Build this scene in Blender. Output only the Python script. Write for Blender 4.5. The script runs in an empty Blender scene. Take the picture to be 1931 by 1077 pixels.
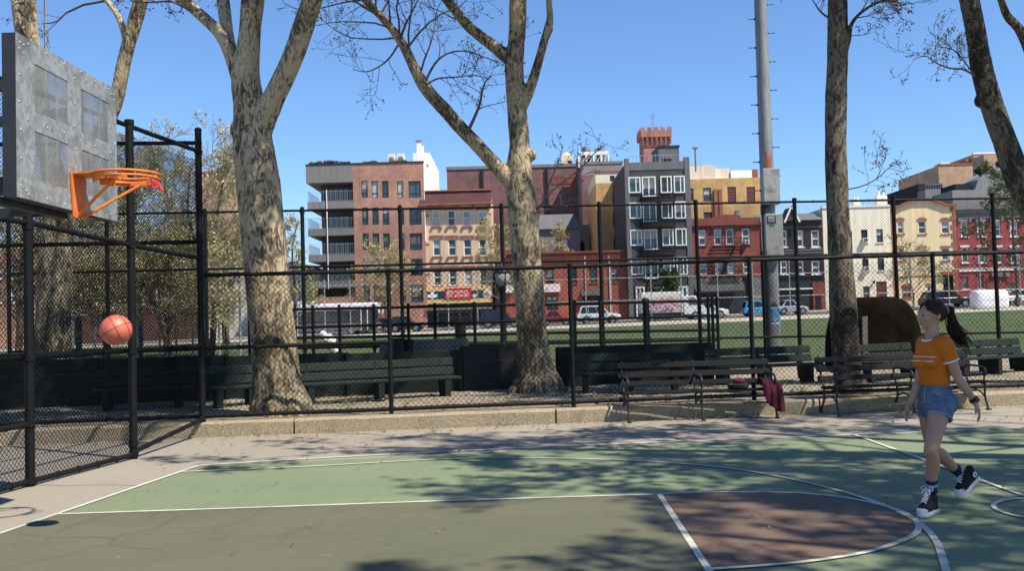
import bpy, math, random
from mathutils import Vector, Matrix, noise as mnoise
R = random.Random(7)
V = Vector
scene = bpy.context.scene
COL = scene.collection
# ------------------------------------------------------------------ camera model (real metres; camera stands at the origin of X, Y)
FPX, PIT, ROL, CZ = 1800.0, 0.037, -0.028, 1.53
IW, IH = 1931.0, 1077.0
CAM = V((0, 0, CZ))
FW = V((0, math.cos(PIT), math.sin(PIT)))
_r = V((1, 0, 0)); _u = _r.cross(FW)
CR = _r * math.cos(ROL) + _u * math.sin(ROL)
CU = _u * math.cos(ROL) - _r * math.sin(ROL)
def ray(x, y): return FW + CR * ((x - IW / 2) / FPX) + CU * ((IH / 2 - y) / FPX)
def G(x, y, z=0.0):
    d = ray(x, y); return CAM + d * ((z - CZ) / d.z)
def P(x, y, Y):
    d = ray(x, y); return CAM + d * (Y / d.y)
def gz(X, Y):
    """height of the park ground, lawn and street: nearly level, rising gently to the far street"""
    if Y < 20: return 0.2
    Y = min(Y, 140); X = max(-60, min(80, X))
    return 0.2 + (0.77 + 0.0178 * X) / 80 * (Y - 20)
def curbY(X): return 13.47 + (X + 5.16) * 0.1045
def lerp(a, b, t): return a + (b - a) * t
# ------------------------------------------------------------------ objects
RM = {}
def tag(o, label=None, cat=None, group=None, kind=None):
    if label: o['label'] = label
    if cat: o['category'] = cat
    if group: o['group'] = group
    if kind: o['kind'] = kind
    return o
def thing(name, label, cat, loc=(0, 0, 0), rz=0.0, group=None):
    o = bpy.data.objects.new(name, None); COL.objects.link(o)
    o.empty_display_size = 0.2
    o.location = loc; o.rotation_euler = (0, 0, rz)
    RM[o.name] = Matrix.Translation(V(loc)) @ Matrix.Rotation(rz, 4, 'Z')
    return tag(o, label, cat, group)
class MB:
    def __init__(s): s.v = []; s.f = []; s.m = []; s.mi = 0
    def add(s, vs, fs):
        o = len(s.v); s.v.extend([V(p) for p in vs])
        s.f.extend([tuple(i + o for i in f) for f in fs]); s.m.extend([s.mi] * len(fs)); return s
    def box(s, x0, x1, y0, y1, z0, z1):
        return s.add([(x0,y0,z0),(x1,y0,z0),(x1,y1,z0),(x0,y1,z0),(x0,y0,z1),(x1,y0,z1),(x1,y1,z1),(x0,y1,z1)],
                     [(0,3,2,1),(4,5,6,7),(0,1,5,4),(1,2,6,5),(2,3,7,6),(3,0,4,7)])
    def obox(s, c, ax, ay, az):
        """box from centre and three half-axis vectors"""
        c, ax, ay, az = V(c), V(ax), V(ay), V(az)
        vs = [c-ax-ay-az, c+ax-ay-az, c+ax+ay-az, c-ax+ay-az, c-ax-ay+az, c+ax-ay+az, c+ax+ay+az, c-ax+ay+az]
        return s.add(vs, [(0,3,2,1),(4,5,6,7),(0,1,5,4),(1,2,6,5),(2,3,7,6),(3,0,4,7)])
    def beam(s, p, q, w, h, up=(0,0,1)):
        """rectangular bar from p to q, w across, h along up"""
        p, q = V(p), V(q); d = (q - p); L = d.length; d.normalize(); up = V(up)
        a = d.cross(up).normalized(); u = a.cross(d).normalized()
        return s.obox((p + q) / 2, d * (L / 2), a * (w / 2), u * (h / 2))
    def tube(s, pts, rs, n=8, caps=True, jit=None):
        pts = [V(p) for p in pts]; N = len(pts)
        if not hasattr(rs, '__len__'): rs = [rs] * N
        t0 = (pts[1] - pts[0]).normalized()
        a = t0.orthogonal().normalized()
        vs = []; fs = []
        for i, p in enumerate(pts):
            if i == 0: t = t0
            elif i == N - 1: t = (pts[i] - pts[i-1]).normalized()
            else:
                t = (pts[i+1] - pts[i-1])
                t = t.normalized() if t.length > 1e-9 else t0
            a = (a - t * a.dot(t)); a = a.normalized() if a.length > 1e-6 else t.orthogonal().normalized()
            b = t.cross(a)
            for k in range(n):
                an = 2 * math.pi * k / n
                rr = rs[i] * (jit(p, an) if jit else 1)
                vs.append(p + (a * math.cos(an) + b * math.sin(an)) * rr)
        for i in range(N - 1):
            for k in range(n):
                k2 = (k + 1) % n
                fs.append((i*n+k, i*n+k2, (i+1)*n+k2, (i+1)*n+k))
        if caps:
            fs.append(tuple(range(n-1, -1, -1))); fs.append(tuple((N-1)*n + k for k in range(n)))
        return s.add(vs, fs)
    def bar(s, p, q, r, n=8, r2=None): return s.tube([p, q], [r, r if r2 is None else r2], n)
    def rings(s, rings, n=16, caps=True):
        """rings: list of (centre, axisA vector, axisB vector)"""
        vs = []; fs = []
        for c, a, b in rings:
            c, a, b = V(c), V(a), V(b)
            for k in range(n):
                an = 2 * math.pi * k / n; vs.append(c + a * math.cos(an) + b * math.sin(an))
        for i in range(len(rings) - 1):
            for k in range(n):
                k2 = (k + 1) % n; fs.append((i*n+k, i*n+k2, (i+1)*n+k2, (i+1)*n+k))
        if caps:
            fs.append(tuple(range(n-1, -1, -1))); fs.append(tuple((len(rings)-1)*n + k for k in range(n)))
        return s.add(vs, fs)
    def ball(s, c, ax, ay, az, nu=14, nv=9):
        c, ax, ay, az = V(c), V(ax), V(ay), V(az)
        rg = []
        for j in range(nv):
            th = math.pi * (0.5 + j) / nv
            rg.append((c - az * math.cos(th), ax * math.sin(th), ay * math.sin(th)))
        return s.rings(rg, nu)
    def prism(s, poly, ext):
        """planar polygon (3-D points) extruded by ext"""
        n = len(poly); poly = [V(p) for p in poly]; e = V(ext)
        vs = poly + [p + e for p in poly]
        fs = [tuple(range(n)), tuple(range(2*n-1, n-1, -1))]
        for i in range(n):
            j = (i + 1) % n; fs.append((i, i + n, j + n, j))
        return s.add(vs, fs)
    def ribbon(s, pts, w, z):
        n = len(pts); vs = []; fs = []
        for i in range(n):
            a = pts[max(0, i-1)]; b = pts[min(n-1, i+1)]
            d = V((b[0]-a[0], b[1]-a[1], 0)).normalized(); nn = V((-d.y, d.x, 0)) * (w / 2)
            p = V((pts[i][0], pts[i][1], z)); vs += [p - nn, p + nn]
        for i in range(n-1): fs.append((2*i, 2*i+2, 2*i+3, 2*i+1))
        return s.add(vs, fs)
    def chain(s, o, u, L, z0, z1, step=0.075, r=0.003, n=4, off=(0,0,0), zfun=None):
        """diamond mesh: two families of diagonal wires filling the L x (z0..z1) rectangle; o origin, u unit direction"""
        o, u = V(o), V(u); H = z1 - z0; nv = u.cross(V((0,0,1)))
        for sg in (1, -1):
            k = -int(H / step) - 1
            while k * step < L:
                a = k * step
                ta, tb = max(0, -a), min(H, L - a)
                k += 1
                if tb - ta < 1e-3: continue
                def pt(t):
                    x = a + t
                    if sg < 0: x = L - x
                    return o + u * x + V((0, 0, z0 + t + (zfun(x) if zfun else 0))) + nv * (r * 0.9 * sg) + V(off)
                s.tube([pt(ta), pt(tb)], r, n, caps=False)
        return s
    def build(s, name, mats, parent=None, smooth=False, local=False, origin=None, bevel=0.0, kind=None, label=None, auto=None):
        me = bpy.data.meshes.new(name)
        if parent is not None and not local:
            inv = RM[parent.name].inverted(); vs = [inv @ p for p in s.v]
        elif parent is None and origin is not None:
            oo = V(origin); vs = [p - oo for p in s.v]
        else: vs = s.v
        me.from_pydata([tuple(p) for p in vs], [], s.f)
        if not isinstance(mats, (list, tuple)): mats = [mats]
        for m in mats: me.materials.append(m)
        if len(mats) > 1: me.polygons.foreach_set('material_index', s.m)
        if smooth: me.polygons.foreach_set('use_smooth', [True] * len(s.f))
        me.update()
        o = bpy.data.objects.new(name, me); COL.objects.link(o)
        if parent is not None:
            o.parent = parent; RM[o.name] = RM[parent.name]
        else:
            if origin is not None: o.location = origin
            RM[o.name] = Matrix.Translation(V(origin or (0,0,0)))
        if bevel:
            b = o.modifiers.new('bevel', 'BEVEL'); b.width = bevel; b.segments = 2; b.limit_method = 'ANGLE'; b.angle_limit = 0.7
        if auto:
            me.polygons.foreach_set('use_smooth', [True] * len(s.f))
            try: me.set_sharp_from_angle(angle=auto)
            except Exception: pass
        return tag(o, label=label, kind=kind)
def remesh(o, vox, it=4, fac=0.5, decim=None, disp=None):
    """melt the overlapping pieces of a mesh into one continuous skin"""
    m = o.modifiers.new('r', 'REMESH'); m.mode = 'VOXEL'; m.voxel_size = vox; m.use_smooth_shade = True
    if it:
        m = o.modifiers.new('s', 'SMOOTH'); m.iterations = it; m.factor = fac
    if decim:
        m = o.modifiers.new('d', 'DECIMATE'); m.ratio = decim
    dg = bpy.context.evaluated_depsgraph_get()
    ev = o.evaluated_get(dg)
    me = bpy.data.meshes.new_from_object(ev)
    old = o.data; o.modifiers.clear(); o.data = me
    me.materials.clear()
    for mm in old.materials: me.materials.append(mm)
    me.polygons.foreach_set('use_smooth', [True] * len(me.polygons))
    bpy.data.meshes.remove(old)
    return o
def dup(o, loc=None, rz=None, label=None, group=None):
    c = o.copy(); COL.objects.link(c)
    for ch in list(o.children):
        d = ch.copy(); COL.objects.link(d); d.parent = c
        for g in list(ch.children):
            e = g.copy(); COL.objects.link(e); e.parent = d
    if loc is not None: c.location = loc
    if rz is not None: c.rotation_euler = (0, 0, rz)
    if label: c['label'] = label
    if group: c['group'] = group
    return c
def smooth_path(pts, k=8):
    """Catmull-Rom through the points"""
    pts = [V(p) for p in pts]; out = []
    for i in range(len(pts) - 1):
        p0 = pts[max(0, i-1)]; p1 = pts[i]; p2 = pts[i+1]; p3 = pts[min(len(pts)-1, i+2)]
        for j in range(k):
            t = j / k
            out.append(0.5 * ((2*p1) + (p2-p0)*t + (2*p0-5*p1+4*p2-p3)*t*t + (3*p1-p0-3*p2+p3)*t*t*t))
    out.append(pts[-1]); return out
# ------------------------------------------------------------------ materials
class NT:
    def __init__(s, name):
        s.m = bpy.data.materials.new(name); s.m.use_nodes = True
        s.t = s.m.node_tree; s.b = s.t.nodes['Principled BSDF']
        s.tc = s.n('ShaderNodeTexCoord')
    def n(s, typ, **kw):
        x = s.t.nodes.new(typ)
        for k, v in kw.items():
            if k in x.inputs: x.inputs[k].default_value = v
            else: setattr(x, k, v)
        return x
    def l(s, a, b): s.t.links.new(a, b)
    def coord(s, scale=(1,1,1), rot=(0,0,0), src='Object'):
        mp = s.n('ShaderNodeMapping'); mp.inputs['Scale'].default_value = scale; mp.inputs['Rotation'].default_value = rot
        s.l(s.tc.outputs[src], mp.inputs[0]); return mp.outputs[0]
    def noise(s, vec, scale, detail=4, rough=0.55, dist=0.0):
        x = s.n('ShaderNodeTexNoise'); x.inputs['Scale'].default_value = scale; x.inputs['Detail'].default_value = detail
        x.inputs['Roughness'].default_value = rough; x.inputs['Distortion'].default_value = dist
        s.l(vec, x.inputs['Vector']); return x.outputs['Fac']
    def ramp(s, fac, stops, interp='LINEAR'):
        x = s.n('ShaderNodeValToRGB'); cr = x.color_ramp; cr.interpolation = interp
        while len(cr.elements) < len(stops): cr.elements.new(0.5)
        for e, (p, c) in zip(cr.elements, stops):
            e.position = p; e.color = (*c, 1) if len(c) == 3 else c
        s.l(fac, x.inputs[0]); return x.outputs[0]
    def mix(s, fac, a, b, mode='MIX'):
        x = s.n('ShaderNodeMix', data_type='RGBA', blend_type=mode)
        for inp, v in ((x.inputs[0], fac), (x.inputs[6], a), (x.inputs[7], b)):
            if hasattr(v, 'links') or hasattr(v, 'is_linked'): s.l(v, inp)
            elif isinstance(v, (int, float)): inp.default_value = v
            else: inp.default_value = (*v, 1) if len(v) == 3 else v
        return x.outputs[2]
    def bump(s, h, strength=0.3, dist=0.01):
        x = s.n('ShaderNodeBump'); x.inputs['Strength'].default_value = strength; x.inputs['Distance'].default_value = dist
        s.l(h, x.inputs['Height']); s.l(x.outputs[0], s.b.inputs['Normal'])
    def set(s, col=None, rough=None, metal=None, spec=None):
        for nm, v in (('Base Color', col), ('Roughness', rough), ('Metallic', metal), ('Specular IOR Level', spec)):
            if v is None: continue
            if hasattr(v, 'is_linked'): s.l(v, s.b.inputs[nm])
            elif isinstance(v, (int, float)): s.b.inputs[nm].default_value = v
            else: s.b.inputs[nm].default_value = (*v, 1)
        return s.m
def sc(c, k): return tuple(min(1, x * k) for x in c)
def mat(name, col, rough=0.8, var=0.18, scale=4.0, bump=0.0, metal=0.0, fine=0.0, spec=0.4, src='Object'):
    t = NT(name); co = t.coord(src=src)
    a = t.noise(co, scale, 6, 0.62)
    c = t.ramp(a, [(0.28, sc(col, 1 - var)), (0.72, sc(col, 1 + var))])
    if fine:
        b = t.noise(co, scale * 14, 3, 0.6)
        c = t.mix(fine, c, t.ramp(b, [(0.35, sc(col, 0.45)), (0.65, sc(col, 1.5))]))
    if bump:
        t.bump(t.noise(co, scale * 8, 5, 0.6), bump, 0.02)
    return t.set(c, rough, metal, spec)
def plain(name, col, rough=0.5, metal=0.0, spec=0.5): return mat(name, col, rough, 0.06, 3.0, 0, metal, 0, spec)
def brickmat(name, col, mortar, var=0.2, bw=0.22, bh=0.075):
    t = NT(name); mp = t.n('ShaderNodeMapping'); t.l(t.tc.outputs['Object'], mp.inputs[0])
    mp.inputs['Rotation'].default_value = (math.radians(90), 0, 0)
    mp.inputs['Scale'].default_value = (1, 1, 1)
    # facade coordinates: u + v across, z up
    sx = t.n('ShaderNodeSeparateXYZ'); t.l(t.tc.outputs['Object'], sx.inputs[0])
    ad = t.n('ShaderNodeMath', operation='ADD'); t.l(sx.outputs[0], ad.inputs[0]); t.l(sx.outputs[1], ad.inputs[1])
    cb = t.n('ShaderNodeCombineXYZ'); t.l(ad.outputs[0], cb.inputs[0]); t.l(sx.outputs[2], cb.inputs[1])
    br = t.n('ShaderNodeTexBrick'); t.l(cb.outputs[0], br.inputs['Vector'])
    br.inputs['Color1'].default_value = (*sc(col, 1 - var), 1); br.inputs['Color2'].default_value = (*sc(col, 1 + var), 1)
    br.inputs['Mortar'].default_value = (*mortar, 1); br.inputs['Scale'].default_value = 1
    br.inputs['Mortar Size'].default_value = 0.008; br.inputs['Brick Width'].default_value = bw; br.inputs['Row Height'].default_value = bh
    co = t.coord()
    st = t.ramp(t.noise(co, 0.45, 6, 0.65), [(0.3, (0.72, 0.70, 0.70)), (0.7, (1.18, 1.15, 1.12))])
    c = t.mix(1.0, br.outputs['Color'], st, 'MULTIPLY')
    st2 = t.ramp(t.noise(t.coord((1.5, 1.5, 0.12)), 1.6, 4, 0.6), [(0.3, (0.82, 0.82, 0.82)), (0.6, (1.05, 1.05, 1.05))])
    c = t.mix(1.0, c, st2, 'MULTIPLY')
    return t.set(c, 0.88, 0, 0.3)
def stucco(name, col, var=0.12):
    t = NT(name); co = t.coord()
    c = t.ramp(t.noise(co, 0.5, 7, 0.65), [(0.3, sc(col, 1 - var)), (0.7, sc(col, 1 + var * 0.6))])
    st = t.ramp(t.noise(t.coord((2, 2, 0.1)), 1.3, 5, 0.6), [(0.3, (0.8, 0.79, 0.77)), (0.62, (1.04, 1.04, 1.04))])
    c = t.mix(0.8, c, t.mix(1.0, c, st, 'MULTIPLY'))
    return t.set(c, 0.9, 0, 0.25)
def bark(name, pale, mid, dark, sx=1.0, low=0.02):
    """flaking plane-tree bark: irregular upright plates in three tones"""
    t = NT(name); co = t.coord((1.0, 1.0, 0.42))
    n1 = t.noise(co, 10.0 * sx, 6, 0.68, 1.5)
    n2 = t.noise(co, 19.0 * sx, 4, 0.6, 0.9)
    n0 = t.noise(t.coord((1, 1, 0.5)), 2.2, 3, 0.5, 0.4)
    add = t.n('ShaderNodeMath', operation='MULTIPLY_ADD'); t.l(n0, add.inputs[0]); add.inputs[1].default_value = 0.55; t.l(n1, add.inputs[2])
    sz = t.n('ShaderNodeSeparateXYZ'); t.l(t.tc.outputs['Object'], sz.inputs[0])
    mr = t.n('ShaderNodeMapRange'); t.l(sz.outputs[2], mr.inputs[0])      # old rough bark stays on the foot of the trunk
    for k_, v_ in ((1, 0.0), (2, 3.6), (3, -low), (4, 0.035)): mr.inputs[k_].default_value = v_
    ad2 = t.n('ShaderNodeMath', operation='ADD'); t.l(add.outputs[0], ad2.inputs[0]); t.l(mr.outputs[0], ad2.inputs[1])
    base = t.ramp(ad2.outputs[0], [(0.0, sc(dark, .8)), (0.70, sc(dark, 1.2)), (0.722, sc(mid, .85)), (0.80, sc(mid, 1.2)), (0.822, pale), (1.0, sc(pale, 1.12))])
    fl = t.ramp(n2, [(0.34, (0.32, 0.30, 0.28)), (0.43, (1, 1, 1)), (0.60, (1, 1, 1)), (0.70, (1.4, 1.35, 1.22))])
    c = t.mix(0.85, base, t.mix(1.0, base, fl, 'MULTIPLY'))
    h = t.n('ShaderNodeMath', operation='ADD'); t.l(n1, h.inputs[0]); t.l(n2, h.inputs[1])
    t.bump(h.outputs[0], 0.55, 0.03)
    return t.set(c, 0.92, 0, 0.2)
def leafmat(name, c1, c2):
    t = NT(name)
    oi = t.n('ShaderNodeNewGeometry')
    c = t.ramp(oi.outputs['Random Per Island'], [(0.0, c1), (1.0, c2)])
    t.set(c, 0.65, 0, 0.3)
    tr = t.n('ShaderNodeBsdfTranslucent'); t.l(c, tr.inputs['Color'])
    mx = t.n('ShaderNodeMixShader'); mx.inputs[0].default_value = 0.3
    t.l(t.b.outputs[0], mx.inputs[1]); t.l(tr.outputs[0], mx.inputs[2])
    t.l(mx.outputs[0], t.t.nodes['Material Output'].inputs['Surface'])
    return t.m
def glassmat(name, col, rough=0.06):
    t = NT(name); co = t.coord()
    c = t.ramp(t.noise(co, 0.7, 3, 0.5), [(0.35, sc(col, 0.6)), (0.65, sc(col, 1.5))])
    return t.set(c, rough, 0, 0.8)
M = {}
M['black_vinyl'] = mat('black_vinyl', (0.006, 0.0064, 0.007), 0.6, 0.3, 9, 0.05, spec=.18)
M['black_wire'] = plain('black_wire', (0.003, 0.0032, 0.0035), 0.95, 0, .03)
M['black_iron'] = mat('black_iron', (0.009, 0.0095, 0.010), 0.5, 0.3, 14, 0.15, spec=.3)
M['zinc_wire'] = plain('zinc_wire', (0.35, 0.36, 0.37), 0.5, 0.4)
M['white_paint'] = mat('white_paint', (0.78, 0.78, 0.76), 0.5, 0.05, 2)
M['glass'] = glassmat('glass', (0.022, 0.028, 0.033))
M['glass_blue'] = glassmat('glass_blue', (0.05, 0.075, 0.09))
M['glass_green'] = glassmat('glass_green', (0.055, 0.085, 0.075))
M['curtain'] = mat('curtain_glass', (0.35, 0.38, 0.38), 0.15, 0.5, 2.2)
M['twig'] = mat('twig', (0.12, 0.092, 0.07), 0.9, 0.3, 6)
M['twig_pale'] = mat('twig_pale', (0.26, 0.21, 0.155), 0.9, 0.3, 6)
M['bud'] = leafmat('bud', (0.06, 0.05, 0.028), (0.17, 0.145, 0.06))
M['spring_leaf'] = leafmat('spring_leaf', (0.32, 0.30, 0.13), (0.62, 0.56, 0.31))
M['green_leaf'] = leafmat('green_leaf', (0.035, 0.06, 0.02), (0.12, 0.15, 0.05))
# ================================================================== setting: ground, court, kerb, lawn, street
def asphalt_mat():
    t = NT('worn_asphalt'); co = t.coord()
    c = t.ramp(t.noise(co, 0.35, 7, 0.62), [(0.25, (0.200, 0.178, 0.140)), (0.75, (0.295, 0.263, 0.208))])
    c = t.mix(0.5, c, t.ramp(t.noise(co, 85, 3, 0.7), [(0.3, (0.12, 0.108, 0.088)), (0.7, (0.41, 0.36, 0.29))]))
    c = t.mix(t.ramp(t.noise(co, 0.8, 6, 0.7), [(0.6, (0, 0, 0)), (0.75, (0.45, 0.45, 0.45))]), c, (0.15, 0.14, 0.125))
    v = t.n('ShaderNodeTexVoronoi', feature='DISTANCE_TO_EDGE'); v.inputs['Scale'].default_value = 0.33
    wv = t.n('ShaderNodeMixRGB'); wv.inputs[0].default_value = 0.22
    nz = t.n('ShaderNodeTexNoise'); nz.inputs['Scale'].default_value = 1.4; nz.inputs['Detail'].default_value = 5
    t.l(co, nz.inputs['Vector']); t.l(co, wv.inputs[1]); t.l(nz.outputs['Color'], wv.inputs[2]); t.l(wv.outputs[0], v.inputs['Vector'])
    c = t.mix(t.ramp(v.outputs['Distance'], [(0.0, (0.75,)*3), (0.006, (0, 0, 0))]), c, (0.06, 0.056, 0.05))
    t.bump(t.noise(co, 120, 3, 0.6), 0.35, 0.004)
    return t.set(c, 0.9, 0, 0.3)
def court_mat(name, col, worn, wear_lo, wear_hi, streak=0.35):
    t = NT(name); co = t.coord()
    c = t.ramp(t.noise(co, 0.5, 6, 0.6), [(0.3, sc(col, 0.87)), (0.7, sc(col, 1.12))])
    wear = t.noise(t.coord((0.8, 1.5, 1)), 0.55, 7, 0.66, 0.6)
    c = t.mix(t.ramp(wear, [(wear_lo, (0, 0, 0)), (wear_hi, (0.85,)*3)]), c, worn)
    sp = t.noise(co, 46, 4, 0.75)
    c = t.mix(t.ramp(sp, [(0.66, (0, 0, 0)), (0.72, (streak,)*3)]), c, sc(worn, 1.5))
    c = t.mix(0.28, c, t.ramp(t.noise(co, 160, 2, 0.7), [(0.3, sc(col, 0.55)), (0.7, sc(col, 1.5))]))
    pa = t.noise(co, 6.5, 5, 0.72)
    c = t.mix(t.ramp(pa, [(0.63, (0, 0, 0)), (0.70, (0.6,)*3)]), c, sc(worn, 1.35))
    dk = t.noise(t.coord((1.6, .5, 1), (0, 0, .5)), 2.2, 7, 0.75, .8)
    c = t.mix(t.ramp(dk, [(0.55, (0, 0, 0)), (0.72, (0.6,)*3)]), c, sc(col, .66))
    v = t.n('ShaderNodeTexVoronoi', feature='DISTANCE_TO_EDGE'); v.inputs['Scale'].default_value = 0.30
    nz = t.n('ShaderNodeTexNoise'); nz.inputs['Scale'].default_value = 1.2; nz.inputs['Detail'].default_value = 6; t.l(co, nz.inputs['Vector'])
    wv = t.n('ShaderNodeMixRGB'); wv.inputs[0].default_value = 0.3; t.l(co, wv.inputs[1]); t.l(nz.outputs['Color'], wv.inputs[2]); t.l(wv.outputs[0], v.inputs['Vector'])
    gate = t.ramp(t.noise(co, .5, 2), [(.5, (0, 0, 0)), (.56, (1, 1, 1))])
    crk = t.mix(1.0, t.ramp(v.outputs['Distance'], [(0.0, (0.45,)*3), (0.003, (0, 0, 0))]), gate, 'MULTIPLY')
    c = t.mix(crk, c, sc(col, .4))
    t.bump(t.noise(co, 130, 3, 0.6), 0.25, 0.003)
    return t.set(c, 0.78, 0, 0.35)
M['asphalt'] = asphalt_mat()
M['court_green'] = court_mat('court_green', (0.152, 0.186, 0.106), (0.19, 0.195, 0.125), 0.52, 0.85)
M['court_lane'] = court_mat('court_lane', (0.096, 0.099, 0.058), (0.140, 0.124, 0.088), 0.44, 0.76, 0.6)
M['court_brown'] = court_mat('court_brown', (0.130, 0.086, 0.058), (0.150, 0.112, 0.080), 0.52, 0.85)
def line_mat():
    t = NT('court_line'); co = t.coord()
    c = t.ramp(t.noise(co, 3, 6, 0.7), [(0.3, (0.40, 0.40, 0.33)), (0.7, (0.58, 0.57, 0.50))])
    c = t.mix(t.ramp(t.noise(co, 26, 5, 0.75), [(0.57, (0, 0, 0)), (0.66, (0.8,)*3)]), c, (0.22, 0.25, 0.16))
    c = t.mix(t.ramp(t.noise(co, 1.1, 4, .6), [(.45, (0, 0, 0)), (.7, (.45,)*3)]), c, (.25, .27, .19))
    return t.set(c, 0.75, 0, 0.3)
M['court_line'] = line_mat()
def dirt_mat():
    t = NT('bare_soil'); co = t.coord()
    c = t.ramp(t.noise(co, 0.9, 8, 0.66), [(0.28, (0.12, 0.098, 0.070)), (0.5, (0.24, 0.198, 0.138)), (0.72, (0.35, 0.295, 0.21))])
    c = t.mix(t.ramp(t.noise(co, 0.55, 6, 0.7), [(0.55, (0, 0, 0)), (0.68, (0.6,)*3)]), c, (0.13, 0.16, 0.06))
    c = t.mix(0.45, c, t.ramp(t.noise(co, 38, 4, 0.75), [(0.3, (0.09, 0.075, 0.055)), (0.7, (0.50, 0.44, 0.33))]))
    t.bump(t.noise(co, 30, 5, 0.7), 0.7, 0.03)
    return t.set(c, 0.95, 0, 0.15)
M['soil'] = dirt_mat()
def turf_mat():
    t = NT('field_turf'); co = t.coord()
    c = t.ramp(t.noise(co, 0.12, 7, 0.6), [(0.3, (0.042, 0.068, 0.024)), (0.7, (0.095, 0.122, 0.050))])
    c = t.mix(0.4, c, t.ramp(t.noise(t.coord((1, 0.35, 1)), 3.0, 5, 0.7), [(0.3, (0.035, 0.058, 0.022)), (0.7, (0.115, 0.135, 0.062))]))
    return t.set(c, 0.95, 0, 0.15)
M['turf'] = turf_mat()
M['pale_path'] = mat('pale_path', (0.42, 0.37, 0.30), 0.95, 0.22, 0.4, 0, 0, 0.3)
M['road'] = mat('road', (0.07, 0.07, 0.072), 0.9, 0.2, 0.6, 0, 0, 0.2)
def curb_mat():
    t = NT('old_concrete'); co = t.coord()
    c = t.ramp(t.noise(co, 1.3, 7, 0.65), [(0.28, (0.19, 0.150, 0.098)), (0.72, (0.36, 0.29, 0.19))])
    c = t.mix(0.62, c, t.ramp(t.noise(co, 62, 4, 0.75), [(0.36, (0.05, 0.040, 0.027)), (0.5, (0.31, 0.25, 0.165)), (0.66, (0.60, 0.50, 0.35))]))
    c = t.mix(t.ramp(t.noise(t.coord((1, 1, 0.4)), 2.4, 6, 0.7), [(0.56, (0, 0, 0)), (0.7, (0.55,)*3)]), c, (0.12, 0.10, 0.07))
    t.bump(t.noise(co, 58, 5, 0.7), 0.8, 0.012)
    return t.set(c, 0.95, 0, 0.2)
M['old_concrete'] = curb_mat()
# ---- ground: one sheet from behind the camera to beyond the last building
mb = MB()
xs = [-900, -300, -120, -60, -40, -25, -15, -10, -5, 0, 5, 10, 16, 25, 40, 60, 80, 140, 320, 900]
def row(fy): return [(x, fy(x)) for x in xs]
rows = []
rows.append([(x, -300, -0.03) for x in xs])
rows.append([(x, 0, -0.03) for x in xs])
rows.append([(x, curbY(max(-40, min(40, x))) + 0.10, -0.03) for x in xs])
rows.append([(x, curbY(max(-40, min(40, x))) + 0.12, 0.19) for x in xs])
for yy in (20.2, 24, 30, 40, 60, 80, 100, 140, 300, 1600):
    rows.append([(x, yy, gz(x, yy) - (0.0 if yy < 25 else 0.02)) for x in xs])
n = len(xs)
mb.add([p for r in rows for p in r], [(i*n+j, i*n+j+1, (i+1)*n+j+1, (i+1)*n+j) for i in range(len(rows)-1) for j in range(n-1)])
mb.build('ground', M['soil'], kind='structure')
# finely divided planting strip with real unevenness
mb = MB(); nx, ny = 150, 44
for j in range(ny + 1):
    for i in range(nx + 1):
        x = lerp(-16, 20, i / nx); y0 = curbY(x) + 0.14; y = lerp(y0, 24.5, (j / ny) ** 1.3)
        h = 0.012 + 0.05 * max(-0.4, mnoise.noise(V((x * 0.7, y * 0.7, 3)))) + 0.02 * mnoise.noise(V((x * 3, y * 3, 7)))
        mb.v.append(V((x, y, gz(x, y) + (h if 0 < j < ny else -0.01))))
mb.add([], []); mb.f = [(j*(nx+1)+i, j*(nx+1)+i+1, (j+1)*(nx+1)+i+1, (j+1)*(nx+1)+i) for j in range(ny) for i in range(nx)]; mb.m = [0]*len(mb.f)
mb.build('planting_ground', M['soil'], kind='structure', smooth=True)
mb = MB()
mb.add([(-40, -40, 0), (40, -40, 0), (40, curbY(40) + 0.05, 0), (-40, curbY(-40) + 0.05, 0)], [(0, 1, 2, 3)])
mb.build('asphalt_pavement', M['asphalt'], kind='structure')
# ---- court paint (sheets 4 mm apart)
def g2(x, y): p = G(x, y); return (p.x, p.y)
c0 = G(375, 880); c1 = G(105, 973)
bd = (c1 - c0).normalized()
base_near = c0 + bd * 9.0
side_r = G(1931, 808); sd = (side_r - c0).normalized(); side_far = c0 + sd * 24
mb = MB()
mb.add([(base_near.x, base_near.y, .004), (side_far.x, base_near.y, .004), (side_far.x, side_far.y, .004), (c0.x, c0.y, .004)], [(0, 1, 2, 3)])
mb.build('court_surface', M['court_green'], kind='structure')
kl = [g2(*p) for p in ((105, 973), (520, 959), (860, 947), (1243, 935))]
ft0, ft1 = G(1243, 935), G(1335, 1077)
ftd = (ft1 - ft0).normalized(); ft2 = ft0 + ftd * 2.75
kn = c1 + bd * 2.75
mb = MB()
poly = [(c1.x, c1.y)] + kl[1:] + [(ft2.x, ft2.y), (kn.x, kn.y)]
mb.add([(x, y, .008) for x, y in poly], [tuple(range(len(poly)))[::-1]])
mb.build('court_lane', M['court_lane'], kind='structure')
circ = [g2(*p) for p in ((1243, 935), (1320, 932), (1400, 931), (1500, 933), (1600, 943), (1680, 961), (1722, 981), (1733, 999), (1715, 1018), (1640, 1044), (1540, 1061), (1440, 1071), (1335, 1078))]
circ = smooth_path([(x, y, 0) for x, y in circ], 6)
mb = MB()
mb.add([(p.x, p.y, .0095) for p in circ], [tuple(range(len(circ)))[::-1]])
mb.build('court_circle', M['court_brown'], kind='structure')
mb = MB(); LW = 0.047
mb.ribbon([(base_near.x, base_near.y), (c0.x, c0.y)], LW, .0125)
sidep = [g2(*p) for p in ((375, 880), (640, 864), (1000, 846), (1300, 834), (1610, 821.5), (1931, 808))]
sidep.append((side_far.x, side_far.y))
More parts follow.
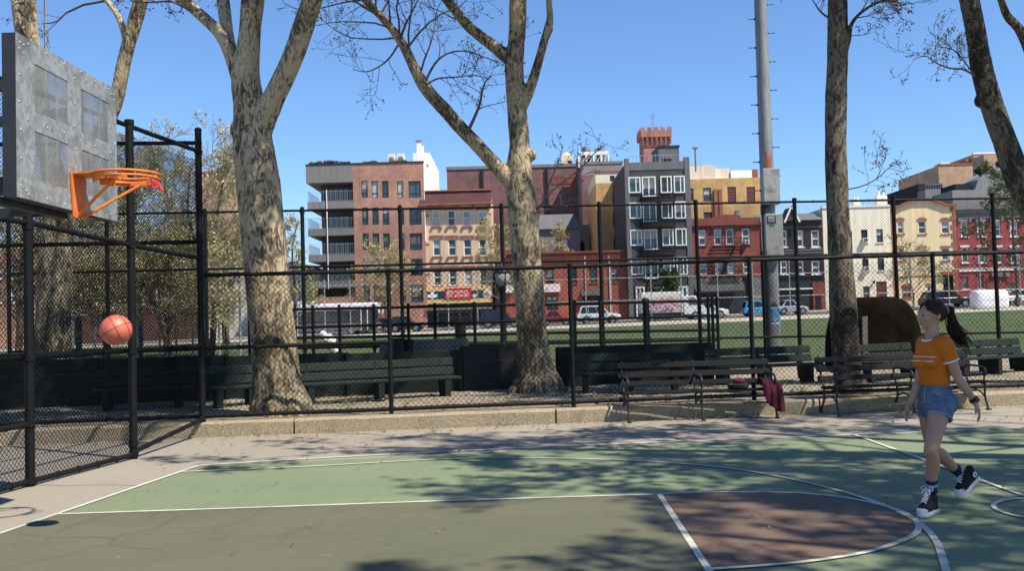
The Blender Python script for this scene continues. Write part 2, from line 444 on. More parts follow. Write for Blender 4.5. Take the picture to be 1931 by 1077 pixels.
mb.ribbon([(p.x, p.y) for p in smooth_path([(x, y, 0) for x, y in sidep], 4)], LW, .0128)
mb.ribbon([(p.x, p.y) for p in smooth_path([(x, y, 0) for x, y in kl], 4)], 0.045, .0131)
mb.ribbon([(ft0.x, ft0.y), (ft2.x, ft2.y)], LW, .0134)
three = [g2(*p) for p in ((345, 892), (560, 884), (720, 874), (850, 867), (950, 865), (1150, 869), (1350, 881), (1480, 903), (1600, 932), (1690, 962), (1738, 987), (1768, 1015), (1780, 1045), (1773, 1077))]
e = V((*three[-1], 0)); e0 = V((*three[-2], 0)); three += [(e.x - .25, e.y - .8), (e.x - 1.2, e.y - 2.0), (e.x - 2.6, e.y - 2.7)]
raw = smooth_path([(x, y, 0) for x, y in three], 10); arc3 = [raw[0]]
for p in raw[1:]:
    while (p - arc3[-1]).length >= .09: arc3.append(arc3[-1] + (p - arc3[-1]).normalized() * .09)
for _ in range(45): arc3 = [arc3[0]] + [arc3[i] * .5 + (arc3[i-1] + arc3[i+1]) * .25 for i in range(1, len(arc3) - 1)] + [arc3[-1]]
mb.ribbon([(p.x, p.y) for p in arc3], LW, .0137)
mb.ribbon([(p.x, p.y) for p in circ], LW, .0140)
h0, h1 = G(1610, 821.5), G(1931, 938); hd = (h1 - h0).normalized(); h2 = h0 + hd * 12
mb.ribbon([(h0.x, h0.y), (h2.x, h2.y)], LW, .0143)
hc = h0 + hd * ((7.15 - h0.y) / hd.y); rad = hc.x - G(1869, 961).x
mb.ribbon([(hc.x + rad * math.cos(a), hc.y + rad * math.sin(a)) for a in [2 * math.pi * k / 48 for k in range(49)]], LW * .8, .0146)
mb.build('court_lines', M['court_line'], kind='structure')
# ---- kerb with open joints
mb = MB()
joints = [-12.0, -7.6, G(553, 820).x, G(1048, 798).x, 4.6, 8.4, 12.2, 16]
for a, b in zip(joints[:-1], joints[1:]):
    a += 0.014; b -= 0.014; N = 14
    prof = [(0, -0.02), (0, 0.185), (0.03, 0.213), (0.34, 0.218), (0.36, 0.19), (0.36, -0.02)]
    vs = []; fs = []
    for i in range(N + 1):
        x = lerp(a, b, i / N)
        for k, (dy, z) in enumerate(prof):
            jx = 0.010 * mnoise.noise(V((x * 2.2, k * 3.1, 1)))
            vs.append((x, curbY(x) + dy + jx, z + (0.010 * mnoise.noise(V((x * 1.7, k, 9))) if k in (1, 2, 3) else 0)))
    m_ = len(prof)
    for i in range(N):
        for k in range(m_ - 1): fs.append((i*m_+k, (i+1)*m_+k, (i+1)*m_+k+1, i*m_+k+1))
    fs.append(tuple(range(m_))); fs.append(tuple(N*m_ + k for k in range(m_-1, -1, -1)))
    mb.add(vs, fs)
mb.build('kerb', M['old_concrete'], kind='structure')
# ---- lawn, path, street, far pavement
def sheet(name, m, x0, x1, y0, y1, dz, nx=20, ny=14):
    mb = MB()
    for j in range(ny + 1):
        for i in range(nx + 1):
            x, y = lerp(x0, x1, i / nx), lerp(y0, y1, j / ny); mb.v.append(V((x, y, gz(x, y) + dz)))
    mb.f = [(j*(nx+1)+i, j*(nx+1)+i+1, (j+1)*(nx+1)+i+1, (j+1)*(nx+1)+i) for j in range(ny) for i in range(nx)]; mb.m = [0]*len(mb.f)
    return mb.build(name, m, kind='structure', smooth=True)
sheet('lawn', M['turf'], -40, 75, 25.5, 76, 0.012)
sheet('pale_path', M['pale_path'], -60, 80, 76, 89, 0.012)
sheet('street', M['road'], -90, 110, 89, 99.5, 0.010)
mb = MB()
for i in range(20):
    xa, xb = lerp(-60, 80, i / 20), lerp(-60, 80, (i + 1) / 20)
    za, zb = gz(xa, 100), gz(xb, 100)
    mb.add([(xa, 99.5, za), (xb, 99.5, zb), (xb, 99.5, zb + .14), (xa, 99.5, za + .14), (xb, 104, gz(xb, 104) + .14), (xa, 104, gz(xa, 104) + .14)], [(0, 1, 2, 3), (3, 2, 4, 5)])
mb.build('far_pavement', M['pale_path'], kind='structure')
# grass tufts that grow in the planting strip
M['grass'] = leafmat('grass_blade', (0.07, 0.10, 0.03), (0.22, 0.24, 0.09))
mb = MB(); rg = random.Random(3)
for k in range(2600):
    x = rg.uniform(-9, 11); y = curbY(x) + rg.uniform(0.5, 6.5)
    if mnoise.noise(V((x * .45, y * .45, 5))) < 0.12: continue
    z = gz(x, y)
    for q in range(3):
        a = rg.uniform(0, 6.28); h = rg.uniform(.03, .085); w = .006
        d = V((math.cos(a), math.sin(a), 0)); s_ = V((-d.y, d.x, 0)) * w
        p = V((x + rg.uniform(-.06, .06), y + rg.uniform(-.06, .06), z))
        mb.add([p - s_, p + s_, p + d * h * .5 + V((0, 0, h))], [(0, 1, 2)])
o = mb.build('grass', M['grass'], kind='stuff'); tag(o, 'thin short grass growing in the bare soil behind the kerb', 'grass')

# dry leaves, twigs and crumbs of litter lying on the pavement and court
M['dry_leaf'] = leafmat('dry_leaf', (0.07, 0.045, 0.022), (0.30, 0.22, 0.11))
mb = MB(); rg = random.Random(19)
for k in range(1500):
    x = rg.uniform(-7, 9); t_ = rg.random() ** 2.6; y = curbY(x) - .05 - t_ * 7.5
    if rg.random() < .35: y = curbY(x) - .05 - abs(rg.gauss(0, .22))
    a = rg.uniform(0, 6.28); s_ = rg.uniform(.008, .030) * (1.2 if y > 11 else .75); d = V((math.cos(a), math.sin(a), rg.uniform(-.25, .35))) * s_; e_ = V((-math.sin(a), math.cos(a), rg.uniform(-.3, .5))) * s_ * rg.uniform(.3, .8); p = V((x, y, .022 + s_ * .3))
    mb.add([p - d, p + e_, p + d, p - e_], [(0, 1, 2, 3)])
o = mb.build('dry_leaves', M['dry_leaf'], kind='stuff'); tag(o, 'scattered dry leaf litter on the pavement along the kerb and on the court', 'leaf litter')
mb = MB()
for k in range(2600):
    x = rg.uniform(-9, 11); y = curbY(x) + .3 + abs(rg.gauss(0, 2.2)); a = rg.uniform(0, 6.28); s_ = rg.uniform(.015, .05); d = V((math.cos(a), math.sin(a), rg.uniform(-.2, .3))) * s_; e_ = V((-math.sin(a), math.cos(a), rg.uniform(-.2, .4))) * s_ * .6; p = V((x, y, gz(x, y) + .045))
    mb.add([p - d, p + e_, p + d, p - e_], [(0, 1, 2, 3)])
o = mb.build('leaf_litter', M['dry_leaf'], kind='stuff'); tag(o, 'brown leaf litter lying on the bare soil under the plane trees', 'leaf litter')
# ================================================================== fences, hoop and ball
def collar(mb, p, r, d=V((0, 0, 1))):
    mb.bar(V(p) - d * 0.025, V(p) + d * 0.025, r, 10)
def pipe_fence(name, label, group, posts, rails, mesh, mesh_z, wire=0.003, step=0.075, pr=0.036, rr=0.026, m='black_vinyl', skip=(), caps=True, base=None):
    """posts: list of (x, y, z0, z1); rails: list of (i0, i1, za, zb) heights above post foot lines; mesh: list of (i0,i1,z0,z1)"""
    o = posts[0]; t = thing(name, label, 'fence', (o[0], o[1], o[2]), 0, group)
    pos = [V((p[0], p[1], 0)) for p in posts]
    for i, (x, y, z0, z1) in enumerate(posts):
        if i in skip: continue
        mb = MB(); r_ = pr
        mb.bar((x, y, z0), (x, y, z1), r_, 14)
        if caps: mb.ball((x, y, z1), (r_ * 1.12, 0, 0), (0, r_ * 1.12, 0), (0, 0, r_ * 0.9), 14, 8)
        for kz in rails:
            if min(kz[0], kz[1]) <= i <= max(kz[0], kz[1]): collar(mb, (x, y, lerp(kz[2], kz[3], 0.5)), r_ * 1.22)
        mb.build('post', M[m], t, auto=0.6)
    for (i0, i1, za, zb) in rails:
        mb = MB(); a = pos[i0] + V((0, 0, za)); b = pos[i1] + V((0, 0, zb))
        pts = [lerp(a, b, k / 24) + V((0, 0, 0.006 * mnoise.noise(V((k * .7, za * 5, 2))))) for k in range(25)]
        mb.tube(pts, rr, 10)
        n = int((b - a).length / 0.35)
        for k in range(1, n):   # wire ties that lace the mesh to the rail
            p = lerp(a, b, k / n); mb.bar(p - (b - a).normalized() * .012, p + (b - a).normalized() * .012, rr * 1.18, 8)
        mb.build('rail', M[m], t, auto=0.7)
    mb = MB()
    for (i0, i1, z0, z1, *fine) in mesh:
        step_, wire_ = fine or (step, wire)
        a = pos[i0]; b = pos[i1]; d = b - a; L = d.length
        mb.chain(a, d.normalized(), L, z0, z1, step_, wire_, 3, off=(0, 0, 0))
    if mesh: mb.build('chain_mesh', M['black_wire'], t)
    return t
# baseline fence behind the hoop
P1 = G(252, 866); P0 = G(57, 918); fd = (P1 - P0).normalized()
P2 = P(382, 790, 13.62)
Pm = P0 - fd * 1.95; Pn = Pm - fd * 1.95
bl = [(Pn.x, Pn.y, 0, 4.0), (Pm.x, Pm.y, 0, 4.0), (P0.x, P0.y, 0, 4.0), (P1.x, P1.y, 0, 4.05), (P2.x, P2.y, 0.2, P(378, 245, 13.62).z)]
ztop1 = P(236, 229, P1.y).z; ztop2 = P(375, 285, 13.62).z
zm1 = P(247, 462, P1.y).z; zm2 = P(380, 487, 13.62).z; zm0 = P(45, 420, P0.y).z
pipe_fence('baseline_fence', 'tall black chain-link fence on the baseline, running back from behind the hoop to the kerb', None, bl,
    [(0, 4, ztop1 - .02, ztop2), (0, 2, zm0 + .0, zm0), (2, 3, zm0, zm1), (3, 4, zm1, zm2), (0, 3, .05, .05), (3, 4, .08, .26),
     (0, 4, 1.27, 1.30), (0, 2, .62, .62)],
    [(0, 3, .06, 2.5, .058, .0032), (3, 4, .26, 2.5, .058, .0030), (0, 4, 2.5, 3.95, .048, .0027)], None, wire=0.0040, step=0.066, pr=0.047, rr=0.030)
# fence on the kerb
def kf(px, py): # point of the kerb fence line seen at px
    for Y in [12 + .002 * k for k in range(3000)]:
        p = P(px, py, Y)
        if Y >= curbY(p.x) + 0.20: return p
kp = [kf(px, 640) for px in (386, 735, 1078, 1418, 1765)]
dx = kp[-1] - kp[-2]; kp.append(kp[-1] + dx); kp.append(kp[-1] + dx)
kl_ = kf(60, 640); kl2 = kf(-250, 640)
ztk = [P(px, py, q.y).z for px, py, q in ((386, 519, kp[0]), (735, 511, kp[1]), (1078, 503, kp[2]), (1418, 490, kp[3]), (1765, 480, kp[4]))]
zt = [z for z in ztk] + [ztk[-1] + .02, ztk[-1] + .03]
ztall = P(310, 262, 13.5).z
posts = [(kl2.x, kl2.y, .2, ztall), (kl_.x, kl_.y, .2, ztall)] + [(p.x, p.y, .2, z) for p, z in zip(kp, zt)]
rails = [(0, 1, ztall - .02, ztall - .02), (1, 2, ztall - .02, ztall - .02), (0, 2, P(310, 455, 13.5).z, P(310, 455, 13.5).z)]
rails += [(i, i + 1, posts[i][3] - .0, posts[i+1][3] - .0) for i in range(2, len(posts) - 1)]
rails += [(0, len(posts) - 1, .285, .30)]
rails += [(0, 3, 1.23, 1.27)]
pipe_fence('kerb_fence', 'low black chain-link fence standing on the concrete kerb behind the benches by the court', None, posts, rails,
    [(0, 2, .29, ztall - .03, .058, .0026), (2, len(posts) - 1, .29, min(zt) - .02)], None, wire=0.0030, step=0.078, pr=0.033, rr=0.030, skip=(2,))
# tall fence along the near side of the lawn
FY = 24.0
def fp(px): return P(px, 560, FY)
fpx = (17, 203, 389, 573, 758, 950, 1135, 1318, 1505, 1692, 1880, 2067)
fps = [(fp(x).x, FY, gz(fp(x).x, FY), P(x, lerp(399, 371, (x - 390) / 1541) - 3, FY).z) for x in fpx]
nf = len(fps) - 1
zf = lambda i: fps[i][3] - .06
pipe_fence('lawn_fence', 'tall slender black chain-link fence along the near edge of the lawn', None, fps,
    [(0, nf, zf(0), zf(nf)), (0, nf, P(390, 506, FY).z, P(1931, 473, FY).z), (0, nf, P(390, 653, FY).z, P(1931, 628, FY).z)],
    [(0, nf, .3, min(p[3] for p in fps) - .05)], None, wire=0.0024, step=0.075, pr=0.050, rr=0.030)
# pipe railing of the enclosure just before it
RY = 21.6
rp = [(px, P(px, 600, RY)) for px in (470, 520, 590, 640, 705, 770, 820, 895, 1000, 1084, 1132, 1222, 1320, 1336, 1344, 1353)]
rps = [(p.x, RY, .22, P(px, lerp(578, 563, (px - 560) / 793) - 2, RY).z) for px, p in rp]
nr = len(rps) - 1
def zr(y0, y1): return (P(560, y0, RY).z, P(1353, y1, RY).z)
pipe_fence('pipe_railing', 'long black pipe railing with three bars in front of the lawn', None, rps,
    [(0, nr, *zr(583, 567)), (0, nr, *zr(618, 595)), (0, nr, *zr(637, 622)), (0, nr, *zr(656, 641))],
    [], None, pr=0.036, rr=0.033, caps=False)
# galvanised fences farther off
gpx = (60, 136, 178, 258, 300, 331, 362, 412, 452)
gps = [(P(x, 560, 42).x, 42, gz(-18, 42), P(x, lerp(478, 524, (x - 60) / 392) if x < 250 else 520, 42).z) for x in gpx]
pipe_fence('zinc_fence', 'grey galvanised chain-link fence in the distance at the left, beyond the ball', None, gps,
    [(0, 8, P(60, 596, 42).z, P(452, 590, 42).z), (2, 8, P(178, 540, 42).z, P(452, 530, 42).z), (0, 8, P(60, 572, 42).z, P(452, 568, 42).z)], [], None, pr=0.045, rr=0.03, m='zinc_wire', caps=False)
gpx = (560, 612, 660, 845, 900, 1025, 1105, 1153, 1228, 1285, 1320, 1354, 1420, 1490, 1600, 1720, 1790, 1850, 1925)
gps = [(P(x, 560, 84).x, 84, gz(P(x, 560, 84).x, 84), P(x, lerp(530, 470, (x - 560) / 1365), 84).z) for x in gpx]
ng = len(gps) - 1
pipe_fence('street_fence', 'thin pale galvanised fence along the street side of the lawn', None, gps,
    [(0, ng, gps[0][3] - .5, gps[ng][3] - 1.6), (0, ng, P(560, 585, 84).z, P(1925, 545, 84).z)], [], None, pr=0.045, rr=0.028, m='zinc_wire', caps=False)
# ------------------------------------------------------------------ hoop
def galv():
    t = NT('galvanised_plate'); co = t.coord()
    v = t.n('ShaderNodeTexVoronoi'); v.inputs['Scale'].default_value = 26; t.l(co, v.inputs['Vector'])
    c = t.ramp(v.outputs['Color'], [(0.2, (0.25, 0.262, 0.258)), (0.8, (0.37, 0.385, 0.378))])
    c = t.mix(t.ramp(t.noise(co, 2.4, 7, 0.68), [(0.50, (0, 0, 0)), (0.66, (0.85,)*3)]), c, (0.13, 0.135, 0.135))
    c = t.mix(t.ramp(t.noise(t.coord((1, 1, 0.3)), 6, 5, 0.7), [(0.60, (0, 0, 0)), (0.72, (0.55,)*3)]), c, (0.45, 0.46, 0.46))
    t.bump(t.noise(co, 5, 5, 0.6), 0.25, 0.02)
    return t.set(c, 0.55, 0.35, 0.5)
M['galvanised'] = galv()
M['hoop_orange'] = mat('hoop_orange', (0.66, 0.165, 0.026), 0.55, 0.28, 9, 0.15, fine=.25)
M['dark_steel'] = mat('dark_steel', (0.02, 0.022, 0.026), 0.5, 0.3, 8)
M['pierced'] = mat('pierced_zinc', (.27, .28, .28), .55, .25, 6, 0, .3)
M['rusty'] = mat('smoke_stain', (0.10, 0.095, 0.09), 0.7, 0.3, 6)
YN, YF = 6.35, 7.95
bn_b, bn_t = P(35, 377, YN), P(33, 66, YN)
bf_b, bf_t = P(222, 413, YF), P(222, 164, YF)
U = V((bf_b.x - bn_b.x, bf_b.y - bn_b.y, 0)); BW = U.length; U.normalize()
NB = V((U.y, -U.x, 0))           # face normal, towards the court
zb, ztp = (bn_b.z + bf_b.z) / 2, (bn_t.z + bf_t.z) / 2
O = V((bn_b.x, bn_b.y, zb)); BH = ztp - zb
hoop = thing('basketball_hoop', 'street basketball backboard of pierced grey steel with an orange rim', 'basketball hoop', (O.x, O.y, 0))
def hp(u, z, n=0.0): return O + U * u + V((0, 0, z)) + NB * n
def hbox(mb, u0, u1, z0, z1, n0, n1):
    c = hp((u0 + u1) / 2, (z0 + z1) / 2, (n0 + n1) / 2)
    mb.obox(c, U * ((u1 - u0) / 2), NB * ((n1 - n0) / 2), V((0, 0, (z1 - z0) / 2)))
# plate with four pierced panels
wu = [(BW * .145, BW * .455), (BW * .59, BW * .90)]
wz = [(BH * .135, BH * .44), (BH * .565, BH * .865)]
mb = MB()
us = sorted({0, BW, *[x for w_ in wu for x in w_]}); zs = sorted({0, BH, *[x for w_ in wz for x in w_]})
TH = 0.012
for i in range(len(us) - 1):
    for j in range(len(zs) - 1):
        if any(abs(us[i] - a) < 1e-6 for a, b in wu) and any(abs(zs[j] - a) < 1e-6 for a, b in wz): continue
        hbox(mb, us[i], us[i+1], zs[j], zs[j+1], -TH, 0)
board = mb.build('backboard', M['galvanised'], hoop)
for (a, b) in wu:
    for (c, d) in wz:
        mb = MB(); nz = 30; nu = 3
        for k in range(nz + 1):
            z = lerp(c, d, k / nz); mb.beam(hp(a, z, -.007), hp(b, z, -.007), .004, (d - c) / nz * .64)
        for k in range(nu + 1):
            u = lerp(a, b, k / nu); mb.beam(hp(u, c, -.005), hp(u, d, -.005), .004, .0105, up=U)
        mb.build('pierced_panel', M['pierced'], hoop)
M['bolt_zinc'] = mat('bolt_zinc', (0.36, 0.365, 0.36), 0.5, 0.2, 9, 0, 0.4)
spots = [(u, BH * (k + .5) / 6) for u in (.035, BW * .52, BW - .035) for k in range(6)] + [(BW * (k + .5) / 6, z) for z in (.035, BH * .5, BH - .035) for k in range(6)]
spots += [(x + dx_, z) for x in (.07, BW - .07) for z in (.06, BH - .06) for dx_ in (-.03, .03)]
for (u, z) in spots:
    mb = MB(); mb.ball(hp(u + R.uniform(-.012, .012), z + R.uniform(-.012, .012), .0), U * .010, NB * .006, V((0, 0, .010)), 8, 5); mb.build('bolt_head', M['bolt_zinc'], board, smooth=True)
mb = MB()  # dark folded rim behind the plate
for (u0, u1, z0, z1) in ((0, .02, 0, BH), (BW - .02, BW, 0, BH), (.02, BW - .02, 0, .02), (.02, BW - .02, BH - .02, BH)):
    hbox(mb, u0, u1, z0, z1, -.105, -TH - .001)
mb.build('rear_frame', M['dark_steel'], hoop)
mb = MB()
for u in (.35, BW - .35):
    for z in (.12, BH - .25):
        q = hp(u, z, -.14); mb.beam(q, q - NB * 1.35 + V((0, 0, -.15)), .07, .07)
    mb.beam(hp(u, .02, -.16), hp(u, BH - .02, -.16), .06, .06, up=U)
mb.beam(hp(.1, .12, -.2), hp(BW - .1, .12, -.2), .07, .07)
mb.beam(hp(-.45, -.015, -.17), hp(BW * .62, -.015, -.17), .07, .05)
mb.build('support_arm', M['dark_steel'], hoop)
pole = hp(BW * .5, 0, -1.55); mb = MB()
mb.bar((pole.x, pole.y, 0), (pole.x, pole.y, 3.6), .075, 16)
mb.beam(V((pole.x, pole.y, zb + .0)) - U * .6, V((pole.x, pole.y, zb + .0)) + U * .6, .08, .08)
mb.beam(V((pole.x, pole.y, zb + BH - .4)) - U * .6, V((pole.x, pole.y, zb + BH - .4)) + U * .6, .08, .08)
mb.build('pole', M['dark_steel'], hoop, auto=.6)
# rim
uc = BW * .54
rc = P(231, 334, hp(uc, 0, .40).y); zrim = rc.z - zb
RR = .225
def ringpts(z, rr, a0=0, a1=2 * math.pi, n=48): return [hp(uc, z, .15 + RR) + NB * (math.cos(lerp(a0, a1, k / n)) * rr) + U * (math.sin(lerp(a0, a1, k / n)) * rr) for k in range(n + 1)]
mb = MB()
mb.tube(ringpts(zrim + .020, RR + .010), .0105, 10, caps=False)
mb.tube(ringpts(zrim - .012, RR + .004), .0100, 10, caps=False)
for k in range(12):   # net hooks
    a = 2 * math.pi * (k + .5) / 12; q = hp(uc, zrim - .012, .15 + RR) + NB * (math.cos(a) * RR) + U * (math.sin(a) * RR)
    mb.tube([q, q + V((0, 0, -.03)), q + V((0, 0, -.035)) - (NB * math.cos(a) + U * math.sin(a)) * .02], .004, 6)
rim = mb.build('rim', M['hoop_orange'], hoop, auto=.8)
mb = MB()
mb.prism([hp(uc - .13, zrim + .03, .004), hp(uc + .13, zrim + .03, .004), hp(uc + .09, zrim - .30, .004), hp(uc - .09, zrim - .30, .004)], NB * .012)
mb.prism([hp(uc - .11, zrim + .03, .016), hp(uc + .11, zrim + .03, .016), hp(uc + .15, zrim + .03, .24), hp(uc - .15, zrim + .03, .24)], V((0, 0, -.012)))
for s_ in (-1, 1):
    arc_ = ringpts(zrim, RR + .012, math.pi - s_ * .25, math.pi - s_ * 1.25, 8)
    for p, q in zip(arc_[:-1], arc_[1:]): mb.prism([p + V((0, 0, .032)), q + V((0, 0, .032)), q + V((0, 0, -.035)), p + V((0, 0, -.045))], (p + q) / 2 * 0 + NB * .006)
mb.build('mounting_bracket', M['hoop_orange'], hoop, bevel=.002)
for s_ in (-1, 1):
    mb = MB(); a = hp(uc + s_ * .055, zrim - .285, .02); b = hp(uc, zrim - .03, .15 + RR) + U * (s_ * RR * .97) + NB * .02
    mb.tube([a, a + NB * .02, lerp(a, b, .5), b - (b - a).normalized() * .05, b], .0115, 8)
    mb.obox(b + V((0, 0, .005)), NB * .07, U * .012, V((0, 0, .012)))
    mb.obox(a, NB * .012, U * .03, V((0, 0, .022)))
    mb.build('brace', M['hoop_orange'], hoop, auto=.7)
M['net_red'] = mat('net_red', (0.62, 0.05, 0.06), 0.8, 0.2, 20)
mb = MB(); rg = random.Random(5)
for k in range(9):
    a = rg.uniform(-.5, .35); q = hp(uc, zrim - .03, .15 + RR) + NB * (math.cos(a) * RR) + U * (math.sin(a) * RR)
    d1 = V((rg.uniform(-.03, .03), rg.uniform(-.03, .03), -rg.uniform(.03, .06)))
    mb.tube([q, q + d1 * .5 + V((.01, 0, 0)), q + d1, q + d1 * .7 + V((rg.uniform(-.04, .04), .02, 0)), q + d1 * 1.3 + V((rg.uniform(-.03, .03), 0, 0))], .005, 5)
mb.build('net_scrap', M['net_red'], rim)
# ------------------------------------------------------------------ ball in the air
def ballmat():
    t = NT('ball_rubber'); co = t.coord()
    c = t.ramp(t.noise(co, 7, 5, 0.6), [(0.3, (0.40, 0.088, 0.055)), (0.7, (0.56, 0.140, 0.085))])
    c = t.mix(t.ramp(t.noise(co, 11, 5, 0.7), [(0.63, (0, 0, 0)), (0.72, (0.6,)*3)]), c, (0.30, 0.10, 0.045))
    v = t.n('ShaderNodeTexVoronoi'); v.inputs['Scale'].default_value = 260; t.l(co, v.inputs['Vector']); t.bump(v.outputs['Distance'], 0.25, 0.002)
    return t.set(c, 0.42, 0, 0.5)
M['ball_rubber'] = ballmat(); M['ball_seam'] = plain('ball_seam', (0.16, 0.035, 0.02), 0.6)
BC = P(219, 623, 7.12); BR = .1145
ball = thing('basketball', 'orange basketball hanging in the air left of the rim, before the fence', 'basketball', BC)
mb = MB(); mb.ball(BC, (BR, 0, 0), (0, BR, 0), (0, 0, BR), 40, 26); mb.build('ball_cover', M['ball_rubber'], ball, smooth=True)
rot = Matrix.Rotation(math.radians(-28), 3, 'Y') @ Matrix.Rotation(math.radians(22), 3, 'Z')
mb = MB()
def seam(f): mb.tube([BC + (rot @ V(f(2 * math.pi * k / 64))) * (BR + .0006) for k in range(65)], .0022, 6, caps=False)
seam(lambda a: (0, math.cos(a), math.sin(a)))
seam(lambda a: (math.cos(a), math.sin(a), 0))
for s_ in (-1, 1):
    seam(lambda a: V((s_ * (.62 + .10 * math.cos(2 * a)), math.cos(a) * .75, math.sin(a) * .75)).normalized())
mb.build('seam', M['ball_seam'], ball, smooth=True)
# ================================================================== benches, low wall, lamp, pole and small things of the park
def slatmat(name, col, sp=.3):
    t = NT(name); co = t.coord((0.6, 6, 6))
    c = t.ramp(t.noise(co, 4, 6, 0.65), [(0.3, sc(col, 0.7)), (0.7, sc(col, 1.3))])
    c = t.mix(t.ramp(t.noise(t.coord(), 7, 6, 0.7), [(0.60, (0, 0, 0)), (0.72, (0.5,)*3)]), c, sc(col, 2.4))
    t.bump(t.noise(co, 14, 4, 0.6), 0.2, 0.005)
    return t.set(c, 0.62, 0, sp)
M['bench_slat'] = slatmat('black_bench_paint', (0.010, 0.0105, 0.011), .12)
M['green_plank'] = slatmat('green_bench_paint', (0.020, 0.028, 0.024), .15)
M['green_dark'] = slatmat('dark_green_board', (0.014, 0.021, 0.0185), .15)
M['cast_iron'] = mat('cast_iron', (0.020, 0.021, 0.023), 0.38, 0.35, 12, 0.2)
def iron_bench(name, label, a, b, n_frames, skip_arm=()):
    """settee bench on cast-iron frames; a, b ground points of its front feet, left and right"""
    a, b = V((a.x, a.y, 0)), V((b.x, b.y, 0)); u = (b - a).normalized(); L = (b - a).length
    bk = V((-u.y, u.x, 0)); up = V((0, 0, 1))
    t = thing(name, label, 'bench', a)
    def q(x, y, z): return a + u * x + bk * y + up * z
    ov = .07
    for (y, z, w_) in ((.02, .418, .062), (.10, .423, .062), (.18, .422, .062), (.26, .415, .062), (.34, .402, .062)):
        mb = MB(); mb.beam(q(-ov, y, z + R.uniform(-.002, .002)), q(L + ov, y, z + R.uniform(-.002, .002)), w_, .028); mb.build('seat_slat', M['bench_slat'], t, bevel=.006)
    for (y, z, h) in ((.440, .530, .075), (.475, .665, .085), (.515, .800, .085)):
        mb = MB(); tl = V((0, 0, 1)) + bk * .28
        mb.beam(q(-ov, y, z + R.uniform(-.004, .004)), q(L + ov, y, z + R.uniform(-.004, .004)), .028, h, up=tl); mb.build('back_slat', M['bench_slat'], t, bevel=.006)
    for k in range(n_frames):
        x = L * k / (n_frames - 1); mb = MB()
        mb.tube(smooth_path([q(x, -.05, .0), q(x, -.035, .06), q(x, .015, .20), q(x, .01, .33), q(x, .0, .395)], 5), .017, 8)
        mb.tube(smooth_path([q(x, .52, .0), q(x, .49, .08), q(x, .40, .22), q(x, .40, .36), q(x, .455, .52), q(x, .50, .68), q(x, .545, .86)], 5), .017, 8)
        mb.tube(smooth_path([q(x, .0, .385), q(x, .12, .40), q(x, .26, .39), q(x, .40, .37)], 4), .016, 8)
        mb.tube(smooth_path([q(x, .015, .20), q(x, .14, .27), q(x, .27, .28), q(x, .40, .22)], 4), .012, 6)
        if k not in skip_arm:   # scrolled arm
            mb.tube(smooth_path([q(x, .475, .64), q(x, .36, .655), q(x, .18, .650), q(x, .03, .63), q(x, -.025, .575), q(x, -.01, .52), q(x, .035, .525), q(x, .03, .565)], 5), .016, 8)
            mb.tube(smooth_path([q(x, -.02, .56), q(x, .02, .47), q(x, .0, .39)], 4), .013, 6)
        mb.obox(q(x, -.055, .012), u * .025, bk * .035, up * .012); mb.obox(q(x, .52, .012), u * .025, bk * .035, up * .012)
        mb.build('iron_frame', M['cast_iron'], t, auto=.8)
    mb = MB(); mb.beam(q(0, .40, .30), q(L, .40, .30), .02, .02); mb.build('tie_rod', M['cast_iron'], t)
    return t, q, L
bA = iron_bench('park_bench', 'black slatted bench with cast-iron frames by the court, a dark red cloth on its end', G(1186, 798), G(1464, 789), 3)
bB = iron_bench('park_bench', 'black slatted bench with cast-iron frames just behind the walking person', G(1580, 786), G(1860, 773), 3)
# dark red cloth and cap-like pouch left on bench A
M['maroon_cloth'] = mat('maroon_cloth', (0.085, 0.007, 0.018), 0.9, 0.35, 14, 0.3)
t, q, L = bA
mb = MB(); N = 14; K = 10
prof = [(.30, .47), (.20, .52), (.08, .545), (-.02, .52), (-.075, .44), (-.09, .34), (-.10, .26), (-.105, .20), (-.11, .14)]
for i in range(N + 1):
    x = L - .20 + .27 * i / N
    for k, (y, z) in enumerate(prof):
        f = k / (len(prof) - 1); sw = .025 * math.sin(i * 1.3 + k * .4) * (0.4 + f)
        zz = z - (.12 * (1 - i / N) * f * -1) + (.02 * math.sin(i * .9 + k)) - f * .16 * (i / N) + (.10 * f * abs(.5 - i / N))
        xx = x + .05 * f * (i / N)
        mb.v.append(q(xx, y + sw, max(.10, zz)))
n_ = len(prof); mb.f = [(i*n_+k, (i+1)*n_+k, (i+1)*n_+k+1, i*n_+k+1) for i in range(N) for k in range(n_-1)]; mb.m = [0]*len(mb.f)
o = mb.build('cloth_jacket', M['maroon_cloth'], None, smooth=True, origin=q(L, 0, .42))
m_ = o.modifiers.new('thick', 'SOLIDIFY'); m_.thickness = .03; m_.offset = 0
m_ = o.modifiers.new('sub', 'SUBSURF'); m_.levels = 2; m_.render_levels = 2
tag(o, 'dark red cloth jacket draped over the right end of the iron bench', 'jacket')
M['black_cloth'] = mat('black_cloth', (0.015, 0.014, 0.016), 0.9, 0.3, 14, .2)
pt = thing('pouch', 'small black and red pouch lying on the bench seat beside the red jacket', 'pouch', q(L - .52, .10, .437))
mb = MB(); c_ = q(L - .52, .10, .50)
ux = (q(1, 0, 0) - q(0, 0, 0)); uy = (q(0, 1, 0) - q(0, 0, 0))
mb.rings([(c_ + V((0, 0, z)), ux * a_, uy * b_) for z, a_, b_ in ((-.062, .12, .07), (-.045, .155, .10), (.0, .16, .105), (.02, .12, .08))], 18)
mb.build('pouch_body', M['black_cloth'], pt, auto=.9)
mb = MB(); mb.rings([(c_ + V((0, 0, z)) + ux * .02, ux * a_, uy * b_) for z, a_, b_ in ((.021, .10, .07), (.07, .08, .06), (.10, .03, .02))], 14)
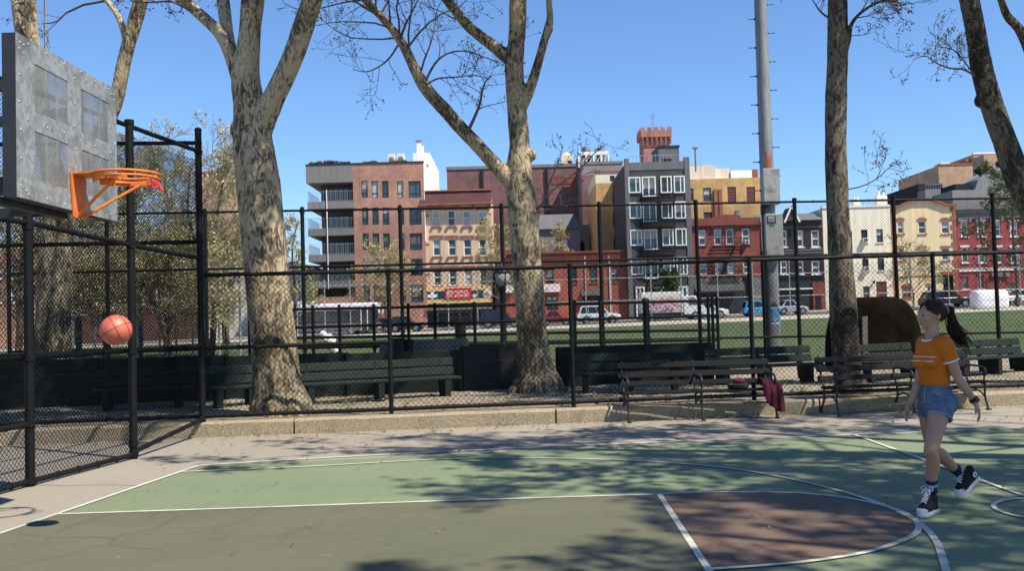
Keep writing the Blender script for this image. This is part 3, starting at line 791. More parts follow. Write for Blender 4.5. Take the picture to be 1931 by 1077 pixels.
mb.build('pouch_flap', M['maroon_cloth'], pt, smooth=True)
# green plank benches of the planting strip
def plank_bench(label, a, b, legs, planks=2, group='green plank benches in the planting strip'):
    a, b = V((a.x, a.y, gz(a.x, a.y))), V((b.x, b.y, gz(b.x, b.y))); u = (b - a).normalized(); L = (b - a).length
    bk = V((-u.y, u.x, 0)); up = V((0, 0, 1))
    t = thing('plank_bench', label, 'bench', a, 0, group)
    def q(x, y, z): return a + u * x + bk * y + up * z
    for y in (.03, .17, .31):
        mb = MB(); mb.beam(q(-.25, y, .345), q(L + .25, y, .345), .125, .045); mb.build('seat_plank', M['green_plank'], t, bevel=.008)
    for k in range(planks):
        mb = MB(); z = .455 + .165 * k; mb.beam(q(-.25, .43 + .035 * k, z), q(L + .25, .43 + .035 * k, z), .045, .140, up=up + bk * .19); mb.build('back_plank', M['green_plank'], t, bevel=.008)
    for k in range(legs):
        x = L * k / (legs - 1); mb = MB()
        mb.obox(q(x, .17, .14), u * .055, bk * .19, up * .18); mb.beam(q(x, .42, .06), q(x, .49, .68), .09, .06, up=u)
        mb.build('leg', M['green_dark'], t, bevel=.01)
    return t
def pg(px, py): return G(px, py, .2)
plank_bench('green plank bench just right of the thick left trunk, seen through the kerb fence', pg(588, 765), pg(845, 750), 3)
plank_bench('green plank bench left of the thick left trunk, right of the fence corner post', pg(415, 772), pg(476, 768), 2)
plank_bench('green plank bench left of the fence corner post, under the hoop', pg(200, 776), pg(335, 770), 2)
plank_bench('green plank bench right of the middle trunk, behind the left end of the iron bench', pg(1105, 744), pg(1275, 740), 3)
plank_bench('green plank bench at the foot of the grey floodlight pole', pg(1372, 729), pg(1530, 722), 3)
plank_bench('green plank bench at the foot of the slender straight trunk', pg(1640, 722), pg(1735, 716), 2)
plank_bench('green plank bench at the right edge, behind the person', pg(1825, 712), pg(1945, 704), 3)
# low dark green board wall
def bw(x): return 17.95 + .17 * (x + 3.4)
def board_wall(name, label, px0, px1, py0, py1, m, dy=0.0, z0=.16):
    d0 = P(px0, 600, 17).x / 17; d1 = P(px1, 600, 17).x / 17
    Y0 = (17.95 + .578) / (1 - .17 * d0) + dy; Y1 = (17.95 + .578) / (1 - .17 * d1) + dy
    a, b = P(px0, py0, Y0), P(px1, py1, Y1)
    t = thing(name, label, 'low wall', (a.x, a.y, .2))
    u = V((b.x - a.x, b.y - a.y, 0)); L = u.length; u.normalize(); n = V((-u.y, u.x, 0))
    N = max(1, round(L / 2.4))
    for k in range(N):
        xa, xb = L * k / N + .012, L * (k + 1) / N - .012
        za, zb_ = lerp(a.z, b.z, k / N), lerp(a.z, b.z, (k + 1) / N)
        mb = MB(); o0 = V((a.x, a.y, 0))
        for j in range(3):
            h0, h1 = lerp(z0 + .05, (za + zb_) / 2, j / 3) + .0015, lerp(z0 + .05, (za + zb_) / 2, (j + 1) / 3) - .0015
            c = o0 + u * ((xa + xb) / 2) + V((0, 0, (h0 + h1) / 2)); mb.obox(c, u * ((xb - xa) / 2), n * .03, V((0, 0, (h1 - h0) / 2)))
        mb.build('board', m, t, bevel=.006)
        mb = MB(); c = o0 + u * xa + n * .07; mb.box(c.x - .05, c.x + .05, c.y - .05, c.y + .05, z0, za); mb.build('post', M['green_dark'], t)
    return t
board_wall('board_wall', 'long low dark green board wall left of the middle trunk, behind the benches', -60, 868, 682, 661, M['green_dark'])
board_wall('board_wall', 'low dark green board wall right of the middle trunk, under the pipe railing', 1052, 1345, 655, 645, M['green_dark'])
board_wall('board_wall', 'black board panel between the left benches and the middle trunk', 872, 985, 652, 650, mat('black_board', (0.010, 0.013, 0.014), .6, .3, 5), dy=-.12)
# pale low concrete wall with dark bins beyond it
M['pale_concrete'] = mat('pale_concrete', (0.13, 0.13, 0.115), 0.9, 0.25, 2, .2, 0, .3)
a, b = P(715, 643, 20.6), P(882, 637, 20.6)
mb = MB(); mb.box(a.x, b.x, 20.6, 20.95, .2, a.z)
o = mb.build('concrete_wall', M['pale_concrete'], None, origin=((a.x + b.x) / 2, 20.75, .2), bevel=.02); tag(o, 'low pale grey concrete wall beyond the long green board wall', 'low wall')
def bin_(label, px, py0, w_, Y):
    p = P(px, py0, Y); g = gz(p.x, Y); t = thing('litter_bin', label, 'litter bin', (p.x, Y, g), 0, 'dark bins beyond the board wall'); r_ = w_ * Y / FPX / 2
    mb = MB()
    for k in range(20):
        a_ = 2 * math.pi * k / 20; c, s_ = math.cos(a_) * r_, math.sin(a_) * r_
        mb.beam((p.x + c * .9, Y + s_ * .9, g + .04), (p.x + c, Y + s_, p.z), .045, .012, up=(c, s_, 0))
    mb.rings([((p.x, Y, g + .05), V((r_ * .86, 0, 0)), V((0, r_ * .86, 0))), ((p.x, Y, p.z - .03), V((r_ * .93, 0, 0)), V((0, r_ * .93, 0)))], 20)
    mb.build('basket', M['black_iron'], t)
    mb = MB(); mb.tube([(p.x + math.cos(2*math.pi*k/24) * r_, Y + math.sin(2*math.pi*k/24) * r_, p.z) for k in range(25)], .022, 8, caps=False); mb.build('hoop', M['black_iron'], t, smooth=True)
bin_('dark slatted bin beyond the board wall, left one of two close together', 750, 640, 24, 20.2)
bin_('dark slatted bin beyond the board wall, right one of two close together', 771, 642, 15, 20.3)
bin_('dark slatted bin standing alone against the green lawn, left of the lamp post', 868, 612, 20, 22.6)
# bollard-like post with a ball top
p = P(1216, 580, 21.0); t = thing('ball_post', 'stout black post with a ball finial beside the pipe railing', 'post', (p.x, 21.0, .2))
mb = MB(); zt_ = P(1216, 574, 21).z; mb.bar((p.x, 21, .2), (p.x, 21, zt_), .055, 14); mb.build('post', M['black_iron'], t, auto=.6)
mb = MB(); mb.ball((p.x, 21, zt_ + .06), (.07, 0, 0), (0, .07, 0), (0, 0, .09), 14, 9); mb.build('finial', M['black_iron'], t, smooth=True)
# park lamp
p = P(948, 600, 22.4); x = p.x; Y = 22.4; g = .2
t = thing('park_lamp', 'black park lamp post with a glass lantern left of the middle trunk', 'lamp post', (x, Y, g))
z1 = P(947, 541, Y).z; z2 = P(946, 512, Y).z
mb = MB(); mb.rings([((x, Y, z), V((r_, 0, 0)), V((0, r_, 0))) for z, r_ in ((g, .16), (g + .5, .14), (g + .55, .09), (g + .7, .075), (z1 - .15, .055), (z1 - .1, .09), (z1, .10))], 16); mb.build('shaft', M['black_iron'], t, auto=.7)
M['lamp_glass'] = mat('lamp_glass', (0.30, 0.33, 0.30), 0.2, 0.2, 4)
mb = MB(); mb.rings([((x, Y, z), V((r_, 0, 0)), V((0, r_, 0))) for z, r_ in ((z1 + .01, .09), (z1 + .12, .17), (z2 - .08, .19), (z2 - .02, .15))], 16); mb.build('lantern_glass', M['lamp_glass'], t, smooth=True)
mb = MB(); mb.rings([((x, Y, z), V((r_, 0, 0)), V((0, r_, 0))) for z, r_ in ((z2 - .02, .21), (z2 + .03, .17), (z2 + .10, .06), (z2 + .2, .01))], 16)
for k in range(4):
    a_ = math.pi * k / 2 + .5; mb.tube([(x + math.cos(a_) * r_, Y + math.sin(a_) * r_, z) for z, r_ in ((z1, .10), (z1 + .12, .18), (z2 - .03, .20))], .012, 6)
mb.build('lantern_cap', M['black_iron'], t, auto=.7)
# ------------------------------------------------------------------ floodlight pole
def polemat():
    t = NT('grey_pole'); co = t.coord((1, 1, .25))
    c = t.ramp(t.noise(co, 3, 6, .65), [(.3, (.16, .17, .183)), (.7, (.29, .302, .318))])
    c = t.mix(t.ramp(t.noise(t.coord((1, 1, .15)), 7, 5, .7), [(.54, (0, 0, 0)), (.66, (.65,)*3)]), c, (.10, .098, .095))
    return t.set(c, .5, .25, .45)
M['pole_grey'] = polemat()
M['rust'] = mat('rust', (0.30, 0.10, 0.035), 0.9, 0.4, 9)
LY = 25.2
def pl(px, py): return P(px, py, LY)
xb, xt = pl(1458, 640).x, pl(1439, 140).x
zb_ = gz(xb, LY); ztop = 15.0
t = thing('floodlight_pole', 'tall grey steel pole with step bolts and two metal boxes', 'light pole', (xb, LY, zb_))
def px_at(z): return xb          # upright pole
r0, r1 = 14.6 * LY / FPX, 11.8 * LY / FPX
def rad_at(z): return lerp(r0, r1, min(1, (z - zb_) / 9.0)) if z < 9.2 else r1
mb = MB(); mb.rings([((xb, LY, z), V((rad_at(z), 0, 0)), V((0, rad_at(z), 0))) for z in [zb_, zb_ + .02] + [zb_ + k for k in range(1, 15)]], 28)
mb.build('shaft', M['pole_grey'], t, auto=.6)
yb = LY - r0
def pbox(name, px0, px1, py0, py1, dpt, m):
    cx_ = (px0 + px1) / 2; a = P(px0, (py0 + py1) / 2, yb); b = P(px1, (py0 + py1) / 2, yb); zt_ = P(cx_, py0, yb).z; zl = P(cx_, py1, yb).z
    mb = MB(); mb.box(a.x, b.x, yb - dpt, yb + .08, zl, zt_); return mb.build(name, m, t, bevel=.012), (a.x, b.x, zl, zt_, yb - dpt)
bx1, e1 = pbox('junction_box', 1437, 1468, 319, 386, .16, M['galvanised'])
bx2, e2 = pbox('junction_box', 1441, 1474, 404, 484, .16, M['galvanised'])
mb = MB(); mb.bar((xb - .14, yb + .0, e1[2] - .25), (xb - .14, yb + .0, e1[2]), .12, 14); mb.build('conduit', M['dark_steel'], t, auto=.7)
mb = MB(); mb.bar((xb - r0 - .04, LY - .08, zb_), (xb - r0 - .04, LY - .08, e2[2] + .15), .035, 10); mb.bar((xb - r0 + .02, LY - .16, zb_), (xb - r0 + .02, LY - .16, e2[3]), .03, 10); mb.build('cable_pipe', M['black_iron'], t, auto=.7)
mb = MB(); mb.mi = 0
for k in range(40):
    a_ = -1.9 + .8 * k / 39; z = e1[3] + .02
    rr = rad_at(z) + .004
    h = .25 + .5 * abs(mnoise.noise(V((k * .35, 0, 0))))
    pA = V((xb + math.cos(a_) * rr, LY + math.sin(a_) * rr, z)); a2 = a_ + .8 / 39
    pB = V((xb + math.cos(a2) * rr, LY + math.sin(a2) * rr, z)); mb.add([pA, pB, pB + V((0, 0, h)), pA + V((0, 0, h))], [(0, 1, 2, 3)])
mb.build('rust_streak', M['rust'], t)
for k in range(22):
    py = 8 + 54 * (k // 2) + (27 if k % 2 else 0); z = P(1445, py, LY).z
    if z < 5.2 and k > 13: continue
    s_ = 1 if k % 2 == 0 else -1; r_ = rad_at(z); mb = MB()
    mb.bar((xb + s_ * (r_ - .02), LY, z), (xb + s_ * (r_ + .17), LY, z), .011, 8); mb.bar((xb + s_ * (r_ + .15), LY, z), (xb + s_ * (r_ + .17), LY, z), .022, 8); mb.bar((xb + s_ * (r_ - .02), LY, z), (xb + s_ * (r_ + .03), LY, z), .026, 8)
    mb.build('step_bolt', M['dark_steel'], t)
# small dark notice on the lower box: rows of pale print over two green discs
M['notice_dark'] = plain('notice_dark', (0.012, 0.022, 0.022), .6); M['notice_print'] = plain('notice_print', (.55, .57, .56), .6); M['notice_green'] = plain('notice_green', (.015, .16, .09), .6)
def strip_box(mb, px0, px1, py0, py1, Yf, th):
    a, b = P(px0, (py0 + py1) / 2, Yf), P(px1, (py0 + py1) / 2, Yf); cx_ = (px0 + px1) / 2
    mb.box(a.x, b.x, Yf - th, Yf, P(cx_, py1, Yf).z, P(cx_, py0, Yf).z)
yf = e2[4] - .002; mb = MB(); strip_box(mb, 1446, 1463, 407.5, 421.5, yf, .006); no = mb.build('notice_plate', M['notice_dark'], bx2)
mb = MB(); rg = random.Random(8)
for row_, (y0_, h_) in enumerate(((409, 2.6), (413.2, 1.0), (415.2, 1.0), (417.2, 1.0))):
    x_ = 1448.2
    while x_ < 1460.5:
        w_ = rg.uniform(.5, 1.3) if row_ else rg.uniform(1.0, 1.6); strip_box(mb, x_, x_ + w_, y0_, y0_ + h_, yf - .007, .002); x_ += w_ + rg.uniform(.25, .5)
mb.build('notice_print', M['notice_print'], bx2)
mb = MB()
for cx_ in (1453, 1458):
    c = P(cx_, 424.5, yf); mb.rings([(c, V((.035, 0, 0)), V((0, 0, .035))), (c - V((0, .006, 0)), V((.035, 0, 0)), V((0, 0, .035)))], 16)
mb.build('notice_disc', M['notice_green'], bx2)
# blue sticker band round the shaft
za, zc = P(1460, 582, yb).z, P(1460, 609, yb).z
M['sticker_blue'] = mat('sticker_blue', (.06, .24, .40), .5, .35, 5); M['sticker_orange'] = plain('sticker_orange', (.60, .30, .12), .6)
def band(mb, z0, z1, a0, a1, off):
    for k in range(20):
        A, B_ = lerp(a0, a1, k / 20), lerp(a0, a1, (k + 1) / 20); rr = rad_at(z0) + off
        f = lambda a_, z: (xb + math.cos(a_) * rr, LY + math.sin(a_) * rr, z)
        mb.add([f(A, z0), f(B_, z0), f(B_, z1), f(A, z1)], [(0, 1, 2, 3)])
mb = MB(); band(mb, zc, za, -1.9, -.2, .004); mb.build('poster', M['sticker_blue'], t)
mb = MB(); band(mb, za + .003, za + .03, -2.0, -.2, .005); band(mb, zc - .03, zc - .003, -2.0, -.2, .005); mb.build('poster_border', M['white_paint'], t)
mb = MB(); band(mb, zc + .05, zc + .15, -1.75, -1.35, .008); mb.build('poster_motif', M['sticker_orange'], t)
# ------------------------------------------------------------------ dark brown covered heap
def tarpmat():
    t = NT('brown_netting'); co = t.coord()
    c = t.ramp(t.noise(co, 2.2, 6, .65), [(.3, (.003, .0026, .0022)), (.7, (.012, .0085, .0055))])
    t.bump(t.noise(t.coord((1, 1, .5)), 5, 5, .6), .8, .06)
    return t.set(c, .95, 0, .03)
M['brown_tarp'] = tarpmat()
TY = 22.4; a, b = P(1560, 600, TY), P(1732, 600, TY); zt_ = P(1640, 560, TY).z; mb = MB()
nu, nv = 40, 18; cx_ = (a.x + b.x) / 2; hw = (b.x - a.x) / 2; g = .2
for j in range(nv + 1):
    f = j / nv; th = f * math.pi / 2
    for i in range(nu):
        an = 2 * math.pi * i / nu
        cs, sn = math.cos(an), math.sin(an)
        sx_ = math.copysign(abs(cs) ** .72, cs); sy_ = math.copysign(abs(sn) ** .72, sn)
        rr = math.cos(th) ** .45 if f < 1 else 0
        nz_ = 1 + .05 * mnoise.noise(V((cs * 2, sn * 2, f * 3))) + .02 * math.sin(an * 11) * (1 - f)
        mb.v.append(V((cx_ + sx_ * hw * rr * nz_, TY + sy_ * .75 * rr * nz_, g + (zt_ - g) * math.sin(th) ** .8)))
mb.f = [(j*nu+i, j*nu+(i+1) % nu, (j+1)*nu+(i+1) % nu, (j+1)*nu+i) for j in range(nv) for i in range(nu)]; mb.m = [0]*len(mb.f)
o = mb.build('covered_heap', M['brown_tarp'], None, smooth=True, origin=(cx_, TY, g)); tag(o, 'big rounded heap under dark brown netting behind the slender straight trunk', 'covered heap')
p = P(1633, 620, 21.5); mb = MB(); mb.obox(P(1631, 622, 21.4), (.055, 0, .004), (0, .02, 0), (.01, 0, .30))
q_ = P(1631, 622, 21.4); mb.box(q_.x - .05, q_.x + .05, 21.38, 21.42, .2, q_.z - .3)
o = mb.build('marker_stake', M['pale_concrete'], None, origin=(q_.x, 21.4, .2)); tag(o, 'short grey upright stake in front of the brown netting heap', 'stake')
# thin pale flagpole behind the hoop
p = P(86, 60, 40); mb = MB(); mb.bar((p.x, 40, gz(p.x, 40)), (p.x, 40, 16.5), .09, 12, .06)
ft_ = thing('flagpole', 'thin pale pole rising into the sky behind the backboard', 'flagpole', (p.x, 40, gz(p.x, 40))); mb.build('shaft', M['pole_grey'], ft_, auto=.6)
mb = MB(); mb.ball((p.x, 40, 16.58), (.1, 0, 0), (0, .1, 0), (0, 0, .1)); mb.build('finial', M['pole_grey'], ft_, smooth=True)
# ================================================================== trees
M['bark_plane'] = bark('plane_bark', (0.40, 0.325, 0.205), (0.165, 0.132, 0.090), (0.056, 0.043, 0.030))
M['bark_grey'] = bark('grey_bark', (0.165, 0.14, 0.103), (0.075, 0.063, 0.048), (0.036, 0.030, 0.024))
M['bark_thin'] = mat('thin_bark', (0.10, 0.080, 0.060), 0.9, 0.35, 6, .3)
def skel(pts, Y, dY=0.0, ext=None):
    """outline points (px, py, width px) -> world points and radii; dY lets the limb lean towards or away from the viewer"""
    out = []; n = len(pts)
    for i, p in enumerate(pts):
        y = Y + dY * i / max(1, n - 1)
        out.append((P(p[0], p[1], y), p[2] * y / FPX / 2))
    if ext:
        L, up, rend = ext; a, b = out[-2][0], out[-1][0]; d = (b - a).normalized(); r0 = out[-1][1]; q = b
        for k in range(1, 7):
            d = (d + V((R.uniform(-.12, .12), R.uniform(-.12, .12), up * .2))).normalized(); q = q + d * (L / 6)
            out.append((q, lerp(r0, rend, k / 6)))
    return out
def dense(sk, k=6):
    pp = smooth_path([V((*p, 0)).to_3d() for p, r in sk], k); n = len(sk); rr = []
    for i in range(len(pp)):
        t = i / k; j = min(n - 2, int(t)); rr.append(lerp(sk[j][1], sk[j+1][1], t - j))
    return list(zip(pp, rr))
def shade_limb(tree_x, Y, start, reach, cr, n=9, L=2.4):
    """leafy limb added over the kerb, out of view, to shade trunks and benches"""
    a = V(start); e = a + V(reach); m_ = lerp(a, e, .5) + V((0, 0, .35)); sk = [(a, .13), (lerp(a, m_, .5) + V((0, 0, .2)), .11), (m_, .09), (lerp(m_, e, .5), .065), (e, .035)]
    keep = cr.leaf, cr.ln; cr.leaf, cr.ln = .09, 6  # bigger, denser leaves so the added limb casts shade
    cr.along(sk, .15, 1, n, L, .04, 3, 6); cr.leaf, cr.ln = keep; return sk
class Crown:
    def __init__(s, seed, leaf=0.05, leaf_n=3, droop=0.0, twig_min=0.004, leafy_lev=2):
        s.r = random.Random(seed); s.b = MB(); s.l = MB(); s.leaf = leaf; s.ln = leaf_n; s.droop = droop; s.tm = twig_min; s.ll = leafy_lev; s.nb = 0
    def leafcl(s, p, d, n, sz):
        r = s.r
        for _ in range(n):
            c = p + V((r.gauss(0, 1), r.gauss(0, 1), r.gauss(0, 1))) * sz * 1.1
            a = V((r.gauss(0, 1), r.gauss(0, 1), r.gauss(0, .7))); 
            if a.length < 1e-3: continue
            a.normalize(); b = a.orthogonal().normalized(); 
            b = (b * math.cos(1.3) + a.cross(b) * r.uniform(-1, 1)).normalized()
            q = sz * r.uniform(.55, 1.25)
            s.l.add([c - a * q, c + b * q * .55, c + a * q, c - b * q * .5 + V((0, 0, q * .2))], [(0, 1, 2, 3)])
    def branch(s, p, d, L, r0, lev, maxlev, kids=5, spread=.8):
        r = s.r; n = 6 if lev < 2 else (5 if lev == 2 else 4); pts = [p]; rs = [r0]; d = d.normalized(); dd = d
        s.nb += 1
        for k in range(1, n + 1):
            f = k / n
            trop = (.10 if lev < 2 else .05) - s.droop * (.25 if lev >= 1 else .1) * (1 - f) + s.droop * .12 * f
            dd = (dd + V((r.gauss(0, .19), r.gauss(0, .19), r.gauss(0, .15) + trop))).normalized()
            pts.append(pts[-1] + dd * (L / n)); rs.append(max(s.tm, r0 * (1 - .78 * f)))
        s.b.tube(pts, rs, 7 if lev == 0 else (5 if lev == 1 else 3), caps=False)
        if lev >= s.ll: s.leafcl(pts[-1], dd, s.ln, s.leaf)
        if lev >= maxlev: 
            for q in pts[2:]: 
                if r.random() < .55: s.leafcl(q, dd, max(1, s.ln - 1), s.leaf)
            return
        nk = max(2, int(kids * r.uniform(.7, 1.25)))
        for k in range(nk):
            f = lerp(.22, .98, (k + r.random() * .7) / nk); i = min(n - 1, int(f * n)); q = lerp(pts[i], pts[i+1], f * n - i)
            td = (pts[i+1] - pts[i]).normalized(); o = td.orthogonal().normalized(); an = r.uniform(0, 2 * math.pi)
            side = o * math.cos(an) + td.cross(o) * math.sin(an)
            cd = (td * r.uniform(.45, .9) + side * spread * r.uniform(.6, 1.1)).normalized()
            s.branch(q, cd, L * r.uniform(.38, .62) * (1.05 - .45 * f), max(s.tm, lerp(r0, r0 * .22, f) * .55), lev + 1, maxlev, kids, spread)
    def along(s, sk, f0, f1, n, L, r, maxlev=3, kids=5, side=None, spread=.8, lev=1):
        ds = dense(sk)
        for k in range(n):
            f = lerp(f0, f1, (k + s.r.random()) / n); i = min(len(ds) - 2, int(f * (len(ds) - 1))); q, rr = ds[i]
            td = (ds[i+1][0] - q).normalized(); o = td.orthogonal().normalized(); an = s.r.uniform(0, 6.283); sd = o * math.cos(an) + td.cross(o) * math.sin(an)
            if side is not None: sd = (sd + V(side) * 1.2).normalized()
            s.branch(q + sd * rr * .6, (td * .5 + sd).normalized(), L * s.r.uniform(.6, 1.25), min(r, rr * .5), lev, maxlev, kids, spread)
def plane_tree(name, label, base, limbs, crown, barkm, vox=.03, cat='tree', group=None, lumps=(), flare=None, leafm='bud', twigm='twig', smooth=3):
    t = thing(name, label, cat, base, 0, group)
    mb = MB(); sd = R.random() * 50
    for sk in limbs:
        ds = dense(sk, 5)
        mb.tube([p for p, r in ds], [r for p, r in ds], 20, jit=lambda p, an: 1 + .07 * mnoise.noise(V((p.x * 2.2 + sd, p.y * 2.2 + math.cos(an), p.z * 1.6 + math.sin(an)))) + .03 * mnoise.noise(p * 7))
    if flare:
        c, r_, h, n = flare
        for k in range(n):
            a_ = 2 * math.pi * (k + R.uniform(-.25, .25)) / n; d = V((math.cos(a_), math.sin(a_), 0))
            mb.tube(smooth_path([c + d * r_ * .35 + V((0, 0, h)), c + d * r_ * .75 + V((0, 0, h * .45)), c + d * r_ * 1.15 + V((0, 0, h * .12)), c + d * r_ * 1.6 + V((0, 0, -.08))], 4), [r_ * .5 * q for q in (0.75,) * 4 + (0.8,) * 4 + (.55,) * 4 + (.3,)], 10)
    for c, r_ in lumps: mb.ball(c, (r_, 0, 0), (0, r_, 0), (0, 0, r_ * 1.2), 12, 8)
    o = mb.build('trunk', barkm, t); remesh(o, vox, smooth)
    if crown and crown.b.f: crown.b.build('branches', M[twigm], t, smooth=True)
    if crown and crown.l.f: crown.l.build('foliage', M[leafm], t)
    return t
SL = dict(leaf=.021, leaf_n=3, droop=.35, twig_min=.0036)
# ---- thick left trunk
Y = 14.6
main = skel([(534, 800, 118), (530, 782, 108), (526, 750, 98), (520, 690, 88), (514, 620, 84), (508, 560, 82), (500, 480, 84), (492, 400, 84), (484, 330, 82), (477, 275, 76), (474, 240, 70), (470, 200, 60), (464, 150, 54), (468, 100, 44), (472, 48, 40), (477, 0, 44), (482, -50, 40)], Y, 0, (5, .6, .05))
lr = skel([(494, 245, 40), (506, 205, 46), (520, 176, 41), (540, 135, 40), (556, 97, 40), (573, 48, 40), (588, 0, 40), (602, -50, 37)], Y, -.4, (5, .5, .05))
l1 = skel([(458, 165, 36), (444, 128, 27), (430, 92, 24), (412, 60, 23), (388, 36, 22), (356, 8, 22), (325, -18, 20)], Y, .3, (5, .3, .04))
l2 = skel([(452, 135, 30), (438, 100, 25), (430, 72, 25), (425, 36, 24), (421, 0, 24), (416, -40, 22)], Y, .8, (4.5, .8, .04))
cr = Crown(11, **SL)
for sk, f0 in ((main, .74), (lr, .62), (l1, .5), (l2, .5)): cr.along(sk, f0, 1, 6, 2.6, .045, 3, 5)
cr.along(lr, .42, .75, 18, 1.8, .02, 3, 6, side=(1, 0, -.1)); cr.along(l1, .35, .75, 12, 1.5, .018, 3, 5, side=(-.4, 0, .5))
fl = [shade_limb(0, Y, main[-4][0], (2.6, -2.3, 1.2), cr, 18, 2.6), shade_limb(0, Y, lr[-4][0], (1.6, -2.2, 1.6), cr, 14, 2.2)]
plane_tree('plane_tree', 'thick plane tree with flaking cream bark, forking above the left benches', (P(532, 785, Y).x, Y, .2), [main, lr, l1, l2] + fl, cr, M['bark_plane'], .028,
    lumps=[(P(449, 245, Y), .13)], flare=(P(531, 786, Y), .36, .7, 7))
# ---- middle trunk
Y = 17.6
main = skel([(1014, 745, 84), (1012, 728, 76), (1008, 690, 66), (1004, 640, 60), (1000, 580, 57), (996, 520, 56), (990, 450, 57), (985, 390, 58), (980, 345, 54), (979, 310, 46), (980, 275, 40), (977, 235, 38), (973, 190, 36), (971, 150, 36), (970, 120, 36), (973, 85, 33), (976, 45, 33), (977, 0, 33), (980, -55, 31)], Y, 0, (5, .7, .05))
ll = skel([(972, 352, 34), (948, 326, 29), (920, 296, 27), (895, 268, 26), (866, 238, 26), (840, 208, 26), (812, 178, 25), (796, 155, 24), (781, 126, 21), (762, 87, 18), (738, 52, 16), (716, 28, 15), (694, 5, 15), (668, -25, 13)], Y, -.5, (4, .3, .04))
lu = skel([(966, 112, 30), (948, 100, 26), (930, 86, 23), (905, 67, 21), (880, 45, 20), (860, 20, 19), (840, -5, 18), (815, -40, 16)], Y, .6, (4.5, .5, .04))
lr = skel([(984, 200, 24), (996, 176, 21), (1007, 145, 19), (1017, 110, 17), (1026, 78, 16), (1034, 52, 17), (1037, 30, 13), (1035, 0, 12), (1036, -35, 11)], Y, -.3, (4, .6, .03))
cr = Crown(12, **SL)
for sk, f0, n in ((main, .76, 7), (ll, .66, 7), (lu, .5, 7), (lr, .62, 7)): cr.along(sk, f0, 1, n, 2.6, .04, 3, 5)
cr.along(ll, .40, .95, 18, 1.7, .022, 3, 5, side=(.3, 0, .35)); cr.along(ll, .50, .98, 20, 1.6, .018, 3, 5, side=(-.8, 0, -.3)); cr.along(lr, .50, .8, 12, 1.4, .014, 3, 4, side=(.7, 0, .1)); cr.along(lu, .3, .8, 12, 1.5, .014, 3, 4, side=(.0, 0, .6))
def px_branch(cr, pts, Y, r0, dY=0, kids=4, L=.8, n=6, maxlev=3, tip=.006):
    sk = [(P(x, y, Y + dY * i / len(pts)), lerp(r0, tip, i / (len(pts) - 1))) for i, (x, y) in enumerate(pts)]
    ds = dense(sk, 4); cr.b.tube([p for p, r in ds], [r for p, r in ds], 7, caps=False)
    cr.along(sk, .25, 1.0, n, L, r0 * .45, maxlev, kids, lev=2)
px_branch(cr, [(880, 252), (893, 225), (905, 195), (910, 168), (918, 150), (930, 140)], 17.3, .035, 0, 5, 1.0, 7)
px_branch(cr, [(800, 158), (820, 120), (845, 100), (880, 96), (915, 108), (945, 118)], 17.25, .026, .3, 5, .9, 8)
px_branch(cr, [(803, 160), (825, 148), (860, 145), (895, 142), (925, 150)], 17.2, .02, -.4, 5, .8, 7)
px_branch(cr, [(755, 72), (765, 45), (778, 20), (790, -5)], 17.1, .03, 0, 5, 1.1, 6)
px_branch(cr, [(750, 85), (735, 108), (715, 125), (690, 135), (665, 130)], 17.1, .02, -.3, 5, .8, 7)
crd = cr
px_branch(cr, [(1006, 398), (1018, 390), (1032, 370), (1055, 348), (1080, 330), (1100, 318)], 17.5, .024, -.4, 4, .7, 5)
px_branch(cr, [(1030, 375), (1036, 345), (1048, 318), (1056, 295), (1062, 275)], 17.4, .014, 0, 4, .5, 5)
px_branch(cr, [(1080, 330), (1100, 312), (1120, 290), (1145, 270)], 17.3, .012, 0, 4, .5, 5)
px_branch(cr, [(1008, 402), (1030, 395), (1060, 385), (1085, 372)], 17.4, .012, .2, 4, .4, 4)
fl = [shade_limb(0, Y, main[-4][0], (2.6, -2.6, .8), cr, 19, 2.8), shade_limb(0, Y, lu[-3][0], (1.0, -2.6, 1.0), cr, 14, 2.2)]
plane_tree('plane_tree', 'slim plane tree with three rising limbs and pale flaking bark, left of the iron benches', (P(1012, 735, Y).x, Y, .2), [main, ll, lu, lr] + fl, cr, M['bark_plane'], .026,
    lumps=[(P(1002, 292, Y - .05), .10), (P(1006, 402, Y - .05), .13), (P(972, 60, Y), .12), (P(1034, 55, Y), .09)], flare=(P(1013, 736, Y), .34, .6, 6))
# ---- slender straight trunk
Y = 15.35
main = skel([(1608, 760, 62), (1604, 742, 56), (1598, 700, 53), (1593, 640, 51), (1589, 560, 48), (1585, 480, 45), (1580, 400, 42), (1577, 320, 41), (1576, 250, 39), (1577, 180, 40), (1579, 110, 39), (1580, 50, 38), (1580, 0, 37), (1581, -90, 34)], Y, 0, (6, .8, .05))
rb = skel([(1588, 110, 12), (1600, 80, 9), (1606, 45, 8), (1625, 22, 7), (1655, 4, 6), (1688, -4, 5)], Y, -.4, None)
cr = Crown(13, **SL)
cr.along(main, .93, 1, 6, 3.2, .07, 3, 6); cr.along(rb, .5, 1, 7, .8, .012, 3, 5)
px_branch(cr, [(1660, 3), (1688, 2), (1702, 10), (1690, 22), (1672, 28)], Y - .3, .014, 0, 5, .55, 6)
px_branch(cr, [(1564, 34), (1548, 22), (1538, 8), (1528, -8)], Y, .02, 0, 4, .5, 4)
px_branch(cr, [(1598, 357), (1622, 352), (1645, 342), (1662, 330), (1674, 318), (1685, 312)], Y - .1, .012, -.2, 4, .42, 8)
px_branch(cr, [(1652, 338), (1660, 322), (1655, 310), (1650, 305)], Y - .2, .007, -.2, 4, .35, 4)
px_branch(cr, [(1602, 66), (1622, 66), (1640, 62)], Y - .1, .007, 0, 3, .3, 3)
fl = [shade_limb(0, Y, main[-4][0], (2.6, -2.3, .6), cr, 20, 2.8)]
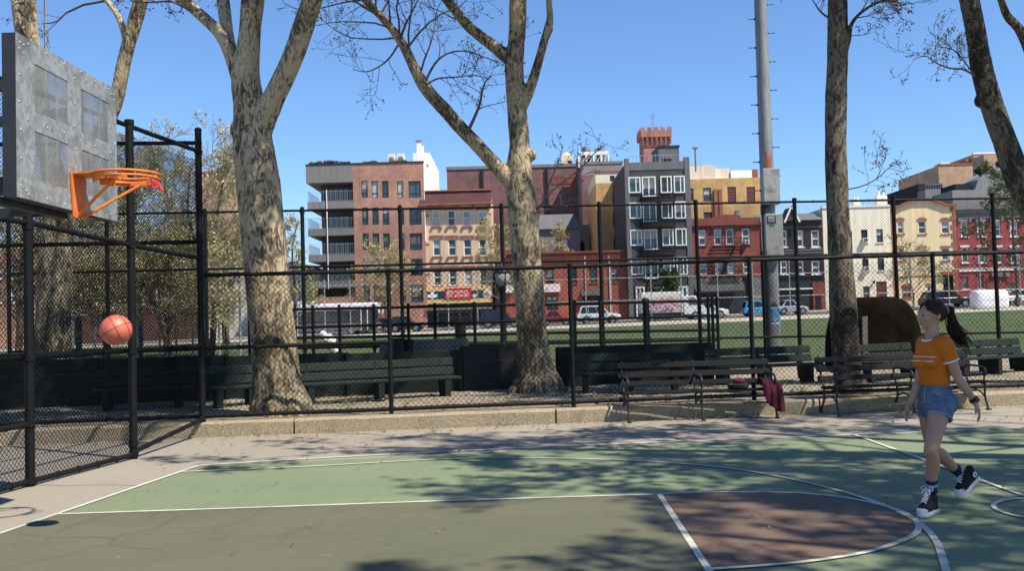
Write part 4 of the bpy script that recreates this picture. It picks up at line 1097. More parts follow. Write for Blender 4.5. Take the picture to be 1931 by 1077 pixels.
plane_tree('plane_tree', 'slender straight plane tree with dull grey-brown bark left of the walking person', (P(1605, 750, Y).x, Y, .2), [main, rb] + fl, cr, M['bark_grey'], .022,
    lumps=[(P(1566, 235, Y), .06)], flare=(P(1605, 752, Y), .25, .45, 6))
# ---- leaning trunk at the right edge
Y = 16.3
main = skel([(2105, 790, 84), (2090, 740, 74), (2062, 650, 66), (2025, 545, 60), (1978, 450, 56), (1942, 380, 52), (1918, 330, 48), (1898, 275, 44), (1878, 220, 42), (1862, 170, 41), (1849, 115, 38), (1840, 60, 36), (1828, 0, 35), (1812, -60, 33)], Y, 0, (5, .9, .05))
rb = skel([(1985, 470, 26), (1975, 380, 24), (1968, 250, 22), (1950, 130, 20), (1925, 60, 18), (1900, 30, 15), (1888, 0, 13), (1880, -30, 12)], Y, -1.2, (3.5, .5, .03))
cr = Crown(14, **SL)
cr.along(main, .88, 1, 6, 3.0, .06, 3, 6); cr.along(rb, .5, 1, 9, 1.6, .02, 3, 5, side=(-.6, 0, -.2)); cr.along(rb, .6, .95, 7, 1.2, .016, 3, 5, side=(.5, 0, -.5))
px_branch(cr, [(1838, 142), (1815, 130), (1790, 128), (1765, 118), (1745, 105), (1722, 112)], Y - .1, .020, -.4, 5, .65, 9)
px_branch(cr, [(1838, 142), (1818, 115), (1800, 95), (1775, 88), (1750, 84)], Y - .1, .014, -.3, 5, .5, 7)
px_branch(cr, [(1832, 105), (1815, 108), (1805, 100), (1806, 72)], Y - .1, .010, -.2, 5, .4, 4)
plane_tree('plane_tree', 'leaning plane tree entering at the top right, its foot beyond the right edge', (P(2105, 785, Y).x, Y, .2), [main, rb], cr, M['bark_grey'], .026, flare=(P(2103, 785, Y), .34, .5, 6), lumps=[(P(1848, 190, Y), .10)])
# ---- forked trunk behind the hoop
Y = 19.5
main = skel([(92, 775, 84), (95, 750, 72), (98, 690, 66), (100, 600, 63), (104, 520, 62), (108, 450, 60), (112, 390, 56), (112, 350, 52)], Y)
la = skel([(110, 380, 40), (95, 300, 38), (72, 200, 38), (54, 100, 36), (42, 30, 34), (34, -30, 32)], Y, .4, (5, .7, .05))
lb = skel([(108, 375, 34), (90, 260, 28), (70, 130, 24), (61, 60, 22), (57, 0, 22), (52, -40, 20)], Y, -.3, (5, .8, .04))
lc = skel([(114, 395, 44), (140, 340, 38), (175, 280, 33), (205, 222, 29), (221, 180, 27), (231, 130, 26), (243, 80, 26), (258, 28, 28), (268, -10, 27), (278, -50, 25)], Y, -.4, (4, .8, .05))
lbr = skel([(241, 92, 16), (234, 60, 13), (222, 28, 12), (205, 5, 11), (190, -15, 10)], Y, .3, (3, .5, .03))
cr = Crown(15, leaf=.032, leaf_n=4, droop=.35, twig_min=.0045)
for sk, f0, n in ((la, .6, 6), (lb, .6, 6), (lc, .6, 8), (lbr, .3, 8)): cr.along(sk, f0, 1, n, 2.6, .04, 3, 5)
cr.along(lc, .5, .95, 9, 1.8, .02, 3, 5, side=(.6, 0, -.25)); cr.along(lbr, .3, 1, 6, 1.5, .016, 3, 5, side=(-.7, 0, -.2)); cr.along(la, .5, .9, 6, 1.6, .016, 3, 5, side=(-.6, 0, 0))
plane_tree('plane_tree', 'plane tree behind the hoop, leaning limbs showing either side of the backboard', (P(95, 760, Y).x, Y, .2), [main, la, lb, lc, lbr], cr, M['bark_plane'], .032, flare=(P(94, 758, Y), .4, .6, 6))
# ---- two trees on the near right side that throw the branch shadows on the court
def shade_tree(label, base, h, seed, limbs_to, nb=5):
    b = V(base); c = Crown(seed, leaf=.095, leaf_n=5, droop=.1, twig_min=.007)
    top = b + V((0, 0, h)); main = [(b + V((0, 0, -.1)), .40), (b + V((.05, .02, 1.2)), .33), (b + V((.0, .08, 3)), .29), (lerp(b, top, .75), .26), (top, .24)]
    sks = [main]
    for (x, y, z) in limbs_to:
        e_ = V((x, y, z)); m_ = lerp(top, e_, .5) + V((0, 0, .5)); sk = [(top - V((0, 0, .5)), .19), (lerp(top, m_, .5) + V((0, 0, .25)), .16), (m_, .12), (lerp(m_, e_, .5), .085), (e_, .045)]
        sks.append(sk); c.along(sk, .3, 1, nb, 2.9, .05, 3, 6)
    plane_tree('plane_tree', label, base, sks, c, M['bark_grey'], .045)
shade_tree('tall plane tree beyond the right edge, shading the far half of the court', (10.7, 6.8, 0), 5.2, 31, [(5.9, 7.2, 9.0), (2.6, 8.8, 8.3), (6.7, 9.8, 8.6), (8.5, 4.8, 10.0), (12.8, 9.6, 10), (14.3, 4.6, 10)], 6)
shade_tree('tall plane tree beyond the near right corner, shading the painted lane', (11.5, .4, 0), 5.0, 47, [(5.8, 3.5, 8.6), (6.7, 1.2, 9.5), (8.7, 4.5, 8.4), (7.3, 3.7, 8.7), (12.3, 2.6, 10)], 6)
# ------------------------------------------------------------------ leafy spring trees farther off
def small_tree(name, label, px, py_base, Y, h, w_, seed, leaf, leafm, twigm, group, kids=6, n=9, z=None, bare=False, trunk=.12, stems=1):
    p = P(px, py_base, Y); g = gz(p.x, Y) if z is None else z; b = V((p.x, Y, g)); rg = random.Random(seed)
    t = thing(name, label, 'tree', b, 0, group)
    c = Crown(seed, leaf=leaf, leaf_n=(1 if bare else 4 if Y > 80 else 2), droop=.02, twig_min=.006 * Y / 30)
    mb = MB()
    for s_ in range(stems):
        off = V((rg.uniform(-.3, .3), rg.uniform(-.2, .2), 0)) if stems > 1 else V((0, 0, 0))
        pts = [(b + off + V((0, 0, -.05)), trunk), (b + off * 1.3 + V((rg.uniform(-.1, .1), 0, h * .2)), trunk * .85), (b + off * 2 + V((rg.uniform(-.2, .2), 0, h * .42)), trunk * .65), (b + off * 3 + V((rg.uniform(-.3, .3), 0, h * .68)), trunk * .4), (b + off * 3.5 + V((rg.uniform(-.3, .3), 0, h * .9)), trunk * .2)]
        ds = dense(pts, 4); mb.tube([q for q, r in ds], [r for q, r in ds], 10)
        for k in range(n):
            f = lerp(.28, .97, (k + rg.random() * .6) / n); i = min(len(ds) - 2, int(f * (len(ds) - 1))); q = ds[i][0]
            an = rg.uniform(0, 6.283) ; d = V((math.cos(an), math.sin(an) * .8, rg.uniform(.35, .9)))
            L = w_ * .5 * rg.uniform(.7, 1.1) * (1.15 - .55 * abs(f - .45) * 1.6)
            c.branch(q, d, L, trunk * .4 * (1.1 - f), 1, 3, kids, .8)
    mb.build('trunk', M['bark_thin'] if not bare else M['twig_pale'], t, smooth=True)
    c.b.build('branches', M[twigm], t, smooth=True); c.l.build('foliage', M[leafm], t)
    return t
G1 = 'spring trees in the distance'
small_tree('spring_tree', 'bushy tree in pale young leaf behind the orange rim', 262, 640, 44, 9.9, 7.4, 61, .068, 'spring_leaf', 'twig_pale', G1, 9, 20, trunk=.16, stems=2)
small_tree('spring_tree', 'bushy tree in pale young leaf between the fence corner post and the thick left trunk', 388, 640, 41, 9.2, 7.2, 62, .064, 'spring_leaf', 'twig_pale', G1, 9, 19, trunk=.15, stems=2)
small_tree('spring_tree', 'bushy tree in pale young leaf behind the floating ball', 150, 640, 47, 8.6, 8.5, 63, .07, 'spring_leaf', 'twig_pale', G1, 9, 19, trunk=.16, stems=2)
small_tree('spring_tree', 'bushy tree in pale young leaf at the far left edge behind the baseline fence', 25, 640, 45, 8.4, 7.0, 68, .08, 'spring_leaf', 'twig_pale', G1, 7, 12, trunk=.16, stems=2)
small_tree('spring_tree', 'pale young-leaved tree just right of the thick left trunk, before the grey balconies', 556, 620, 52, 7.6, 3.2, 64, .08, 'spring_leaf', 'twig_pale', G1, 7, 12, trunk=.12)
small_tree('spring_tree', 'low bushy street tree in pale leaf before the brick block with balconies', 728, 608, 97, 8.2, 8.0, 65, .12, 'spring_leaf', 'twig_pale', G1, 6, 14, trunk=.13)
small_tree('spring_tree', 'street tree in pale leaf at the right side of the peach house', 945, 600, 97.5, 11.0, 7.0, 66, .12, 'spring_leaf', 'twig_pale', G1, 6, 13, trunk=.14)
small_tree('spring_tree', 'golden-leaved tree behind the middle trunk, above the low red brick house', 1045, 590, 112, 10.8, 6.4, 67, .13, 'spring_leaf', 'twig_pale', G1, 6, 13, trunk=.14)
small_tree('spring_tree', 'small green street tree before the dark grey house', 1262, 590, 98, 5.0, 4.2, 71, .15, 'green_leaf', 'twig', G1, 6, 9, trunk=.08)
small_tree('spring_tree', 'nearly bare street tree before the yellow house with quoins', 1722, 575, 98, 6.8, 6.6, 69, .11, 'spring_leaf', 'twig_pale', G1, 6, 12, bare=True, trunk=.13)
small_tree('spring_tree', 'broad tree in thin green leaf at the right edge before the red house', 1918, 570, 86, 13.2, 9.5, 70, .15, 'green_leaf', 'twig', G1, 6, 15, trunk=.16)
small_tree('spring_shrub', 'low bushy shrub in pale leaf under the rim, beyond the board wall', 205, 640, 39, 4.6, 5.2, 81, .055, 'spring_leaf', 'twig_pale', G1, 8, 14, trunk=.09, stems=3)
small_tree('spring_shrub', 'low bushy shrub in pale leaf left of the fence corner post, beyond the board wall', 325, 640, 38, 4.8, 5.0, 82, .055, 'spring_leaf', 'twig_pale', G1, 8, 14, trunk=.09, stems=3)
small_tree('spring_shrub', 'low bushy shrub in pale leaf just left of the thick left trunk', 430, 635, 40, 5.2, 4.0, 83, .06, 'spring_leaf', 'twig_pale', G1, 8, 12, trunk=.09, stems=2)
# ================================================================== buildings along the far street
class Bld:
    """facade frame: u along the front, v into the depth, z up; the foot of the left front corner is the thing's base"""
    def __init__(s, name, label, px0, px1, Y, pyt, pyb=600, group=None, depth=12, cat='building'):
        pm = (pyt + pyb) / 2; s.Y = Y; s.k = Y / FPX
        a, b = P(px0, pm, Y), P(px1, pm, Y); s.x0 = a.x; s.W = b.x - a.x
        s.z0 = gz((a.x + b.x) / 2, min(Y, 104)) + (.12 if Y < 110 else 0); s.H = P((px0 + px1) / 2, pyt, Y).z - s.z0; s.D = depth
        s.t = thing(name, label, cat, (s.x0, Y, s.z0), 0, group); s.ops = []
    def u(s, px, py): return P(px, py, s.Y).x - s.x0
    def z(s, px, py): return P(px, py, s.Y).z - s.z0
    def rect(s, x0, y0, x1, y1):
        c = P((x0 + x1) / 2, (y0 + y1) / 2, s.Y); w_, h = (x1 - x0) * s.k, (y1 - y0) * s.k; u, z = c.x - s.x0, c.z - s.z0
        return (u - w_ / 2, u + w_ / 2, z - h / 2, z + h / 2)
    def box(s, name, m, u0, u1, v0, v1, z0, z1, parent=None, bevel=0):
        mb = MB(); mb.box(u0, u1, v0, v1, z0, z1); return mb.build(name, m, parent or s.t, local=True, bevel=bevel)
    def wall(s, m, ops=(), u0=0, u1=None, z0=0, z1=None, v0=0, depth=None, rev=.22, name='wall', top=True):
        """front wall with real openings, plus sides, back and roof deck"""
        u1 = s.W if u1 is None else u1; z1 = s.H if z1 is None else z1; d = s.D if depth is None else depth
        ops = [o for o in ops if o[0] > u0 + .02 and o[1] < u1 - .02 and o[3] < z1 - .02]
        us = sorted({u0, u1, *[x for o in ops for x in o[:2]]}); zs = sorted({z0, z1, *[max(z0, x) for o in ops for x in o[2:4]]})
        mb = MB()
        for i in range(len(us) - 1):
            for j in range(len(zs) - 1):
                cu, cz = (us[i] + us[i+1]) / 2, (zs[j] + zs[j+1]) / 2
                if any(o[0] < cu < o[1] and o[2] < cz < o[3] for o in ops): continue
                mb.add([(us[i], v0, zs[j]), (us[i+1], v0, zs[j]), (us[i+1], v0, zs[j+1]), (us[i], v0, zs[j+1])], [(0, 1, 2, 3)])
        for a, b, c, e in [o[:4] for o in ops]:
            mb.add([(a, v0, c), (b, v0, c), (b, v0, e), (a, v0, e), (a, v0 + rev, c), (b, v0 + rev, c), (b, v0 + rev, e), (a, v0 + rev, e)], [(0, 4, 5, 1), (1, 5, 6, 2), (2, 6, 7, 3), (3, 7, 4, 0)])
        mb.add([(u0, v0, z0), (u1, v0, z0), (u1, v0 + d, z0), (u0, v0 + d, z0), (u0, v0, z1), (u1, v0, z1), (u1, v0 + d, z1), (u0, v0 + d, z1)], [(1, 2, 6, 5), (2, 3, 7, 6), (3, 0, 4, 7)] + ([(4, 5, 6, 7)] if top else []))
        return mb.build(name, m, s.t, local=True)
    def window(s, o, fm, gm='glass', v0=0, fw=.07, sash='h', sill=None, proud=0, name='window', rev=.22, lintel=None, lm=None, arch=False):
        a, b, c, e = o[:4]; va, vb = v0 + (.08 if not proud else -proud), v0 + rev - .02
        mb = MB()
        g_ = .003
        for q in ((a + g_, a + fw, c + g_, e - g_), (b - fw, b - g_, c + g_, e - g_), (a + fw, b - fw, c + g_, c + fw), (a + fw, b - fw, e - fw, e - g_)): mb.box(q[0], q[1], va, vb, q[2], q[3])
        if 'h' in sash: zm = lerp(c, e, .5); mb.box(a + fw, b - fw, va + .02, vb, zm - fw * .4, zm + fw * .4)
        if 'l' in sash: zm = lerp(c, e, .28); mb.box(a + fw, b - fw, va + .02, vb, zm - fw * .4, zm + fw * .4)
        if 'v' in sash: um = (a + b) / 2; mb.box(um - fw * .4, um + fw * .4, va + .025, vb - .003, c + fw, e - fw)
        if 's' in sash: um = lerp(a, b, .62); mb.box(um - fw * .4, um + fw * .4, va + .025, vb - .003, c + fw, e - fw)
        f = mb.build(name, fm, s.t, local=True)
        mb = MB(); mb.add([(a + fw * .9, vb - .03, c + fw * .9), (b - fw * .9, vb - .03, c + fw * .9), (b - fw * .9, vb - .03, e - fw * .9), (a + fw * .9, vb - .03, e - fw * .9)], [(0, 1, 2, 3)])
        mb.build('pane', M[gm], f, local=True)
        if BR_.random() < .5:      # a blind or curtain drawn part of the way
            k_ = BR_.choice((.3, .45, .6)); mb = MB(); mb.add([(a + fw, vb - .034, lerp(e - fw, c + fw, k_)), (b - fw, vb - .034, lerp(e - fw, c + fw, k_)), (b - fw, vb - .034, e - fw), (a + fw, vb - .034, e - fw)], [(0, 1, 2, 3)])
            mb.build('blind', M[BR_.choice(('curtain', 'blind_pale', 'blind_dim'))], f, local=True)
        if sill: mb = MB(); mb.box(a - .10, b + .10, v0 - .10, v0 + .075, c - .12, c - .002); mb.build('sill', sill, f, local=True)
        if lintel:
            mb = MB()
            if arch:
                n = 10; w2 = (b - a) / 2 + .14; cu = (a + b) / 2
                poly = [(cu + w2 * math.cos(math.pi * k / n), v0 - .07, e + .05 + .32 * math.sin(math.pi * k / n)) for k in range(n + 1)] ; poly = poly[::-1]
                poly += [(b + .14, v0 - .07, e + .004), (a - .14, v0 - .07, e + .004)]
                mb.prism(poly, V((0, .068, 0)))
            else: mb.box(a - lintel[0], b + lintel[0], v0 - .08, v0 - .002, e + .003, e + lintel[1])
            mb.build('lintel', lm, f, local=True)
        return f
    def ac(s, x0, y0, x1, y1):
        a, b, c, e = s.rect(x0, y0, x1, y1); return ac_unit(s.t, a, b, -.45, .06, c, e)
BR_ = random.Random(404)
M['blind_pale'] = mat('blind_pale', (.42, .41, .38), .8, .12, 3); M['blind_dim'] = mat('blind_dim', (.12, .12, .115), .8, .2, 3)
M['dark_room'] = mat('dark_room', (.02, .02, .022), .9, .3, 2)
M['ac_white'] = mat('ac_white', (.62, .62, .60), .5, .08, 3); M['fan_dark'] = plain('fan_dark', (.05, .05, .055), .6)
def ac_unit(t, a, b, v0, v1, c, e):
    mb = MB(); mb.box(a, b, v0, v1, c, e); f = mb.build('air_conditioner', M['ac_white'], t, local=True, bevel=.03)
    mb = MB()
    for k in range(5): z = lerp(c, e, (k + 1) / 6); mb.box(a + .08, b - .08, v0 - .015, v0 - .002, z - .03, z + .02)
    mb.build('grille', M['fan_dark'], f, local=True); return f
def cornice(b, m, z0, z1, out, u0=0, u1=None, brackets=0, name='cornice', steps=3):
    u1 = b.W if u1 is None else u1; mb = MB()
    for k in range(steps):
        f0, f1 = k / steps, (k + 1) / steps; o_ = out * (k + 1) / steps; mb.box(u0 - (o_ * .4), u1 + o_ * .4, -o_, -.004, lerp(z0, z1, f0) + .004, lerp(z0, z1, f1))
    for k in range(brackets):
        u = lerp(u0 + .2, u1 - .2, k / max(1, brackets - 1)); mb.box(u - .12, u + .12, -out * .62, -.004, z0 - .55, z0 + .002)
    return mb.build(name, m, b.t, local=True)
def railing(t, u0, u1, v0, v1, z, h, m, name='railing', n=12, r=.02, ends=True):
    mb = MB(); segs = [((u0, v0), (u1, v0))] + ([((u0, v0), (u0, v1)), ((u1, v0), (u1, v1))] if ends else [])
    for (a, b) in segs:
        A, B_ = V((*a, z)), V((*b, z)); L = (B_ - A).length
        for hh in (h, h * .06): mb.beam(A + V((0, 0, hh)), B_ + V((0, 0, hh)), r * 1.6, r * 1.6)
        k_ = max(2, int(n * L / abs(u1 - u0)))
        for k in range(k_ + 1): q = lerp(A, B_, k / k_); mb.bar(q, q + V((0, 0, h)), r * .6, 5)
    return mb.build(name, m, t, local=True)
M['brick_new'] = brickmat('rust_brick', (.36, .175, .125), (.38, .29, .24), .25)
M['brick_red'] = brickmat('red_brick', (.31, .092, .062), (.28, .13, .10), .2)
M['brick_crimson'] = brickmat('crimson_brick', (.295, .062, .068), (.23, .08, .08), .15)
M['brick_dull'] = brickmat('dull_red_brick', (.235, .065, .05), (.2, .09, .075), .2)
M['brick_maroon'] = brickmat('maroon_brick', (.185, .095, .095), (.17, .10, .10), .16)
M['brick_tower'] = brickmat('tower_brick', (.37, .17, .135), (.34, .21, .18), .2)
M['brick_yellow'] = brickmat('yellow_brick', (.52, .335, .135), (.5, .38, .2), .15)
M['brick_tan'] = brickmat('tan_brick', (.47, .31, .20), (.45, .33, .22), .12)
M['stone_cream'] = stucco('peach_stucco', (.66, .49, .35), .14)
M['stucco_white'] = stucco('white_stucco', (.80, .80, .79), .06)
M['stucco_cream'] = stucco('cream_stucco', (.80, .73, .58), .07)
M['stucco_yellow'] = stucco('yellow_stucco', (.74, .60, .37), .08)
M['stucco_pale'] = stucco('pale_parapet', (.70, .62, .48), .1)
M['grey_clad'] = stucco('grey_cladding', (.135, .135, .15), .12)
M['grey_dark'] = brickmat('charcoal_brick', (.062, .064, .070), (.055, .056, .06), .15)
M['grey_mid'] = stucco('grey_render', (.20, .205, .22), .1)
M['mauve_grey'] = stucco('mauve_grey_wall', (.24, .20, .205), .14)
M['cornice_maroon'] = mat('maroon_cornice', (.075, .028, .026), .8, .3, 1.2)
M['trim_brown'] = mat('brown_trim', (.27, .10, .065), .85, .25, 1.5)
M['white_trim'] = mat('white_trim', (.68, .67, .64), .6, .1, 1.5)
M['black_trim'] = mat('black_trim', (.018, .020, .022), .5, .2, 3)
M['grey_trim'] = mat('grey_trim', (.16, .16, .155), .8, .3, 1.5)
M['siding_dark'] = slatmat('dark_siding', (.050, .036, .038))
M['shutter_maroon'] = mat('maroon_shutter', (.13, .045, .042), .8, .2, 3)
M['awning_dark'] = mat('dark_awning', (.055, .06, .062), .9, .3, 1.0)
M['shop_dark'] = mat('dark_shopfront', (.022, .024, .026), .5, .35, .8)
M['black_wall'] = stucco('black_wall', (.022, .023, .028), .2)
# ---- brick block with corner balconies
b = Bld('brick_block', 'six-storey rust brick block with grey corner balconies and roof plants', 668, 802, 104, 308, 606, depth=24)
rows = [([(681, 693), (701, 712), (720, 732), (749, 761), (770, 793)], 341, 373), ([(683, 694), (702, 714), (722, 733), (750, 762), (772, 795)], 391, 424), ([(684, 696), (703, 715), (723, 735), (752, 763), (772.5, 796)], 440, 472), ([(685, 697), (704, 717), (724, 737), (753, 764), (774, 797)], 488, 520), ([(685.5, 697.5), (705, 717), (725, 738), (753.5, 764.5), (776, 798)], 537, 570)]
ops = []; kinds = []
for ri, (xs_, y0, y1) in enumerate(rows):
    for ci, (x0, x1) in enumerate(xs_):
        ops.append(b.rect(x0, y0, x1, y1)); kinds.append(('glass_blue' if (ri < 1 and ci != 2) or (ri == 4) else 'glass'))
# line the openings up in true columns
for ci in range(5):
    a_ = sum(ops[r * 5 + ci][0] for r in range(5)) / 5; e_ = sum(ops[r * 5 + ci][1] for r in range(5)) / 5
    for r in range(5): ops[r * 5 + ci] = (a_, e_, *ops[r * 5 + ci][2:])
b.wall(M['brick_new'], ops)
for o, kd in zip(ops, kinds): b.window(o, M['black_trim'], 'curtain' if kd == 'glass_blue' and R.random() < .5 else kd, fw=.06, sash='l' if o[1] - o[0] < 1 else 'ls')
b.box('roof_coping', M['black_trim'], -.02, b.W + .06, -.08, .25, b.H + .003, b.H + .16)
mb = MB(); mb.box(b.W + .002, b.W + .05, -.0, b.D, 9.6, b.H + .16); mb.build('party_wall', M['stucco_white'], b.t, local=True)
ub = b.u(580, 400)
b.box('recessed_wall', M['grey_dark'], b.u(600, 420), -.004, 1.9, b.D, 0, b.H - .003)
M['slab_grey'] = stucco('balcony_slab', (.185, .175, .175), .1)
b.box('roof_slab', M['slab_grey'], ub - .1, -.004, -.02, 14, b.z(625, 344), b.H - .02)
b.box('roof_edge', M['black_trim'], ub - .14, -.006, -.06, 14, b.H - .017, b.H + .14)
for (y0, y1) in ((380, 393), (431, 444), (480, 493), (531, 543)):
    z1_, z0_ = b.z(625, y0), b.z(625, y1)
    sl_ = b.box('balcony_slab', M['slab_grey'], ub, -.004, 0, 14, z0_ + .0, z1_)
    railing(b.t, ub + .06, -.06, .06, 6, z1_ + .002, 1.15, M['zinc_wire'], 'balcony_railing', 26, .018)
for y0, y1 in ((350, 378), (403, 429), (453, 478), (503, 530)):
    z0_, z1_ = b.z(635, y1), b.z(635, y0); u0_, u1_ = b.u(614, 420), b.u(653, 420)
    mb = MB(); w_ = (u1_ - u0_) / 4
    for k in range(5): mb.box(u0_ + k * w_ - .05, u0_ + k * w_ + .05, 1.80, 1.895, z0_, z1_)
    mb.box(u0_ + .05, u1_ - .05, 1.815, 1.895, z1_ - .09, z1_)
    f = mb.build('balcony_door', M['black_trim'], b.t, local=True)
    mb = MB(); mb.add([(u0_, 1.88, z0_), (u1_, 1.88, z0_), (u1_, 1.88, z1_), (u0_, 1.88, z1_)], [(0, 1, 2, 3)]); mb.build('pane', M['glass_blue'], f, local=True)
b.box('base_wall', M['brick_new'], ub + .1, -.004, .1, 14, 0, b.z(625, 560))
b.box('white_plinth', M['stucco_white'], ub - .8, b.u(655, 577), -.5, .09, 0, b.z(625, 577))
mb = MB(); ud = b.u(618, 460); mb.bar((ud, -.08, b.z(618, 545)), (ud, -.08, b.z(618, 358)), .055, 8); mb.build('downpipe', M['white_trim'], b.t, local=True)
# roof bulkhead
ub0, ub1 = b.u(765, 290), b.W + .04
zt_ = P(800, 288, 104 + 8).z - b.z0
b.box('bulkhead', M['stucco_white'], ub0, b.W + .048, 8, 22, b.H + .17, zt_)
b.box('bulkhead_door', M['grey_mid'], ub0 + .7, b.W - .15, 7.93, 7.99, b.H + .17, b.H + 1.1)
def roof_thing(name, label, cat, b, px0, px1, py0, py1, v, parts, group=None):
    Yv = b.Y + v; a, c = P(px0, py1, Yv), P(px1, py0, Yv); zb_ = b.z0 + b.H; w_ = c.x - a.x; h = c.z - zb_
    t = thing(name, label, cat, ((a.x + c.x) / 2, Yv, zb_), 0, group); parts(t, w_, h); return t
def ac_parts(t, w_, h):
    mb = MB(); mb.box(-w_/2, w_/2, -.3, .5, .25, h); f = mb.build('casing', M['ac_white'], t, local=True, bevel=.03)
    mb = MB(); mb.rings([((0, -.31, h * .62), V((w_ * .36, 0, 0)), V((0, 0, w_ * .36))), ((0, -.34, h * .62), V((w_ * .34, 0, 0)), V((0, 0, w_ * .34)))], 18); mb.build('fan', M['grey_trim'], f, local=True)
    mb = MB()
    for x in (-w_ * .4, w_ * .4): mb.box(x - .05, x + .05, -.3, .5, 0, .249)
    mb.build('foot', M['black_trim'], t, local=True)
roof_thing('air_conditioner', 'left one of the two white cooling units on the brick block roof', 'cooling unit', b, 732, 745, 291, 306, 3.5, ac_parts)
roof_thing('air_conditioner', 'right one of the two white cooling units on the brick block roof', 'cooling unit', b, 749, 763, 290, 306, 3.6, ac_parts)
def panel_parts(t, w_, h):
    mb = MB(); mb.box(-w_/2, w_/2, -.1, .1, 0, h); mb.box(w_/2 + .01, w_/2 + .3, -.05, .1, 0, h * .7); mb.build('vent_stack', M['white_trim'], t, local=True, bevel=.03)
    mb = MB(); mb.box(-w_/2 - .1, w_/2 + .1, -.2, .2, h + .002, h + .12); mb.build('cap', M['grey_trim'], t, local=True)
yv = b.Y + 10; t_ = thing('chimney_vent', 'tall white vent on top of the white bulkhead of the brick block', 'vent', (P(790, 280, yv).x, yv, b.z0 + zt_)); panel_parts(t_, 9 * yv / FPX, P(790, 265, yv).z - (b.z0 + zt_) - .1)
def shrub(label, b, px0, px1, py0, v, leafm, seed, n=420, group='roof plants'):
    Yv = b.Y + v; a, c = P(px0, 305, Yv), P(px1, py0, Yv); zb_ = b.z0 + b.H + .14; rg = random.Random(seed); t = thing('roof_plant', label, 'plant', ((a.x + c.x) / 2, Yv, zb_), 0, group)
    mb = MB(); st = MB(); hw = (c.x - a.x) / 2; h = max(.4, c.z - zb_)
    for k in range(9):
        x = rg.uniform(-.8, .8) * hw; st.bar((x * .7, rg.uniform(-.2, .2), 0), (x, rg.uniform(-.3, .3), h * rg.uniform(.5, .9)), .025, 4)
    for k in range(n):
        x = rg.uniform(-1, 1) * hw; hh = h * (0.55 + .45 * mnoise.noise(V((x * 1.3, seed, 0)))) ; p = V((x, rg.uniform(-.5, .5), rg.uniform(.05, max(.2, hh) * 1.1)))
        d = V((rg.gauss(0, 1), rg.gauss(0, 1), rg.gauss(0, 1))).normalized(); e_ = d.orthogonal(); q = .13; mb.add([p - d * q, p + e_ * q * .6, p + d * q, p - e_ * q * .6], [(0, 1, 2, 3)])
    mb.build('leaves', M[leafm], t, local=True); st.build('stems', M['twig'], t, local=True)
M['purple_leaf'] = leafmat('purple_leaf', (.08, .035, .10), (.19, .10, .22))
shrub('green roof plant at the left corner of the brick block', b, 584, 610, 304, .8, 'green_leaf', 1)
shrub('purple-leaved roof plant on the brick block balcony corner', b, 612, 640, 299, .8, 'purple_leaf', 2)
shrub('green roof plant right of the purple one on the brick block', b, 642, 660, 304, .8, 'green_leaf', 3, 260)
shrub('green roof plant in front of the two cooling units', b, 738, 768, 303, 1.0, 'green_leaf', 4, 300)
shrub('thin green roof plant at the middle of the brick block roof', b, 686, 712, 305, 1.0, 'green_leaf', 5, 200)
# ---- cream house with shop sign
b = Bld('cream_house', 'four-storey peach house with dark red cornice, lintels and a shop sign', 800, 928, 104.6, 362, 603, depth=15)
cols = [(815, 830), (844, 859), (873, 888), (902, 916)]; rws = [(396, 426.5), (450, 483), (507, 539)]; sh = [0, 1, 2.2]
ops = []
for r_, (y0, y1) in enumerate(rws):
    for c_, (x0, x1) in enumerate(cols): ops.append(b.rect(x0 + sh[r_], y0, x1 + sh[r_], y1))
for ci in range(4):
    a_ = sum(ops[r_ * 4 + ci][0] for r_ in range(3)) / 3; e_ = sum(ops[r_ * 4 + ci][1] for r_ in range(3)) / 3
    for r_ in range(3): ops[r_ * 4 + ci] = (a_, e_, *ops[r_ * 4 + ci][2:])
zshop = b.z(862, 572)
b.wall(M['stone_cream'], ops, z0=zshop)
for i, o in enumerate(ops): b.window(o, M['white_trim'], 'curtain' if i in (2, 0, 10) else 'glass', fw=.12, sash='h', sill=M['trim_brown'], lintel=(.34, .36), lm=M['trim_brown'])
mb = MB()
for o in ops:
    for uu in (o[0] - .05, o[1] + .05): mb.box(uu - .14, uu + .14, -.16, -.003, o[2] - .36, o[2] - .123)
mb.build('sill_brackets', M['trim_brown'], b.t, local=True, kind=None)
mb = MB()
for (y_) in (405, 459, 516):
    z = b.z(862, y_)
    us = [0.02] + [x for ci in range(4) for x in (ops[ci][0] - .36, ops[ci][1] + .36)] + [b.W - .02]
    for k in range(0, len(us), 2):
        if us[k+1] - us[k] > .1: mb.box(us[k], us[k+1], -.05, -.003, z - .07, z + .07)
mb.build('band_course', M['trim_brown'], b.t, local=True)
zc0, zc1 = b.z(862, 386), b.z(862, 361)
mb = MB(); mb.prism([(-.35, -.75, zc0 + .1), (b.W + .1, -.75, zc0 + .1), (b.W + .1, -.3, zc1), (-.1, -.3, zc1)], V((0, .29, 0))); mb.build('cornice', M['cornice_maroon'], b.t, local=True)
mb = MB(); mb.box(-.4, b.W + .2, -.85, -.004, zc0 - .06, zc0 + .09); mb.box(-.15, b.W + .15, -.5, .3, zc1 + .003, zc1 + .14)
for k in range(5): u = lerp(.15, b.W - .15, k / 4); mb.box(u - .12, u + .12, -.5, -.004, zc0 - .5, zc0 - .063)
mb.build('cornice_trim', M['trim_brown'], b.t, local=True)
